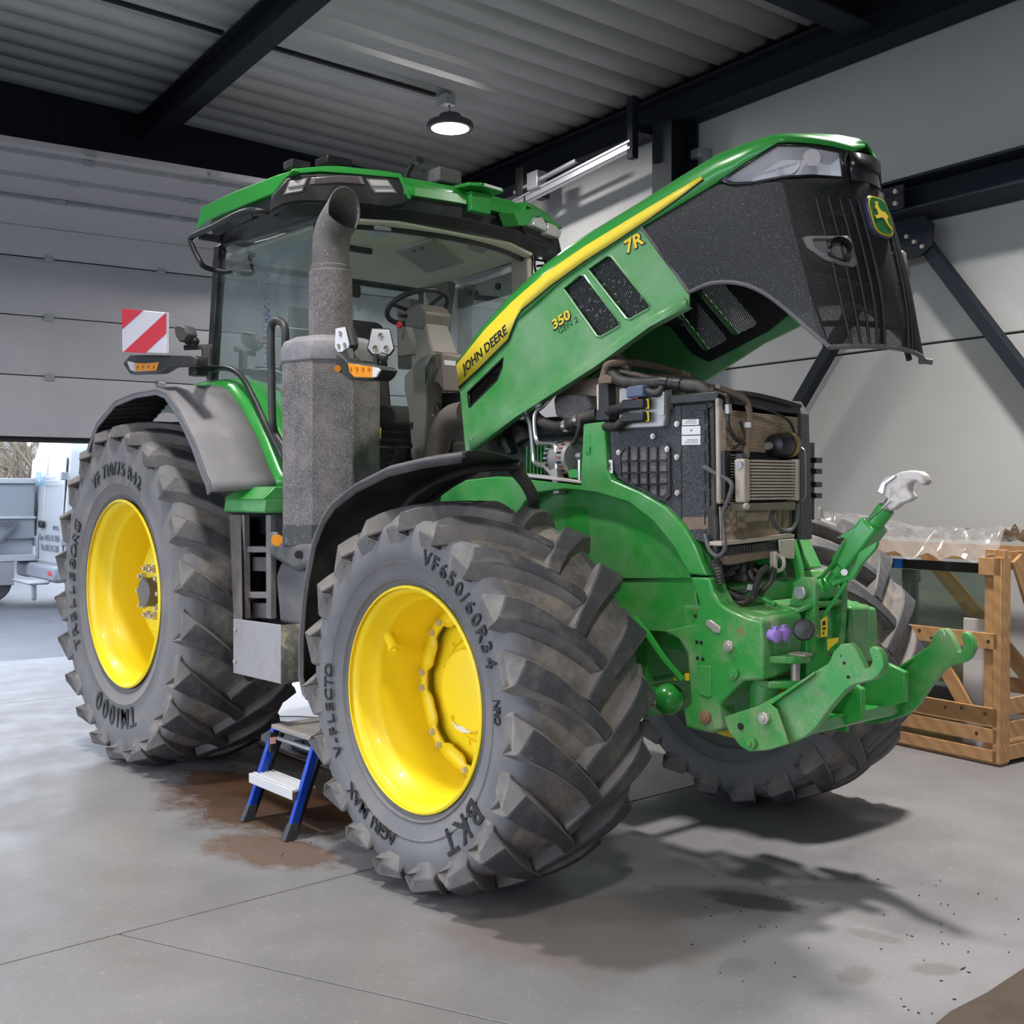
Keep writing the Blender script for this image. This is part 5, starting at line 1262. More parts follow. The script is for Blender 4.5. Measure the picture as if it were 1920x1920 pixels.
# grab handle left of the muffler
O('grab_handle', MB().tube([S(px, py, 'y', y) for px, py, y in ((536, 868, -1.06), (532, 840, -1.07), (517, 815, -1.08), (511, 790, -1.10), (509, 700, -1.10), (508, 625, -1.10), (511, 607, -1.10), (521, 601, -1.10), (531, 608, -1.10), (535, 625, -1.10), (535, 675, -1.10))], .020, 12, 4), BLACKP, TR)
O('grab_handle', MB().tube([S(px, py, 'y', y) for px, py, y in ((385, 693, -.98), (425, 690, -.98), (452, 705, -.97), (475, 745, -.96), (500, 800, -.96), (520, 840, -.97), (532, 862, -.98))], .017, 10, 4), BLACKM, TR)
# lamp cluster on the muffler
def work_lamp(c, d, s=1.0):
    d = d.normalized(); a, b_ = frame_from(d)
    shp = [(-.055, .06), (.055, .06), (.07, -.02), (.03, -.062), (-.03, -.062), (-.07, -.02)]
    shp = [(-.045, .065), (.045, .065), (.068, -.035), (.045, -.065), (-.045, -.065), (-.068, -.035)]
    f = [c + a * (x * s) + b_ * (y * s) for x, y in shp]
    bk = [c - d * .06 + a * (x * s * .8) + b_ * (y * s * .8) for x, y in shp]
    o = O('work_lamp', MB().prism(f, d * -.03).loft([[p - d * .03 for p in f], bk]), BLACKP, TR, bevel=.004)
    O('lamp_face', MB().prism([c + a * (x * s * .9) + b_ * (y * s * .9) + d * .004 for x, y in shp], d * -.006), pm('lamp_white', (.78, .77, .80), .35), o, bevel=.002)
    for x, y in ((0, .03), (-.026, -.03), (.026, -.03)):
        q = c + a * x * s + b_ * y * s + d * .004
        O('led', MB().lathe([(0, .014), (.003, .013), (.001, .006), (.003, .001)], q, d, 12), pm('led_lens', (.35, .32, .25), .2, .4), o)
    return o
work_lamp(S(714, 641, 'y', -.86), Vector((.80, -.58, -.04)))
work_lamp(S(641, 637, 'y', -1.08), Vector((.05, -.98, -.12)), .95)
O('lamp_bracket', MB().bar(S(706, 665, 'y', -.88), S(706, 685, 'y', -.88), .02, .03).cyl(S(712, 668, 'y', -.87), S(725, 672, 'y', -.85), .022, seg=12), BLACKP, TR, bevel=.003)
O('lamp_bracket', MB().bar(S(652, 655, 'y', -1.08), S(656, 680, 'y', -1.08), .035, .04), BLACKP, TR, bevel=.004)
# amber side lamp
AMB = pm('amber_lens', (.85, .30, .01), .25, coat=.5)
def side_lamp(pxs, y, depth, amber, white, m_=None):
    h = PL('side_lamp', pxs, y, depth, BLACKP, TR, bevel=.006)
    PL('amber_lens', amber, y - .006, .01, AMB, h, bevel=.002)
    PL('clear_lens', white, y - .006, .01, pm('clear_lens', (.7, .68, .68), .2), h, bevel=.002)
    for k in range(4):
        f = (k + .5) / 4
        a = S(amber[0][0] + (amber[1][0] - amber[0][0]) * f, (amber[0][1] + amber[-1][1]) / 2 + 2, 'y', y - .008)
        O('led', MB().cyl(a, a + Vector((0, -.002, 0)), .009, seg=8), pm('amber_dark', (.55, .16, .01), .3), h)
    return h
side_lamp([(630, 660), (645, 672), (650, 678), (704, 686), (712, 692), (706, 705), (698, 712), (655, 712), (640, 700), (630, 697)], -1.13, .10, [(652, 681), (697, 688), (698, 708), (664, 707), (655, 698)], [(698, 688), (707, 690), (712, 694), (705, 707), (698, 708)])
O('marker_light', MB().cyl(S(633, 691, 'y', -1.13), S(633, 691, 'y', -1.145), .016, seg=14), AMB, TR)
# ------------------------------------------------------------------ front fenders
def sweep(name, path, ys, m, parent, solid=.012, lip=0.0, smooth=50):
    """path: list of (x,z); ys: list of y from outside in (or callables of index)"""
    rows = []
    for i, (x, z) in enumerate(path):
        rows.append([Vector((x + (dx if not callable(dx) else dx(i)), y, z + dz)) for y, dx, dz in ys])
    return O(name, MB().grid(rows), m, parent, solid=solid, smooth=smooth)
ofp = [(872, 847), (800, 857), (729, 874), (667, 906), (625, 940), (607, 966), (588, 1012), (575, 1075), (568, 1125), (563, 1195), (562, 1268), (569, 1300), (576, 1309)]
opath = [S(px, py, 'y', -1.30) for px, py in ofp]
FEND = pm('fender_black_plastic', (.030, .028, .027), .55, dirt=((.17, .14, .12), .42, .75, 5, .6))
for sgn in (1,):
    rows = []
    n = len(opath)
    for i, p in enumerate(opath):
        cx_ = Vector((0, 0, .79)); out_ = Vector((p.x, 0, p.z - .79)).normalized()
        k = max(0, 1 - i / 2.5)           # front edge slants back towards the inside
        inn = Vector((p.x - .29 * k, -.78, p.z - .02 * k))
        row = [p - out_ * .045 + Vector((0, -.006, 0)), p - out_ * .012 + Vector((0, -.004, 0)), p + Vector((0, .012, 0)), p + Vector((0, .05, 0)) + out_ * .006,
               p.lerp(inn, .5) + out_ * .016, inn + out_ * .006, inn - out_ * .015]
        if sgn < 0: row = mirY(row)
        rows.append(row)
    fd = O('front_fender', MB().grid(rows), FEND, TR, solid=.008, smooth=50)
    lp = [r[0] for r in rows] 
    O('fender_lip', MB().tube([r[1] for r in rows], .010, 8), GREYP, fd)
    # carrier arm under the fender
    arm_ = [S(965, 880, 'y', -.78), S(985, 905, 'y', -.72), S(1000, 935, 'y', -.66), S(1003, 965, 'y', -.60), Vector((.1, -.58, 1.30))]
    if sgn < 0: arm_ = mirY(arm_)
    O('fender_arm', MB().tube(arm_, .028, 10, 5), FEND, fd)
    bx_ = [Vector((x, -.95 * sgn, z)) for x, z in ((-.45, 1.60), (-.1, 1.70), (.2, 1.74))]
    O('fender_arm', MB().tube([Vector((.12, -.80 * sgn, 1.735)), Vector((-.15, -.88 * sgn, 1.72)), Vector((-.42, -.95 * sgn, 1.62)), Vector((-.6, -1.0 * sgn, 1.45))], .018, 8, 4), FEND, fd)
# ------------------------------------------------------------------ rear fenders
rfp = [(150, 900), (167, 833), (182, 794), (216, 753), (255, 737), (294, 731), (312, 738), (333, 769), (350, 803), (365, 836), (385, 893), (391, 905), (400, 909)]
ro = [S(px, py, 'y', -1.35) for px, py in rfp]
ro[-1] = ro[-2] + Vector((.02, 0, -.05))
gpx = [(320, 726), (365, 714), (400, 716), (420, 745), (443, 789), (457, 815), (469, 841), (485, 885), (495, 908)]
RFM = pm('rear_fender_black', (.19, .18, .195), .55, dirt=((.36, .335, .345), .40, .75, 3, .6), specks=((.5, .48, .48), .70, 90, .5))
for sgn in (1, -1):
    rows = []
    for i, p in enumerate(ro):
        out_ = Vector((p.x - WB, 0, p.z - 1.02)).normalized()
        row = [p - out_ * .03 + Vector((0, 0, 0)), p + Vector((0, .004, 0)), p + Vector((0, .05, 0)) + out_ * .012, p + Vector((0, .20, 0)) + out_ * .035, p + Vector((0, .36, 0)) + out_ * .045]
        rows.append(row if sgn > 0 else mirY(row))
    rf = O('rear_fender', MB().grid(rows), RFM, TR, solid=.012, smooth=60)
    O('fender_lip', MB().tube([r[1] for r in rows], .009, 8), GREYP, rf)
    mb = MB()
    # ribs on the inner face
    for i in range(1, 5):
        for k in range(5):
            p0 = rows[i][1].lerp(rows[i + 1][1], k / 5) ; p1 = rows[i][4].lerp(rows[i + 1][4], k / 5)
            o_ = Vector((p0.x - WB, 0, p0.z - 1.02)).normalized() * -.012
            mb.bar(p0 + o_, p1 + o_, .012, .012)
    O('fender_ribs', mb, FEND, rf)
    rows = []
    for i, p in enumerate(ro[2:]):
        out_ = Vector((p.x - WB, 0, p.z - 1.02)).normalized()
        row = [p + Vector((0, .355, 0)) + out_ * .030, p + Vector((0, .36, 0)) + out_ * .060, p + Vector((0, .39, 0)) + out_ * .085, p + Vector((0, .47, 0)) + out_ * .10, p + Vector((0, .56, 0)) + out_ * .085, p + Vector((0, .66, 0)) - out_ * .0]
        rows.append(row if sgn > 0 else mirY(row))
    O('inner_fender', MB().grid(rows), GREENC, TR, solid=.010, smooth=60)
# ------------------------------------------------------------------ cab
CABM = pm('cab_frame_black', (.013, .013, .015), .4, dirt=((.16, .15, .15), .5, .85, 6, .3))
BEIGE = pm('headliner_beige', (.80, .72, .60), .8, vary=.05)
TAUPE = pm('taupe_trim', (.20, .165, .14), .5, vary=.06)
TAUPEL = pm('taupe_trim_light', (.30, .25, .215), .45, vary=.05)
GLASS = glass('cab_glass', (.965, .985, .98), .03, .01, dust=.012, dust_haze_col=(.60, .70, .68))
GLASSS = glass('side_glass', (.90, .97, .96), .05, .01, dust=.05, dust_haze_col=(.60, .74, .72))  # cyan dust colour stands in for a haze of reflected light
GLASSD = glass('cab_glass_dusty', (.78, .88, .87), .06, .02, dust=.20, dust_haze_col=(.50, .60, .60))
# pillars: rear right, right A, left A, rear left
def pillar(pts, w_, h_, m=CABM, name='cab_pillar'):
    mb = MB()
    for a, b_ in zip(pts, pts[1:]): mb.bar(a, b_, w_, h_, (1, 0, 0))
    return O(name, mb, m, TR, bevel=.006)
prb = S(398, 712, 'y', -.87); prt = S(413, 462, 'y', -.85)
for sgn in (1, -1):
    q = (lambda p: p) if sgn > 0 else (lambda p: Vector((p.x, -p.y, p.z)))
    pillar([q(prb), q(prt)], .05, .07)
    pillar([q(prb + Vector((.0, .0, -.45))), q(prb)], .05, .07)
    ax0_ = -1.48 if sgn > 0 else -1.60
    pillar([q(Vector((ax0_, -.74, 2.30))), q(Vector((ax0_ - .02, -.76, 3.10)))], .05, .06)
    pillar([q(Vector((-1.42, -.66, 1.60))), q(Vector((ax0_, -.74, 2.30)))], .05, .06)
    # beige inner cover of the A pillar
    if sgn < 0: O('pillar_cover', MB().prism(SY([(957, 470), (988, 466), (991, 600), (961, 600)], .69), (0, .04, 0)), pm('pillar_tan', (.42, .345, .285), .6), TR, bevel=.008)
    # side window with black ceramic border
    sw = [q(prb), q(prt), q(Vector((ax0_ - .03, -.77, 3.10))), q(Vector((ax0_ - .02, -.76, 2.30))), q(Vector((-1.45, -.70, 1.70))), q(Vector((-2.1, -.82, 1.75)))]
    side_glass = O('side_window', MB().add(sw, [tuple(range(6))]), GLASSS, TR)
    O('window_border', MB().tube(sw, .016, 6, closed=True), CABM, side_glass)
    # hinge dots in the corners
    for p in (sw[1].lerp(sw[0], .06).lerp(sw[2], .04), sw[2].lerp(sw[3], .06).lerp(sw[1], .06)):
        O('glass_hinge', MB().cyl(p, p + Vector((0, -.014 * sgn, 0)), .026, seg=18), CABM, side_glass)
# windscreen: curved, from A pillar to A pillar
rows = []
for k in range(6):
    f = k / 5
    row = []
    for j in range(-6, 7):
        y = j / 6 * (.66 + .09 * f)
        row.append(Vector((-1.26 - .16 * f - (abs(j) / 6) ** 2 * .20, y, 1.70 + 1.38 * f)))
    rows.append(row)
ws = O('windscreen', MB().grid(rows), GLASS, TR, smooth=60)
O('window_border', MB().tube(rows[-1], .02, 6), CABM, ws)
# rear window and left door glass dirt panel
rw = [Vector((-2.82, -.80, 2.0)), Vector((-2.78, -.78, 3.05)), Vector((-2.78, .78, 3.05)), Vector((-2.82, .80, 2.0))]
O('rear_window', MB().add(rw, [(0, 1, 2, 3)]), GLASSD, TR)
O('rear_frame', MB().tube(rw, .03, 6, closed=True), CABM, TR)
# rear left dark header seen through the cab and the left B pillar
O('door_header', MB().bar((-1.72, .80, 2.98), (-2.45, .86, 2.96), .03, .14), CABM, TR, bevel=.01)
for x_ in (-1.95, -2.25):
    O('header_fixing', MB().cyl((x_, .80, 2.97), (x_, .785, 2.97), .022, seg=14), BLACKM, TR)
O('b_pillar_cover', MB().prism([(-2.60, .70, 2.05), (-2.46, .70, 2.05), (-2.46, .72, 2.80), (-2.40, .72, 3.06), (-2.66, .72, 3.06), (-2.60, .70, 2.8)], (0, .08, 0)), TAUPE, TR, bevel=.01)
# headliner with hatch, vents, dome lamp
hl_ = O('headliner', MB().prism([(-1.50, -.70, 3.085), (-1.36, -.40, 3.09), (-1.36, .40, 3.09), (-1.50, .70, 3.085), (-2.70, .78, 3.05), (-2.70, -.78, 3.05)], (0, 0, .03)), BEIGE, TR, bevel=.01)
def onz(pts, z): return [S(a, b, 'z', z) for a, b in pts]
ht = O('roof_hatch', MB().prism(onz([(743, 473), (810, 450), (870, 494), (800, 513)], 3.062), (0, 0, .02)), pm('hatch_panel', (.40, .38, .34), .6), hl_, bevel=.006)
for px, py in ((776, 472), (792, 467)):
    O('hatch_latch', MB().prism(onz([(px - 4, py - 2), (px + 3, py - 4), (px + 5, py), (px - 2, py + 3)], 3.060), (0, 0, .004)), BLACKM, ht)
O('ceiling_vent', MB().prism(onz([(876, 455), (905, 464), (914, 471), (905, 477), (880, 468)], 3.072), (0, 0, .02)), pm('vent_beige', (.36, .32, .27), .6), hl_, bevel=.006)
O('ceiling_vent', MB().prism(onz([(706, 486), (738, 488), (742, 510), (700, 512)], 3.068), (0, 0, .02)), pm('vent_beige2', (.40, .35, .285), .6), hl_, bevel=.008)
O('dome_lamp', MB().prism(onz([(690, 436), (705, 428), (730, 431), (738, 436), (718, 446), (700, 447)], 3.065), (0, 0, .02)), pm('dome_grey', (.5, .5, .5), .4), hl_, bevel=.006)
# interior mirror
mm = S(673, 450, 'y', -.28)
O('cab_mirror', MB().box(mm, (.03, .17, .15)).cyl(mm + Vector((0, 0, .07)), mm + Vector((0, 0, .16)), .01, seg=8), BLACKM, TR, bevel=.015)
O('cab_mirror', MB().box(S(663, 545, 'y', -.1), (.03, .10, .08)), BLACKM, TR, bevel=.015)
# ---- roof
def RP(x, y, z): return Vector((x, y, z))
plan = [(-2.72, -.80), (-2.60, -.93), (-1.62, -.955), (-1.50, -.90), (-1.30, -.50), (-1.26, -.40), (-1.22, 0), (-1.26, .40), (-1.30, .50), (-1.50, .90), (-1.62, .955), (-2.60, .93), (-2.72, .80)]
def ringz(sc, z, dz=0.0): return [Vector((-2.0 + (x + 2.0) * sc, y * sc, z + dz * (x + 2.0))) for x, y in plan]
roof = O('cab_roof', MB().loft([ringz(.955, 3.255, .02), ringz(.955, 3.285, .02), ringz(.93, 3.315, .02), ringz(.5, 3.345), ringz(.1, 3.35)]), GREENC, TR, bevel=.006, smooth=35)
O('roof_underside', MB().loft([ringz(.90, 3.10), ringz(.965, 3.15), ringz(.975, 3.24, .02)]), CABM, roof, bevel=.006)
# green side fascia
for sgn in (1, -1):
    q = (lambda L_: L_) if sgn > 0 else mirY
    fs = SY([(367, 430), (377, 388), (433, 361), (520, 327), (549, 319), (538, 331), (512, 363), (440, 392), (388, 413)], -.965)
    O('roof_fascia', MB().prism(q(fs), (0, .05 * sgn, 0)), GREENC, roof, bevel=.006, smooth=30)
    # black corner pod with three lamps, on the slanted corner between (-1.55,-.95) and (-1.27,-.42)
    pa, pb = Vector((-1.555, -.955, 0)), Vector((-1.265, -.42, 0))
    nrm = Vector((.535, -.29, 0)).normalized(); nrm = Vector((pb - pa).cross(Vector((0, 0, 1)))).normalized()
    if nrm.x < 0: nrm = -nrm
    def onpod(px, py, h=0.0):
        d = FW + RT * ((px - 960) / FPX) - UP * ((py - 960) / FPX)
        t = (pa - CAM).dot(nrm) / d.dot(nrm)
        return CAM + d * t + nrm * h
    pod = [onpod(a, b) for a, b in ((510, 366), (537, 333), (560, 325), (680, 325), (750, 333), (768, 372), (758, 382), (730, 389), (640, 380), (560, 378), (530, 385), (505, 398))]
    po = O('lamp_pod', MB().prism(q(pod), (nrm * -.12) if sgn > 0 else mirY([nrm * -.12])[0]), CABM, roof, bevel=.010)
    top = [onpod(a, b, .006) for a, b in ((537, 331), (548, 317), (603, 312), (640, 312), (716, 320), (752, 326), (772, 372), (765, 374), (748, 334), (680, 328), (600, 322), (560, 326))]
    O('pod_trim', MB().prism(q(top), (nrm * -.06) if sgn > 0 else mirY([nrm * -.06])[0]), GREENC, roof, bevel=.004)
    if sgn < 0: continue
    WLM = pm('work_light_lens', (.62, .60, .58), .15, .3)
    for pts_ in (((543, 339), (578, 333), (568, 360), (531, 366)), ((584, 333), (640, 329), (678, 331), (685, 346), (640, 343), (580, 346)), ((686, 335), (728, 337), (745, 363), (703, 363))):
        ll = [onpod(a, b, .004) for a, b in pts_]
        cc = sum(ll, Vector()) / len(ll)
        w1 = O('roof_light', MB().prism(q(ll), (nrm * -.02) if sgn > 0 else mirY([nrm * -.02])[0]), pm('light_frame', (.25, .23, .22), .3, .5), po, bevel=.003)
        inn = [p.lerp(cc, .16) + nrm * .003 for p in ll]
        O('light_lens', MB().prism(q(inn), (nrm * -.004) if sgn > 0 else mirY([nrm * -.004])[0]), WLM if len(ll) == 4 else pm('dark_reflector', (.14, .11, .12), .15, .4), w1, bevel=.002)
        if len(ll) == 4:
            a, b_ = inn[0].lerp(inn[3], .5), inn[1].lerp(inn[2], .5)
            mb = MB().bar(a + nrm * .003, b_ + nrm * .003, .012, .006)
            if sgn < 0: mb.v = mirY(mb.v)
            O('light_divider', mb, pm('divider', (.30, .29, .28), .3), w1)
# front visor edge
fe = [Vector((-1.27, -.43, 3.245)), Vector((-1.235, 0, 3.25)), Vector((-1.27, .43, 3.245))]
O('front_visor', MB().grid([[p + Vector((-.04, 0, .03)), p + Vector((.0, 0, .022)), p + Vector((.006, 0, -.02)), p + Vector((-.04, 0, -.026))] for p in spline(fe, 6)]), GREENC, roof, solid=.01)
# left pod: green cap and two clear lamps
nL = Vector((nrm.x, -nrm.y, 0)) if True else nrm
pL = Vector((-1.265, .42, 0))
def onpodL(px, py, h=0.0):
    d = FW + RT * ((px - 960) / FPX) - UP * ((py - 960) / FPX)
    return CAM + d * ((pL - CAM).dot(nL) / d.dot(nL)) + nL * h
O('left_pod_cap', MB().prism([onpodL(a, b, .03) for a, b in ((955, 398), (998, 390), (1046, 424), (1043, 432), (1000, 406), (978, 424), (964, 424))], nL * -.10), GREENC, roof, bevel=.006)
for pts_ in (((988, 410), (1003, 408), (1014, 428), (1008, 434), (985, 424)), ((1014, 418), (1028, 423), (1040, 436), (1036, 448), (1012, 440))):
    ll = [onpodL(a, b, .05) for a, b in pts_]
    lo2 = O('corner_lamp', MB().prism(ll, nL * -.07), pm('corner_lamp_lens', (.60, .60, .58), .12, .2), roof, bevel=.008)
# roof rail on the right
O('roof_rail', MB().tube([S(px, py, 'y', y) for px, py, y in ((520, 402, -.90), (485, 395, -1.0), (452, 398, -1.04), (400, 425, -1.05), (372, 438, -1.05), (358, 447, -1.05), (360, 460, -1.05), (375, 490, -1.03), (383, 500, -1.0), (398, 505, -.93), (425, 509, -.86), (450, 500, -.8), (475, 478, -.8))], .016, 10, 4), CABM, roof)
O('rail_bracket', MB().bar(S(375, 443, 'y', -1.03), S(415, 449, 'y', -.88), .03, .04).bar(S(452, 398, 'y', -1.02), S(520, 402, 'y', -.88), .03, .03), CABM, roof, bevel=.004)
O('underside_box', MB().prism(onz([(425, 415), (470, 400), (475, 410), (440, 425)], 3.14), (0, 0, .03)), BLACKM, roof, bevel=.004)
# aerials and sensors on the roof
O('roof_sensor', MB().box(S(557, 315, 'y', -.75) + Vector((0, 0, .01)), (.10, .12, .045)).bar(S(568, 318, 'y', -.7), S(573, 303, 'y', -.7), .02, .01), BLACKP, roof, bevel=.006)
O('roof_beacon_mount', MB().box(S(625, 312, 'y', -.55) + Vector((0, 0, .015)), (.14, .16, .05)).bar(S(640, 312, 'y', -.5), S(648, 308, 'y', -.45), .03, .02), BLACKM, roof, bevel=.008)
O('antenna', MB().tube([S(px, py, 'y', -.25) for px, py in ((758, 345), (764, 325), (774, 306), (782, 299))], .016, 8, 4).box(S(783, 301, 'y', -.25), (.05, .05, .03)), BLACKP, roof)
O('whip_antenna', MB().cyl(S(985, 400, 'y', .6), S(983, 368, 'y', .6), .008, .005, 8), BLACKM, roof)
O('roof_box', MB().box(S(825, 340, 'y', -.1) + Vector((0, 0, .01)), (.2, .16, .08)), GREYP, roof, bevel=.01)
# receiver bracket, front centre
rb_ = [S(850, 357, 'y', 0), S(883, 366, 'y', .12), S(882, 395, 'y', .12), S(850, 387, 'y', 0)]
br_ = O('receiver_bracket', MB().rng(-1.32, -1.20, -.02, .12, 3.19, 3.30), GREENC, roof, bevel=.006)
O('receiver_plate', MB().prism([Vector((-1.42, -.10, 3.315)), Vector((-1.18, -.06, 3.315)), Vector((-1.14, .0, 3.315)), Vector((-1.16, .18, 3.315)), Vector((-1.40, .20, 3.315)), Vector((-1.46, .05, 3.315))], (0, 0, .02)), GREENC, br_, bevel=.004)
O('receiver_label', MB().prism([Vector((-1.137, .02, 3.318)), Vector((-1.155, .16, 3.318)), Vector((-1.155, .16, 3.333)), Vector((-1.137, .02, 3.333))], (.003, 0, 0)), LABEL, br_)
wc = S(860, 408, 'y', .05)
O('cable_coil', MB().tube([wc + Vector((0, .05 * math.cos(a) * (1 + .1 * math.sin(3 * a)), .035 * math.sin(a))) for a in [i * .6 for i in range(24)]], .007, 6, 2), HOSE, roof)
O('camera_housing', MB().lathe([(-.05, .025), (-.045, .033), (.04, .036), (.045, .03)], S(878, 412, 'y', .10), (.3, 1, -.2), 14, caps=True), GREYP, roof)
O('visor_bracket', MB().bar(S(806, 392, 'y', -.10), S(835, 398, 'y', 0), .01, .04).bar(S(806, 392, 'y', -.10), S(806, 403, 'y', -.10), .01, .03), GREYP, roof)
# wiring on left A pillar
O('pillar_cable', MB().tube([S(px, py, 'y', .78) for px, py in ((1003, 450), (1005, 475), (1002, 495), (1005, 512))], .008, 6, 4).tube([S(px, py, 'y', .8) for px, py in ((1005, 487), (1027, 490))], .008, 6).tube([S(px, py, 'y', .8) for px, py in ((1007, 499), (1028, 497))], .008, 6), CABM, TR)
# ---- interior
swc = S(783, 576, 'y', 0); ax_ = Vector((-.42, .0, .90)).normalized()
a_, b_ = Vector((.90, 0, .42)).normalized(), Vector((0, 1, 0))
DASH = pm('steering_black', (.02, .02, .021), .45)
sw_ = O('steering_wheel', MB().tube([swc + (a_ * math.cos(t) + b_ * math.sin(t)) * .185 for t in [2 * math.pi * k / 40 for k in range(40)]], .016, 10, closed=True), DASH, TR)
for t in (.5, 2.6, 4.71):
    O('wheel_spoke', MB().bar(swc + (a_ * math.cos(t) + b_ * math.sin(t)) * .03 - ax_ * .04, swc + (a_ * math.cos(t) + b_ * math.sin(t)) * .18, .03, .012, ax_), DASH, sw_, bevel=.004)
O('wheel_hub', MB().lathe([(-.06, .06), (-.03, .06), (-.015, .04), (-.01, .001)], swc, ax_, 20), DASH, sw_, smooth=40)
cb_ = Vector((-1.62, 0, 2.45))
col_ = O('steering_column', MB().loft([[Vector((x, y, 2.66)) for x, y in ((-1.70, -.07), (-1.58, -.07), (-1.58, .07), (-1.70, .07))], [Vector((x, y, 2.58)) for x, y in ((-1.70, -.085), (-1.54, -.085), (-1.54, .085), (-1.70, .085))], [Vector((x, y, 2.34)) for x, y in ((-1.64, -.12), (-1.42, -.10), (-1.42, .10), (-1.64, .12))]]), TAUPEL, TR, bevel=.012)
O('steering_pod', MB().prism([Vector((x, -.10, z)) for x, z in ((-1.74, 2.60), (-1.56, 2.56), (-1.53, 2.66), (-1.60, 2.72), (-1.72, 2.70))], (0, .20, 0)), TAUPE, col_, bevel=.015)
O('shuttle_lever', MB().bar(S(806, 596, 'y', .05), S(838, 583, 'y', .10), .03, .02), pm('orange_lever', (.85, .20, .02), .4), col_, bevel=.006)
O('column_stalk', MB().bar(S(808, 602, 'y', .05), S(834, 601, 'y', .10), .028, .024), DASH, col_, bevel=.006)
O('column_stalk', MB().bar(S(775, 596, 'y', -.05), S(748, 590, 'y', -.15), .022, .022), DASH, col_, bevel=.006)
# front console below the column
con = [(757, 700), (785, 668), (812, 657), (866, 668), (866, 735), (830, 735), (825, 722), (812, 720), (800, 720), (799, 760), (797, 835), (790, 850), (770, 850), (764, 790), (758, 745)]
co_ = O('front_console', MB().prism(SY([(800, 668), (812, 658), (864, 668), (866, 735), (830, 735), (822, 720), (806, 715), (798, 722), (796, 700)], -.12), (0, .32, 0)), TAUPE, TR, bevel=.012)
O('console_leg', MB().prism(SY([(757, 705), (785, 672), (808, 660), (800, 700), (799, 720), (797, 835), (776, 852), (770, 830), (766, 780), (764, 760), (757, 730)], -.16), (0, .12, 0)), TAUPEL, TR, bevel=.010)
O('console_foot', MB().prism(SY([(768, 840), (796, 834), (797, 858), (782, 868), (772, 862)], -.19), (0, .14, 0)), TAUPEL, TR, bevel=.008)
O('console_label', MB().prism(SY([(833, 675), (854, 677), (854, 686), (833, 684)], -.122), (0, .002, 0)), LABEL, co_)
O('console_hole', MB().cyl(S(774, 798, 'y', -.162), S(774, 798, 'y', -.158), .02, seg=16), LINER, TR)
O('console_slot', MB().prism(SY([(797, 690), (811, 666), (812, 676), (801, 703), (797, 720)], -.165), (0, .004, 0)), LINER, TR)
O('firewall', MB().prism(SY([(796, 738), (866, 736), (870, 850), (797, 860)], .02), (0, .05, 0)), pm('firewall_grey', (.07, .065, .065), .6), TR)
tubepx('heater_hose', [(806, 720, -.08), (810, 745, -.08), (820, 765, -.08), (825, 790, -.08), (823, 815, -.08)], .022, HOSE, TR, seg=10)
tubepx('heater_hose', [(805, 775, -.06), (818, 776, -.06), (824, 783, -.08)], .028, HOSE, TR, seg=10)
tubepx('heater_hose', [(808, 800, -.06), (812, 822, -.08), (826, 828, -.08)], .010, HOSE, TR)
tubepx('heater_line', [(804, 800, -.10), (808, 850, -.10)], .005, STEEL, TR, sm=0)
PL('switch_box', [(745, 615), (762, 612), (770, 640), (770, 665), (746, 668)], -.30, .04, TAUPE, TR)
O('stop_button', MB().lathe([(0, .012), (.01, .02), (.02, .02), (.024, .012), (.025, .001)], S(752, 610, 'y', -.32), (.3, -.9, 0), 16), pm('red_button', (.6, .02, .03), .35), TR)
O('side_post', MB().prism(SY([(742, 560), (768, 560), (772, 690), (745, 692)], .35), (0, .08, 0)), TAUPE, TR, bevel=.01)
# seat, right console, floor
SEAT = pm('seat_fabric', (.045, .04, .04), .85, vary=.3, vscale=12)
st_ = O('seat', MB().prism([Vector((x, -.27, z)) for x, z in ((-2.42, 2.02), (-1.95, 2.02), (-1.92, 2.10), (-1.96, 2.16), (-2.42, 2.12))], (0, .54, 0)), SEAT, TR, bevel=.04)
O('seat_backrest', MB().prism([Vector((x, -.26, z)) for x, z in ((-2.36, 2.10), (-2.46, 2.08), (-2.60, 2.70), (-2.52, 2.76), (-2.44, 2.70))], (0, .52, 0)), SEAT, st_, bevel=.04)
O('seat_base', MB().rng(-2.40, -2.0, -.22, .22, 1.72, 2.02), LINER, st_, bevel=.02)
O('armrest_console', MB().prism([Vector((x, -.50, z)) for x, z in ((-2.5, 2.05), (-1.95, 2.05), (-1.82, 2.18), (-1.84, 2.28), (-2.1, 2.30), (-2.5, 2.28))], (0, .18, 0)), DASH, TR, bevel=.03)
O('joystick', MB().cyl((-1.92, -.42, 2.28), (-1.90, -.42, 2.40), .022, .028, 12), DASH, TR)
mon = S(578, 610, 'y', -.50)
O('monitor', MB().box(mon, (.04, .26, .20)), pm('monitor_grey', (.12, .12, .11), .5), TR, bevel=.015)
O('cab_floor', MB().rng(-2.75, -1.30, -.70, .70, 1.62, 1.68), DASH, TR, bevel=.01)
O('floor_mat', MB().rng(-1.75, -1.35, -.55, .45, 1.68, 1.70), BLACKP, TR)
for k in range(6):
    O('bellows_fold', MB().rng(-2.1, -1.70, -.30, .30, 1.74 + k * .045, 1.755 + k * .045), BLACKP, TR, bevel=.004)
O('pedal', MB().bar((-1.55, -.28, 1.75), (-1.48, -.28, 1.88), .09, .02), BLACKM, TR, bevel=.004)
O('pedal', MB().bar((-1.55, -.42, 1.75), (-1.48, -.42, 1.88), .09, .02), BLACKM, TR, bevel=.004)
O('yellow_tab', MB().prism(SY([(705, 800), (713, 802), (712, 822), (706, 818)], -.66), (0, .006, 0)), STK, TR)
O('rear_wall', MB().rng(-2.84, -2.78, -.80, .80, 1.6, 2.02), TAUPE, TR, bevel=.01)
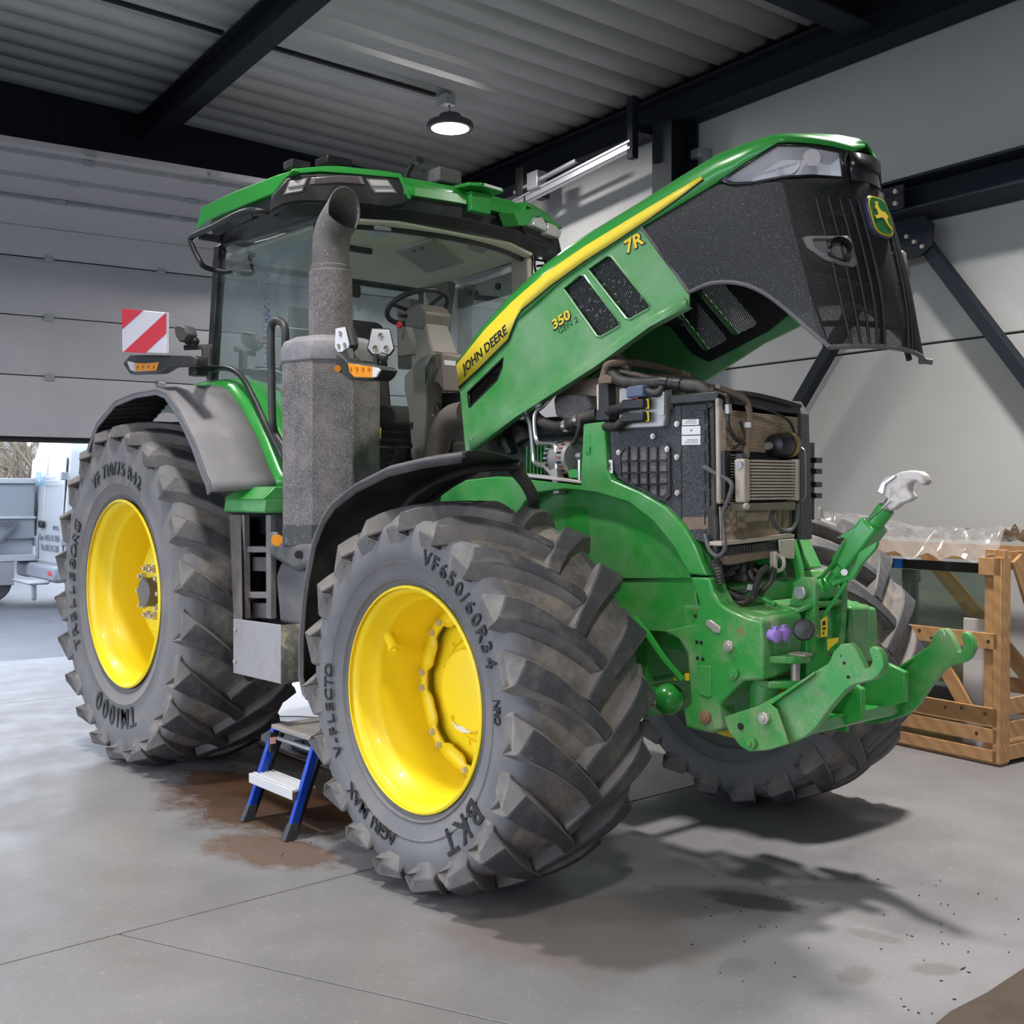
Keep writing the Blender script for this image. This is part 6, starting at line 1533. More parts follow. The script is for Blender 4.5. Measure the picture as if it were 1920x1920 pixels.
O('side_sill', MB().prism([Vector((x, -.80, z)) for x, z in ((-2.70, 1.62), (-1.45, 1.62), (-1.45, 1.74), (-2.1, 1.78), (-2.70, 2.30))], (0, .05, 0)), CABM, TR, bevel=.01)
O('side_sill', MB().prism([Vector((x, .75, z)) for x, z in ((-2.70, 1.62), (-1.45, 1.62), (-1.45, 1.74), (-2.1, 1.78), (-2.70, 2.30))], (0, .05, 0)), CABM, TR, bevel=.01)
# coiled blue air hose hanging inside
pts = []
top_ = S(493, 475, 'y', -.62); bot_ = S(505, 700, 'y', -.62)
ax0 = (bot_ - top_)
for k in range(0, 340):
    f = k / 340
    ff = f ** .62
    a = k * 2 * math.pi / 20
    r_ = .020
    pts.append(top_.lerp(bot_, ff) + Vector((math.cos(a) * r_, math.sin(a) * r_, 0)))
O('coiled_air_hose', MB().tube([top_ + Vector((0, 0, .22)), top_ + Vector((0, 0, .02))] + pts, .0065, 5), pm('blue_hose', (.02, .14, .50), .35), TR)
O('hose_nozzle', MB().cyl(top_ + Vector((0, 0, .02)), top_ + Vector((0, 0, .14)), .014, .010, 10), pm('nozzle_grey', (.4, .4, .36), .4), TR)
O('sun_blind', MB().prism([S(px, py, 'y', -.62) for px, py in ((462, 483), (592, 433), (594, 460), (500, 500))], (0, .004, 0)), glass('blind_film', (.75, .88, .92), .05, .1, dust=.25, dust_haze_col=(.35, .5, .55)), TR)
# ------------------------------------------------------------------ mirror arm, warning panel, rear lamp on the right
wb_ = O('warning_board', MB().prism(SY([(228, 578), (311, 586), (312, 663), (229, 660)], -1.38), (0, .02, 0)), pm('board_white', (.62, .60, .66), .5), TR, bevel=.004)
REDP = pm('board_red', (.60, .03, .05), .45, specks=((.7, .3, .3), .7, 60, .6))
for pp in ([(228, 578), (268, 582), (229, 617)], [(311, 586), (311, 625), (272, 662), (231, 660)]):
    PL('red_stripe', pp, -1.382, .0025, REDP, wb_, bevel=0)
arm_ = PL('lamp_arm', [(229, 682), (243, 665), (300, 666), (362, 667), (366, 670), (366, 686), (318, 688), (297, 700), (243, 702)], -1.34, .06, BLACKP, TR, bevel=.010)
PL('amber_lens', [(252, 680), (272, 681), (297, 679), (292, 695), (253, 697)], -1.345, .008, AMB, arm_, bevel=.002)
PL('clear_lens', [(238, 677), (252, 680), (253, 697), (244, 694)], -1.345, .008, pm('clear_lens2', (.6, .58, .6), .2), arm_, bevel=.002)
for k in range(4):
    c = S(258 + k * 10, 688, 'y', -1.346); O('led', MB().cyl(c, c + Vector((0, -.002, 0)), .009, seg=8), pm('amber_dark2', (.55, .16, .01), .3), arm_)
O('arm_pivot', MB().cyl(S(372, 684, 'y', -1.12), S(372, 705, 'y', -1.12), .055, seg=18).bar(S(360, 677, 'y', -1.30), S(380, 678, 'y', -1.10), .06, .05).bar(S(372, 690, 'y', -1.12), S(400, 692, 'y', -.95), .05, .04), BLACKP, TR, bevel=.006)
O('lamp_bracket', MB().bar(S(345, 652, 'y', -1.10), S(398, 650, 'y', -.93), .02, .03).bar(S(386, 650, 'y', -.98), S(386, 690, 'y', -.98), .04, .04), GREYP, TR, bevel=.004)
O('work_lamp', MB().prism(SY([(326, 613), (334, 608), (345, 612), (350, 625), (346, 640), (336, 642), (328, 630)], -1.12), (0, .07, 0)), GREYP, TR, bevel=.010)
O('lamp_joint', MB().ball(S(354, 636, 'y', -1.08), .035, 12).ball(S(366, 640, 'y', -1.06), .025, 10), BLACKM, TR)
# ------------------------------------------------------------------ step, boxes and tank on the right side
O('step_platform', MB().prism([Vector((x, -1.18, z)) for x, z in ((-1.88, 1.52), (-1.86, 1.595), (-1.42, 1.595), (-1.42, 1.52))], (0, .42, 0)), GREEN, TR, bevel=.01)
O('step_chamfer', MB().loft([[Vector((-1.86, -1.19, 1.59)), Vector((-1.42, -1.19, 1.59)), Vector((-1.42, -.80, 1.59)), Vector((-1.86, -.80, 1.59))], [Vector((-1.80, -1.12, 1.655)), Vector((-1.42, -1.12, 1.655)), Vector((-1.42, -.80, 1.655)), Vector((-1.80, -.80, 1.655))]]), GREEN, TR, bevel=.006)
LADM = pm('ladder_grey', (.17, .155, .15), .6, dirt=((.35, .32, .3), .42, .75, 9, .5))
yl = -1.10
def lp(px, py, y=yl): return S(px, py, 'y', y)
lad = O('ladder', MB().bar(lp(459, 965), lp(461, 1160), .035, .05, (1, 0, 0)).bar(lp(508, 965), lp(509, 1160), .035, .05, (1, 0, 0)), LADM, TR, bevel=.004)
for y0, y1 in ((1024, 1036), (1110, 1122)):
    O('rung', MB().prism([lp(455, y0), lp(510, y0 + 1), lp(510, y1), lp(455, y1)], (0, .10, 0)), LADM, lad, bevel=.004)
for y0, y1 in ((1044, 1070), (1130, 1158)):
    O('step_plate', MB().prism([lp(465, y0, -1.06), lp(504, y0 + 1, -1.06), lp(504, y1 + 2, -1.06), lp(465, y1, -1.06)], (0, .02, 0)), GREYP, lad, bevel=.003)
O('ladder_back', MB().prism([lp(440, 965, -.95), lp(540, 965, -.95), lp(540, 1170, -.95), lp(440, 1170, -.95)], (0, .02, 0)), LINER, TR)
O('mud_flap', MB().loft([[lp(430, 965, -1.12), lp(452, 965, -1.12), lp(452, 965, -1.0), lp(430, 965, -1.0)], [lp(438, 1165, -1.16), lp(455, 1165, -1.16), lp(455, 1165, -1.0), lp(438, 1165, -1.0)]]), pm('flap_brown', (.12, .10, .09), .8, dirt=((.25, .2, .17), .4, .7, 12, .6)), TR, bevel=.004)
tb = O('toolbox_plate', MB().prism([S(px, py, 'y', -1.22) for px, py in ((437, 1160), (527, 1172), (527, 1283), (437, 1262))], (0, .012, 0)), pm('bare_steel_plate', (.36, .34, .35), .5, .3, dirt=((.28, .2, .16), .5, .8, 6, .5)), TR, bevel=.004)
p0_, p1_ = S(527, 1172, 'y', -1.22), S(527, 1283, 'y', -1.22)
O('toolbox_side', MB().add([p0_, p1_, p1_ + Vector((.03, .42, .02)), p0_ + Vector((.03, .42, .0))], [(0, 1, 2, 3)]), pm('mossy_side', (.10, .09, .075), .85, dirt=((.34, .32, .18), .5, .66, 22, .7)), tb, solid=.01)
for px, py in ((442, 1180), (441, 1240)):
    c = S(px, py, 'y', -1.222); O('plate_bolt', MB().cyl(c, c + Vector((0, -.008, 0)), .012, seg=8), ZINC, tb)
O('fuel_tank', MB().prism([Vector((x, -1.10, z)) for x, z in ((-1.42, .96), (-1.46, 1.20), (-1.40, 1.28), (-1.05, 1.24), (-1.02, .96))], (0, .60, 0)), GREYP, TR, bevel=.02)
O('tank_cover', MB().prism([Vector((x, -1.14, z)) for x, z in ((-1.46, 1.30), (-1.47, 1.355), (-1.40, 1.375), (-1.05, 1.375), (-1.03, 1.28), (-1.20, 1.235))], (0, .42, 0)), GREYP, TR, bevel=.025)
O('tank_cap', MB().cyl(S(560, 1040, 'y', -1.145), S(560, 1040, 'y', -1.16), .02, seg=16), BLACKM, TR)
O('side_reflector', MB().cyl(S(520, 1013, 'y', -1.13), S(520, 1013, 'y', -1.145), .030, seg=20), AMB, TR)
O('reflector_bracket', MB().box(S(514, 1014, 'y', -1.12), (.07, .015, .09)), LADM, TR, bevel=.004)
O('frame_side', MB().rng(-2.4, -.8, -.55, -.45, 1.05, 1.45), ENGD, TR, bevel=.01)
O('battery_box', MB().rng(-2.0, -1.1, -1.0, -.6, 1.40, 1.52), LINER, TR)
# ================================================================== things standing around
def SBp(px, py, b):
    """survey on the plane b (building frame), result in building coordinates"""
    d = FW + RT * ((px - 960) / FPX) - UP * ((py - 960) / FPX)
    iv = BM.inverted()
    o_ = iv @ CAM; e = iv.to_3x3() @ d
    t = (b - o_.y) / e.y
    return o_ + e * t
def SF(px, py, z=0.0): return S(px, py, 'z', z)
# ------------------------------------------------------------------ step stool
f0, f1 = SF(466, 1538), SF(540, 1576)
f0.y = f1.y = -1.315
t0, t1 = S(517, 1366, 'y', -1.19), S(594, 1390, 'y', -1.19)
zt = (t0.z + t1.z) / 2; t0.z = t1.z = zt
base = Vector(((f0.x + f1.x) / 2, -1.25, 0))
stool = empty('step_stool', base); tag(stool, 'small blue two-step aluminium stool beside the front tyre', 'step stool')
MS = Matrix.Translation(-base)
BLUE = pm('blue_leg_paint', (.008, .055, .42), .35); ALW = pm('white_aluminium', (.70, .70, .70), .4, .3); RUBF = pm('rubber_foot', (.05, .05, .055), .7)
for a, b_ in ((f0, t0), (f1, t1)):
    d = (b_ - a).normalized()
    O('leg', MB(MS).bar(a + d * .07, b_, .026, .042, (0, 1, .3)), BLUE, stool, bevel=.004)
    ft = O('foot', MB(MS).loft([[a + Vector((x * .02, y * .032, .002)) for x, y in ((-1, -1), (1, -1), (1, 1), (-1, 1))], [a + d * .085 + Vector((x * .016, y * .024, 0)) for x, y in ((-1, -1), (1, -1), (1, 1), (-1, 1))]]), RUBF, stool, bevel=.003)
    for k in range(4):
        O('foot_rib', MB(MS).bar(a + Vector((-.024, -.027 + k * .018, .005)), a + d * .075 + Vector((-.018, -.021 + k * .014, 0)), .006, .006), RUBF, ft)
    a2 = Vector((a.x - .012, a.y + .035, 0)); b2 = b_ + Vector((-.008, .04, -.03))
    O('rear_leg', MB(MS).bar(a2 + Vector((0, 0, .01)), b2, .02, .022, (0, 1, .3)), BLACKM, stool, bevel=.003)
pt_ = [t0 + Vector((-.01, -.02, 0)), t1 + Vector((.01, -.02, 0)), t1 + Vector((.01, .22, 0)), t0 + Vector((-.01, .22, 0))]
O('top_platform', MB(MS).prism(pt_, (0, 0, .022)), pm('platform_taupe', (.28, .25, .23), .6, dirt=((.15, .12, .1), .5, .8, 14, .5)), stool, bevel=.003)
O('cross_tube', MB(MS).cyl(t0 + Vector((0, .0, -.045)), t1 + Vector((0, .0, -.045)), .011, seg=12), ALU, stool)
s0, s1 = f0.lerp(t0, .50), f1.lerp(t1, .50)
stp = O('step', MB(MS).prism([s0 + Vector((-.02, -.055, 0)), s1 + Vector((.0, -.055, 0)), s1 + Vector((.0, .07, 0)), s0 + Vector((-.02, .07, 0))], (0, 0, .012)).prism([s0 + Vector((-.02, -.058, .012)), s1 + Vector((0, -.058, .012)), s1 + Vector((0, -.058, -.035)), s0 + Vector((-.02, -.058, -.035))], (0, .006, 0)), ALW, stool, bevel=.002)
for k in range(5):
    O('step_groove', MB(MS).bar(s0 + Vector((-.015, -.03 + k * .022, .0135)), s1 + Vector((-.005, -.03 + k * .022, .0135)), .008, .003), ALW, stp)
lt = f0.lerp(t0, .86)
O('latch', MB(MS).box(lt + Vector((.02, .0, 0)), (.02, .05, .10)), BLACKM, stool, bevel=.004)
O('latch_label', MB(MS).box(lt + Vector((.031, -.01, .01)), (.003, .03, .032)), pm('red_white_label', (.75, .35, .30), .5), stool)
# ------------------------------------------------------------------ oil tray, granules, painted daylight patch
trp = [SF(462, 1384, .01), SF(555, 1420, .01), SF(640, 1448, .01), SF(668, 1400, .01), SF(600, 1368, .01), SF(505, 1356, .01)]
tb_ = sum(trp, Vector()) / len(trp); tb_.z = 0
TRAY = pm('rusty_sheet_metal', (.10, .075, .065), .6, .3, dirt=((.20, .12, .08), .4, .7, 8, .6))
tray = empty('drip_tray', tb_); tag(tray, 'shallow rusty steel drip tray on the floor behind the blue stool', 'drip tray')
MT = Matrix.Translation(-tb_)
O('tray_base', MB(MT).prism([p + Vector((0, 0, .0)) for p in trp], (0, 0, -.006)), TRAY, tray)
O('tray_rim', MB(MT).tube([p + Vector((0, 0, .014)) for p in trp], .012, 8, closed=True), TRAY, tray)
gm = MB()
gc = SF(592, 1408, .01)
for k in range(900):
    a = random.random() * 2 * math.pi; r_ = random.random() ** .6
    p = gc + Vector((math.cos(a) * r_ * .26, math.sin(a) * r_ * .10, .014 + (1 - r_) * .05 * random.random()))
    s_ = .006 + random.random() * .006
    gm.add([p + Vector((s_, 0, 0)), p + Vector((-s_ * .6, s_, 0)), p + Vector((-s_ * .6, -s_, 0)), p + Vector((0, 0, s_ * 1.3))], [(0, 1, 3), (1, 2, 3), (2, 0, 3), (0, 2, 1)])
tag(O('absorbent_granules', gm, pm('blue_granules', (.10, .15, .22), .8), smooth=10), 'blue-grey absorbent granules spilled in the drip tray', 'granules', kind='stuff')
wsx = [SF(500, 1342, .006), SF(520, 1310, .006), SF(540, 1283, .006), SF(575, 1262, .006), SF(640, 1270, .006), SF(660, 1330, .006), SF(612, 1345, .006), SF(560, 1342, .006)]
tag(O('daylight_patch', MB().prism(wsx, (0, 0, -.004)), pm('daylight_white', (.72, .71, .78), .6, specks=((.12, .1, .1), .72, 30, .8)), bevel=0), 'white patch painting daylight on the floor beneath the tractor belly', 'light patch')  # flat white prism stands in for daylight on the floor; specks are dirt
# ------------------------------------------------------------------ floor debris and board
dm = MB()
for k in range(130):
    if k < 55: px, py = random.uniform(1250, 1915), random.uniform(1640, 1915)
    else: px, py = random.gauss(520, 90), random.gauss(1505, 45)
    p = SF(px, py, .001)
    a = random.random() * 6.28; l_ = random.choice((.003, .004, .005, .006, .018 if k % 7 == 0 else .004)); w_ = .0025
    d = Vector((math.cos(a), math.sin(a), 0)); n_ = Vector((-d.y, d.x, 0))
    dm.prism([p - d * l_, p + n_ * w_, p + d * l_, p - n_ * w_], (0, 0, .003))
tag(O('floor_debris', dm, pm('debris_dark', (.035, .028, .024), .8), smooth=10), 'scattered dark crumbs of dirt on the concrete floor', 'debris', kind='stuff')
cw = [(1186, 1790, 1205, 1778), (1545, 1580, 1560, 1586)]
bp0 = [SF(1752, 1925, .0), SF(1782, 1900, .0), SF(1850, 1865, .0), SF(1925, 1815, .0), SF(2050, 1830, 0), SF(2000, 1960, 0)]
bo = sum(bp0, Vector()) / len(bp0)
WOODD = pm('brown_board', (.065, .042, .026), .7, dirt=((.06, .035, .02), .45, .7, 6, .6))
brd = O('brown_board', MB(Matrix.Translation(-bo)).prism([p + Vector((0, 0, .008)) for p in bp0], (0, 0, -.007)), WOODD, bevel=.002)
brd.location = bo; tag(brd, 'dirty brown board lying flat in the lower right corner', 'board')
# ------------------------------------------------------------------ wooden crate with glass
WOOD = None
def wood(name, c1, c2):
    m = bpy.data.materials.new(name); m.use_nodes = True
    t = m.node_tree; L = t.links.new; b = t.nodes['Principled BSDF']; b.inputs['Roughness'].default_value = .65
    tc = _n(t, 'ShaderNodeTexCoord'); oi = _n(t, 'ShaderNodeObjectInfo')
    mp = _n(t, 'ShaderNodeMapping'); mp.inputs['Scale'].default_value = (1.2, 1.2, 1.2)
    ad = _n(t, 'ShaderNodeVectorMath', operation='ADD'); L(tc.outputs['Object'], ad.inputs[0]); L(oi.outputs['Random'], ad.inputs[1])
    L(ad.outputs[0], mp.inputs[0])
    wv = _n(t, 'ShaderNodeTexWave'); wv.inputs['Scale'].default_value = 5; wv.inputs['Distortion'].default_value = 3; wv.inputs['Detail'].default_value = 3; wv.bands_direction = 'DIAGONAL'
    L(mp.outputs[0], wv.inputs['Vector'])
    n1 = _n(t, 'ShaderNodeTexNoise'); n1.inputs['Scale'].default_value = 5; L(mp.outputs[0], n1.inputs['Vector'])
    x = _n(t, 'ShaderNodeMix', data_type='RGBA'); x.inputs[6].default_value = (*c1, 1); x.inputs[7].default_value = (*c2, 1)
    mu = _n(t, 'ShaderNodeMath', operation='MULTIPLY'); L(wv.outputs['Fac'], mu.inputs[0]); L(n1.outputs['Fac'], mu.inputs[1]); L(mu.outputs[0], x.inputs[0])
    L(x.outputs[2], b.inputs['Base Color'])
    return m
WOOD = wood('pine_wood', (.46, .26, .115), (.30, .14, .05))
KNOT = pm('wood_knot', (.06, .03, .012), .7)
CB = 2.61                                     # front face of the crate
cr0 = Vector((-.45, CB + .4, 0)); cro = BM @ cr0
crate = empty('wooden_crate', cro); tag(crate, 'open pine crate holding glass panes against the back wall', 'crate')
MC_ = Matrix.Translation(-cro) @ BM
def brd_px(name, px, b, t, par=crate, m=None):
    pts = [SBp(a, c, b) for a, c in px]
    return O(name, MB(MC_).prism(pts, (0, t, 0)), m or WOOD, par, bevel=.003)
AL = -1.25                                     # left end of the crate, behind the tyre
def board(z0, z1, b=CB, t=.022, a1=.255, a0=AL):
    return O('board', MB(MC_).rng(a0, a1, b, b + t, z0, z1), WOOD, crate, bevel=.003)
zz = lambda px, py: SBp(px, py, CB).z
b1 = board(zz(1874, 1364), zz(1875, 1331)) ; b1 = None
for (ya, yb) in ((1331, 1365), (1371, 1397), (1410, 1432)):
    pass
lowers = [board(zz(1872, 1366), zz(1872, 1331)), board(zz(1872, 1397), zz(1872, 1370)), board(max(.02, zz(1870, 1432)), zz(1870, 1409)), board(zz(1875, 1220), zz(1875, 1190))]
for o_, px, py in ((lowers[0], 1847, 1338), (lowers[0], 1803, 1327), (lowers[0], 1773, 1326), (lowers[1], 1831, 1375), (lowers[3], 1853, 1203), (lowers[3], 1724, 1182)):
    c = SBp(px, py, CB); O('knot', MB(MC_).lathe([(0, .001), (0, .012)], c + Vector((0, -.001, 0)), (0, 1, 0), 12), KNOT, o_)
pz0, pz1 = .03, zz(1842, 1030)
O('post', MB(MC_).rng(SBp(1841, 1200, CB).x, SBp(1861, 1200, CB).x, CB + .024, CB + .07, .05, pz1), WOOD, crate, bevel=.003)
O('post', MB(MC_).rng(SBp(1862, 1200, CB).x, SBp(1873, 1200, CB).x + .012, CB + .028, CB + .075, .05, pz1), WOOD, crate, bevel=.003)
O('post', MB(MC_).rng(.225, .275, CB - .0, CB + .10, .02, zz(1885, 1046)), WOOD, crate, bevel=.003)
O('block', MB(MC_).rng(SBp(1834, 1060, CB).x, SBp(1877, 1060, CB).x, CB - .0, CB + .022, zz(1855, 1079), zz(1855, 1046)), WOOD, crate, bevel=.003)
O('post', MB(MC_).rng(AL, AL + .10, CB + .024, CB + .07, .05, pz1), WOOD, crate, bevel=.003)
# back posts, sides, floor and diagonals
for a_ in (AL + .05, .22):
    O('post', MB(MC_).rng(a_ - .05, a_ + .05, CB + .78, CB + .83, .02, pz1), WOOD, crate, bevel=.003)
for z0, z1 in ((.03, .12), (.16, .26), (.30, .40), (pz1 - .12, pz1 - .01)):
    O('side_board', MB(MC_).rng(.25, .272, CB + .10, CB + .85, z0, z1), WOOD, crate, bevel=.003)
    O('board', MB(MC_).rng(AL, .27, CB + .83, CB + .85, z0, z1), WOOD, crate, bevel=.003)
O('side_diagonal', MB(MC_).bar((.285, CB + .14, pz1 - .05), (.285, CB + .75, .10), .022, .10, (0, 0, 1)), WOOD, crate, bevel=.003)
O('base_runner', MB(MC_).rng(AL, .26, CB + .03, CB + .11, .0, .03).rng(AL, .26, CB + .7, CB + .78, .0, .03), WOOD, crate, bevel=.003)
O('base_deck', MB(MC_).rng(AL, .25, CB + .03, CB + .82, .03, .05), WOOD, crate, bevel=.003)
O('diagonal', MB(MC_).bar(tuple(SBp(1763, 1235, CB + .045)), tuple(SBp(1822, 1345, CB + .045)), .022, .09, (0, 0, 1)), WOOD, crate, bevel=.003)
O('diagonal', MB(MC_).bar((-.80, CB + .80, 1.20), (.10, CB + .80, .30), .022, .11, (0, 0, 1)), WOOD, crate, bevel=.003)
# framed glass pane standing in the crate
gp0 = BM @ Vector((-.45, CB + .16, .05))
pane = empty('framed_glass_pane', gp0); tag(pane, 'tall greenish glass pane with black edge strips standing in the crate', 'glass pane')
MG = Matrix.Translation(-gp0) @ BM
pgz = SBp(1760, 1052, CB + .16).z
O('glass', MB(MG).rng(-1.1, .17, CB + .155, CB + .165, .05, pgz), glass('pane_glass', (.62, .70, .66), .10, .01, dust=.06, dust_haze_col=(.35, .38, .34)), pane)
O('edge_strip', MB(MG).rng(-1.1, .17, CB + .145, CB + .175, pgz - .06, pgz), SEAL, pane, bevel=.004)
O('edge_strip', MB(MG).rng(-1.1, .17, CB + .145, CB + .175, .30, .40), SEAL, pane, bevel=.004)
bc0 = SBp(1686, 1056, CB + .14)
O('blue_clip', MB(MG).box((bc0.x, CB + .15, bc0.z), (.055, .06, .055)), pm('blue_clip', (.01, .16, .62), .4), pane, bevel=.004)
O('white_profile', MB(MG).rng(bc0.x - .01, bc0.x + .10, CB + .18, CB + .23, bc0.z - .12, bc0.z - .04).rng(bc0.x - .005, bc0.x + .035, CB + .18, CB + .21, .4, bc0.z - .1).rng(bc0.x + .055, bc0.x + .10, CB + .18, CB + .21, .4, bc0.z - .1), pm('pale_profile', (.55, .60, .58), .4), pane, bevel=.003)
# white foam sheet behind the front boards
fs0 = BM @ Vector((.05, CB + .11, .05))
pf = [SBp(a, c, CB + .10) for a, c in ((1806, 1158), (1842, 1155), (1842, 1345), (1808, 1330))]
fsh = O('foam_sheet', MB(Matrix.Translation(-fs0) @ BM).prism([(pf[0].x, CB + .10, pf[0].z), (.22, CB + .10, pf[0].z), (.22, CB + .10, .055), (pf[0].x, CB + .10, .055)], (0, .02, 0)), pm('pale_foam', (.50, .47, .47), .7), bevel=.004)
fsh.location = fs0; tag(fsh, 'pale foam sheet leaning inside the crate beside its front post', 'foam sheet')
# crumpled plastic film draped over the top
def film_mat():
    m = bpy.data.materials.new('clear_film'); m.use_nodes = True
    t = m.node_tree; L = t.links.new; t.nodes.remove(t.nodes['Principled BSDF']); out = t.nodes['Material Output']
    tr = _n(t, 'ShaderNodeBsdfTransparent'); tr.inputs[0].default_value = (.93, .93, .93, 1)
    gl = _n(t, 'ShaderNodeBsdfGlossy'); gl.inputs[1].default_value = .12; gl.inputs[0].default_value = (1, 1, 1, 1)
    df = _n(t, 'ShaderNodeBsdfDiffuse'); df.inputs[0].default_value = (.7, .68, .68, 1)
    fr = _n(t, 'ShaderNodeLayerWeight'); fr.inputs[0].default_value = .55
    m1 = _n(t, 'ShaderNodeMixShader'); L(fr.outputs['Fresnel'], m1.inputs[0]); L(tr.outputs[0], m1.inputs[1]); L(gl.outputs[0], m1.inputs[2])
    m2 = _n(t, 'ShaderNodeMixShader'); m2.inputs[0].default_value = .26; L(m1.outputs[0], m2.inputs[1]); L(df.outputs[0], m2.inputs[2]); L(m2.outputs[0], out.inputs[0])
    return m
rows = []
rnd = random.Random(3)
NU, NV = 70, 22
ph = [(rnd.uniform(5, 30), rnd.uniform(-20, 20), rnd.uniform(0, 6), rnd.uniform(.004, .013)) for _ in range(16)]
for j in range(NV):
    v_ = j / (NV - 1)
    row = []
    for i in range(NU):
        u = i / (NU - 1)
        a_ = -1.30 + u * 1.52
        bb = CB + .02 + v_ * .55
        z_ = pgz + .045 + .13 * math.exp(-((v_ - .35) / .28) ** 2) * (.8 + .35 * math.sin(u * 5 + 1)) - max(0, .18 - v_) * .65
        for fu, fv, p0, am in ph: z_ += am * abs(math.sin(fu * u + fv * v_ + p0))
        z_ += rnd.uniform(-.0025, .0025)
        row.append(Vector((a_, bb + rnd.uniform(-.006, .006), z_)))
    rows.append(row)
fo = BM @ Vector((-.5, CB + .3, pgz))
film = O('plastic_film', MB(Matrix.Translation(-fo) @ BM).grid(rows), film_mat(), smooth=25)
film.location = fo; tag(film, 'crumpled clear plastic film draped over the glass in the crate', 'plastic film')
# ================================================================== outside the door
ASPH = pm('wet_asphalt', (.05, .05, .06), .45, vary=.3, vscale=2)
og = O('pavement_outside', MB(BM).rng(-60, DOOR_A - .02, -40, 40, -.12, -.03).rng(DOOR_A - .02, 40, -40, B0 - .02, -.12, -.03), ASPH); tag(og, 'wet grey pavement outside the open door', 'pavement', kind='structure')
# van
vx = 119
vr = FW + RT * ((vx - 960) / FPX); vr.z = 0; vr.normalize()
rv = Vector((vr.y, -vr.x, 0))
Lv = (rv * .961 + vr * .276).normalized(); nin = (vr * .961 - rv * .276).normalized()
Cv = SF(vx, 1140, -.03)
van = empty('van', Cv); tag(van, 'white delivery van parked outside the half open door', 'van')
MV = Matrix(((Lv.x, nin.x, 0, 0), (Lv.y, nin.y, 0, 0), (0, 0, 1, 0), (0, 0, 0, 1)))
VW = pm('van_white', (.38, .39, .40), .3, coat=.4); VG = pm('van_grey_plastic', (.22, .22, .25), .5); VBLUE = pm('van_side_white', (.4, .42, .45), .3, coat=.4)
W_, H_, LN = 2.0, 2.5, 5.2
sec = lambda x, dz=0: [Vector((x, .0, .42)), Vector((x, .0, 1.2)), Vector((x + .10, .06, 2.2)), Vector((x + .16, .20, H_)), Vector((x + .16, W_ - .20, H_)), Vector((x + .10, W_ - .06, 2.2)), Vector((x, W_, 1.2)), Vector((x, W_, .42))]
vb = O('body', MB(MV).loft([sec(.02), sec(LN - 1.2), [p + Vector((1.1, 0, 0)) if p.z < 1.3 else p for p in sec(LN - 1.1)]]), VW, van, bevel=.03, smooth=40)
O('rear_door', MB(MV).prism([(.0, .06, .62), (.0, .06, 1.2), (.085, .11, 2.18), (.085, 1.0, 2.22), (.0, 1.0, 1.2), (.0, 1.0, .62)], (.02, 0, 0)), VW, van, bevel=.02)
O('rear_door', MB(MV).prism([(.0, 1.01, .62), (.0, 1.01, 1.2), (.085, 1.01, 2.22), (.085, 1.89, 2.18), (.0, 1.94, 1.2), (.0, 1.94, .62)], (.02, 0, 0)), VW, van, bevel=.02)
O('bumper', MB(MV).rng(-.14, .05, -.02, W_ + .02, .36, .60), VG, van, bevel=.05)
O('tail_lamp', MB(MV).rng(-.15, -.12, .06, .26, .46, .52), pm('tail_red', (.5, .04, .05), .3), van, bevel=.01)
O('door_hinge', MB(MV).rng(-.02, .06, -.04, .06, 1.84, 1.96), VG, van, bevel=.01)
O('door_hinge', MB(MV).rng(-.02, .06, -.04, .06, .90, 1.0), VG, van, bevel=.01)
O('door_handle', MB(MV).rng(-.05, .0, .92, 1.12, 1.13, 1.24), BLACKM, van, bevel=.02)
O('plate_recess', MB(MV).rng(-.03, .0, 1.25, 1.85, .66, 1.0), pm('plate_recess', (.25, .25, .27), .5), van, bevel=.03)
O('number_plate', MB(MV).rng(-.04, -.03, 1.32, 1.78, .70, .84), pm('plate_white', (.7, .7, .68), .4), van)
# brand lozenge on the door
lz = lambda s_: [(-.012, 1.40 - .06 * s_, 1.42), (-.012, 1.40, 1.42 + .16 * s_), (-.012, 1.40 + .06 * s_, 1.42), (-.012, 1.40, 1.42 - .16 * s_)]
lo_, li_ = lz(1.0), lz(.5)
O('lozenge_emblem', MB(MV).loft([lo_, li_], True, False), pm('emblem_dark', (.06, .06, .07), .3), van, solid=.01)
VT = pm('van_lettering', (.10, .12, .16), .5); VT2 = pm('van_lettering_blue', (.10, .25, .35), .5)
def vtext(s_, y0, z0, size, m, sp=1.0):
    M = MV @ basis(Vector((-.012, y0, z0)), Vector((0, -1, 0)), Vector((0, 0, 1)))
    O('lettering', text_mb(s_, size, M, .002, align='LEFT', spacing=sp), m, van)
vtext('dPlus', 1.42, 1.86, .30, VT2)
vtext('Gsm 0495 101 854', 1.20, .985, .135, VT)
vtext('Tel. 085 315 285', 1.10, .835, .135, VT)
vtext('IMPULS', .46, 1.14, .09, VT)
for k in range(4): O('lettering_line', MB(MV @ Matrix.Translation(Vector((.012 + .012 * k * 0, 0, 0)))).rng(-.03, -.024, .30 + .08 * k, .80, 1.78 + k * .055, 1.79 + k * .055), pm('line_grey', (.45, .4, .35), .5), van)
for x_, in ((.9,), (4.2,)):
    for y_ in (.12, W_ - .12):
        O('wheel', MB(MV).lathe([(-.11, .2), (-.11, .30), (-.08, .345), (.08, .345), (.11, .30), (.11, .2)], (x_, y_, .315), (0, 1, 0), 24, caps=True), RUBBERF, van)
O('tow_step', MB(MV).rng(-.45, -.15, .1, 1.0, .34, .40).rng(-.35, -.28, .3, .38, .10, .36), pm('galv_pale', (.3, .3, .32), .5), van, bevel=.03)
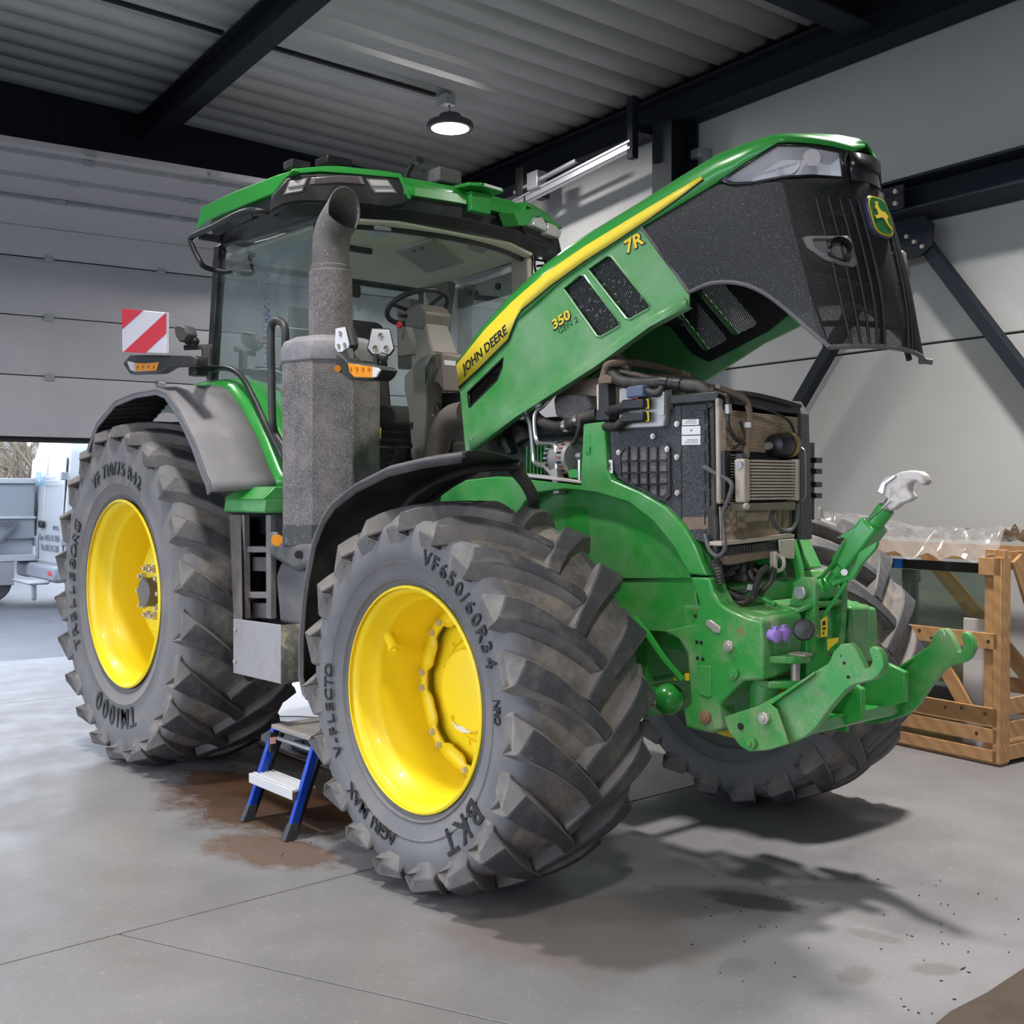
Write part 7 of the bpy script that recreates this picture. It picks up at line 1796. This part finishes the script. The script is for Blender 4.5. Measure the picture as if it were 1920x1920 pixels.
# trailer
To = SF(-8, 1133, -.03)
trl = empty('trailer', To); tag(trl, 'grey box trailer standing left of the white van', 'trailer')
TW = pm('trailer_panel', (.27, .30, .325), .35)
O('box_body', MB(MV).rng(-3.0, .62, .2, 2.0, .95, 1.86), TW, trl, bevel=.02)
O('body_rail', MB(MV).rng(-3.0, .63, .17, .2, 1.80, 1.88).rng(-3.0, .63, .17, .2, 1.26, 1.30).rng(-3.0, .64, .15, .2, .62, .72), pm('rail_white', (.42, .44, .46), .4), trl, bevel=.008)
O('chassis', MB(MV).rng(-3.0, .6, .25, 1.9, .62, .95), pm('chassis_grey', (.34, .36, .39), .5), trl, bevel=.01)
O('tail_lamp', MB(MV).rng(-.35, .02, .12, .2, .36, .52), pm('tail_red2', (.42, .08, .10), .35), trl, bevel=.01)
O('lamp_bracket', MB(MV).rng(-.4, .30, .16, .24, .26, .62), pm('bracket_grey', (.30, .30, .32), .5), trl, bevel=.01)
O('wheel', MB(MV).lathe([(-.10, .15), (-.10, .26), (-.07, .30), (.07, .30), (.10, .26), (.10, .15)], (0, .35, .31), (0, 1, 0), 24, caps=True), RUBBERF, trl)
O('prop_frame', MB(MV).bar((-.1, .14, .70), (.35, .14, 1.20), .05, .05).bar((-.6, .14, 1.22), (.37, .14, 1.22), .04, .04).bar((-.15, .14, .70), (-.15, .14, 1.22), .04, .04), pm('frame_dark', (.12, .12, .13), .5), trl, bevel=.004)
# bare trees and a hedge behind
BARK = pm('bark', (.16, .13, .10), .9, dirt=((.25, .24, .20), .4, .7, 4, .6)); TWIG = pm('twig_brown', (.20, .16, .115), .9)
def tree(c, h, seed, label):
    rr = random.Random(seed)
    root = empty('bare_tree', c); tag(root, label, 'tree', 'bare trees behind the trailer')
    tm, bm_ = MB(), MB()
    def grow(p, d, L_, r, dep):
        pts = [p]; cur = p; dd = d.copy()
        for k in range(4):
            dd = (dd + Vector((rr.uniform(-.35, .35), rr.uniform(-.35, .35), rr.uniform(-.15, .25)))).normalized()
            cur = cur + dd * L_ / 4; pts.append(cur)
        (tm if dep == 0 else bm_).tube(pts, [r, r * .9, r * .8, r * .65, r * .5], 6 if dep < 2 else 4, 0)
        if dep < 4:
            for k in range(4 if dep else 6):
                q = pts[rr.randint(1, 4)]
                nd = (dd + Vector((rr.uniform(-1, 1), rr.uniform(-1, 1), rr.uniform(-.4, .9)))).normalized()
                grow(q, nd, L_ * rr.uniform(.45, .7), r * .5, dep + 1)
    grow(Vector((0, 0, 0)), Vector((rr.uniform(-.1, .1), rr.uniform(-.1, .1), 1)), h, h * .035, 0)
    O('trunk', tm, BARK, root); O('branches', bm_, TWIG, root)
for k, (px, dist, h) in enumerate(((-15, 27, 2.6), (12, 29, 2.8), (38, 26, 2.4), (60, 30, 3.0))):
    d = FW + RT * ((px - 960) / FPX); d.z = 0
    c = CAM + d * dist; c.z = -.03
    tree(c, h, 20 + k, ('leafless brown tree at the far left edge behind the trailer', 'leafless brown tree behind the middle of the trailer box', 'leafless brown tree with low boughs near the van', 'leafless brown tree half hidden by the white van')[k])
d = FW + RT * ((20 - 960) / FPX); d.z = 0; d.normalize(); r_ = Vector((d.y, -d.x, 0))
bank = MB(); n = 30
rows = []
for i in range(n):
    s_ = -9 + 18 * i / (n - 1); base_ = CAM + d * 33 + r_ * s_
    rows.append([Vector((base_.x, base_.y, -.03)), Vector((base_.x, base_.y, 1.9 + .3 * math.sin(i * 1.7))) + d * .9, Vector((base_.x, base_.y, 3.2 + .4 * math.sin(i * 2.3 + 1))) + d * 2.5, Vector((base_.x, base_.y, 3.0)) + d * 4])
bk_ = O('hedge_bank', bank.grid(rows), pm('brushwood', (.15, .125, .10), .95, dirt=((.30, .28, .25), .42, .6, 2.5, .9), bump=(6, 1, .3))); tag(bk_, 'brown leafless brushwood bank far behind the trees', 'brushwood', kind='stuff')
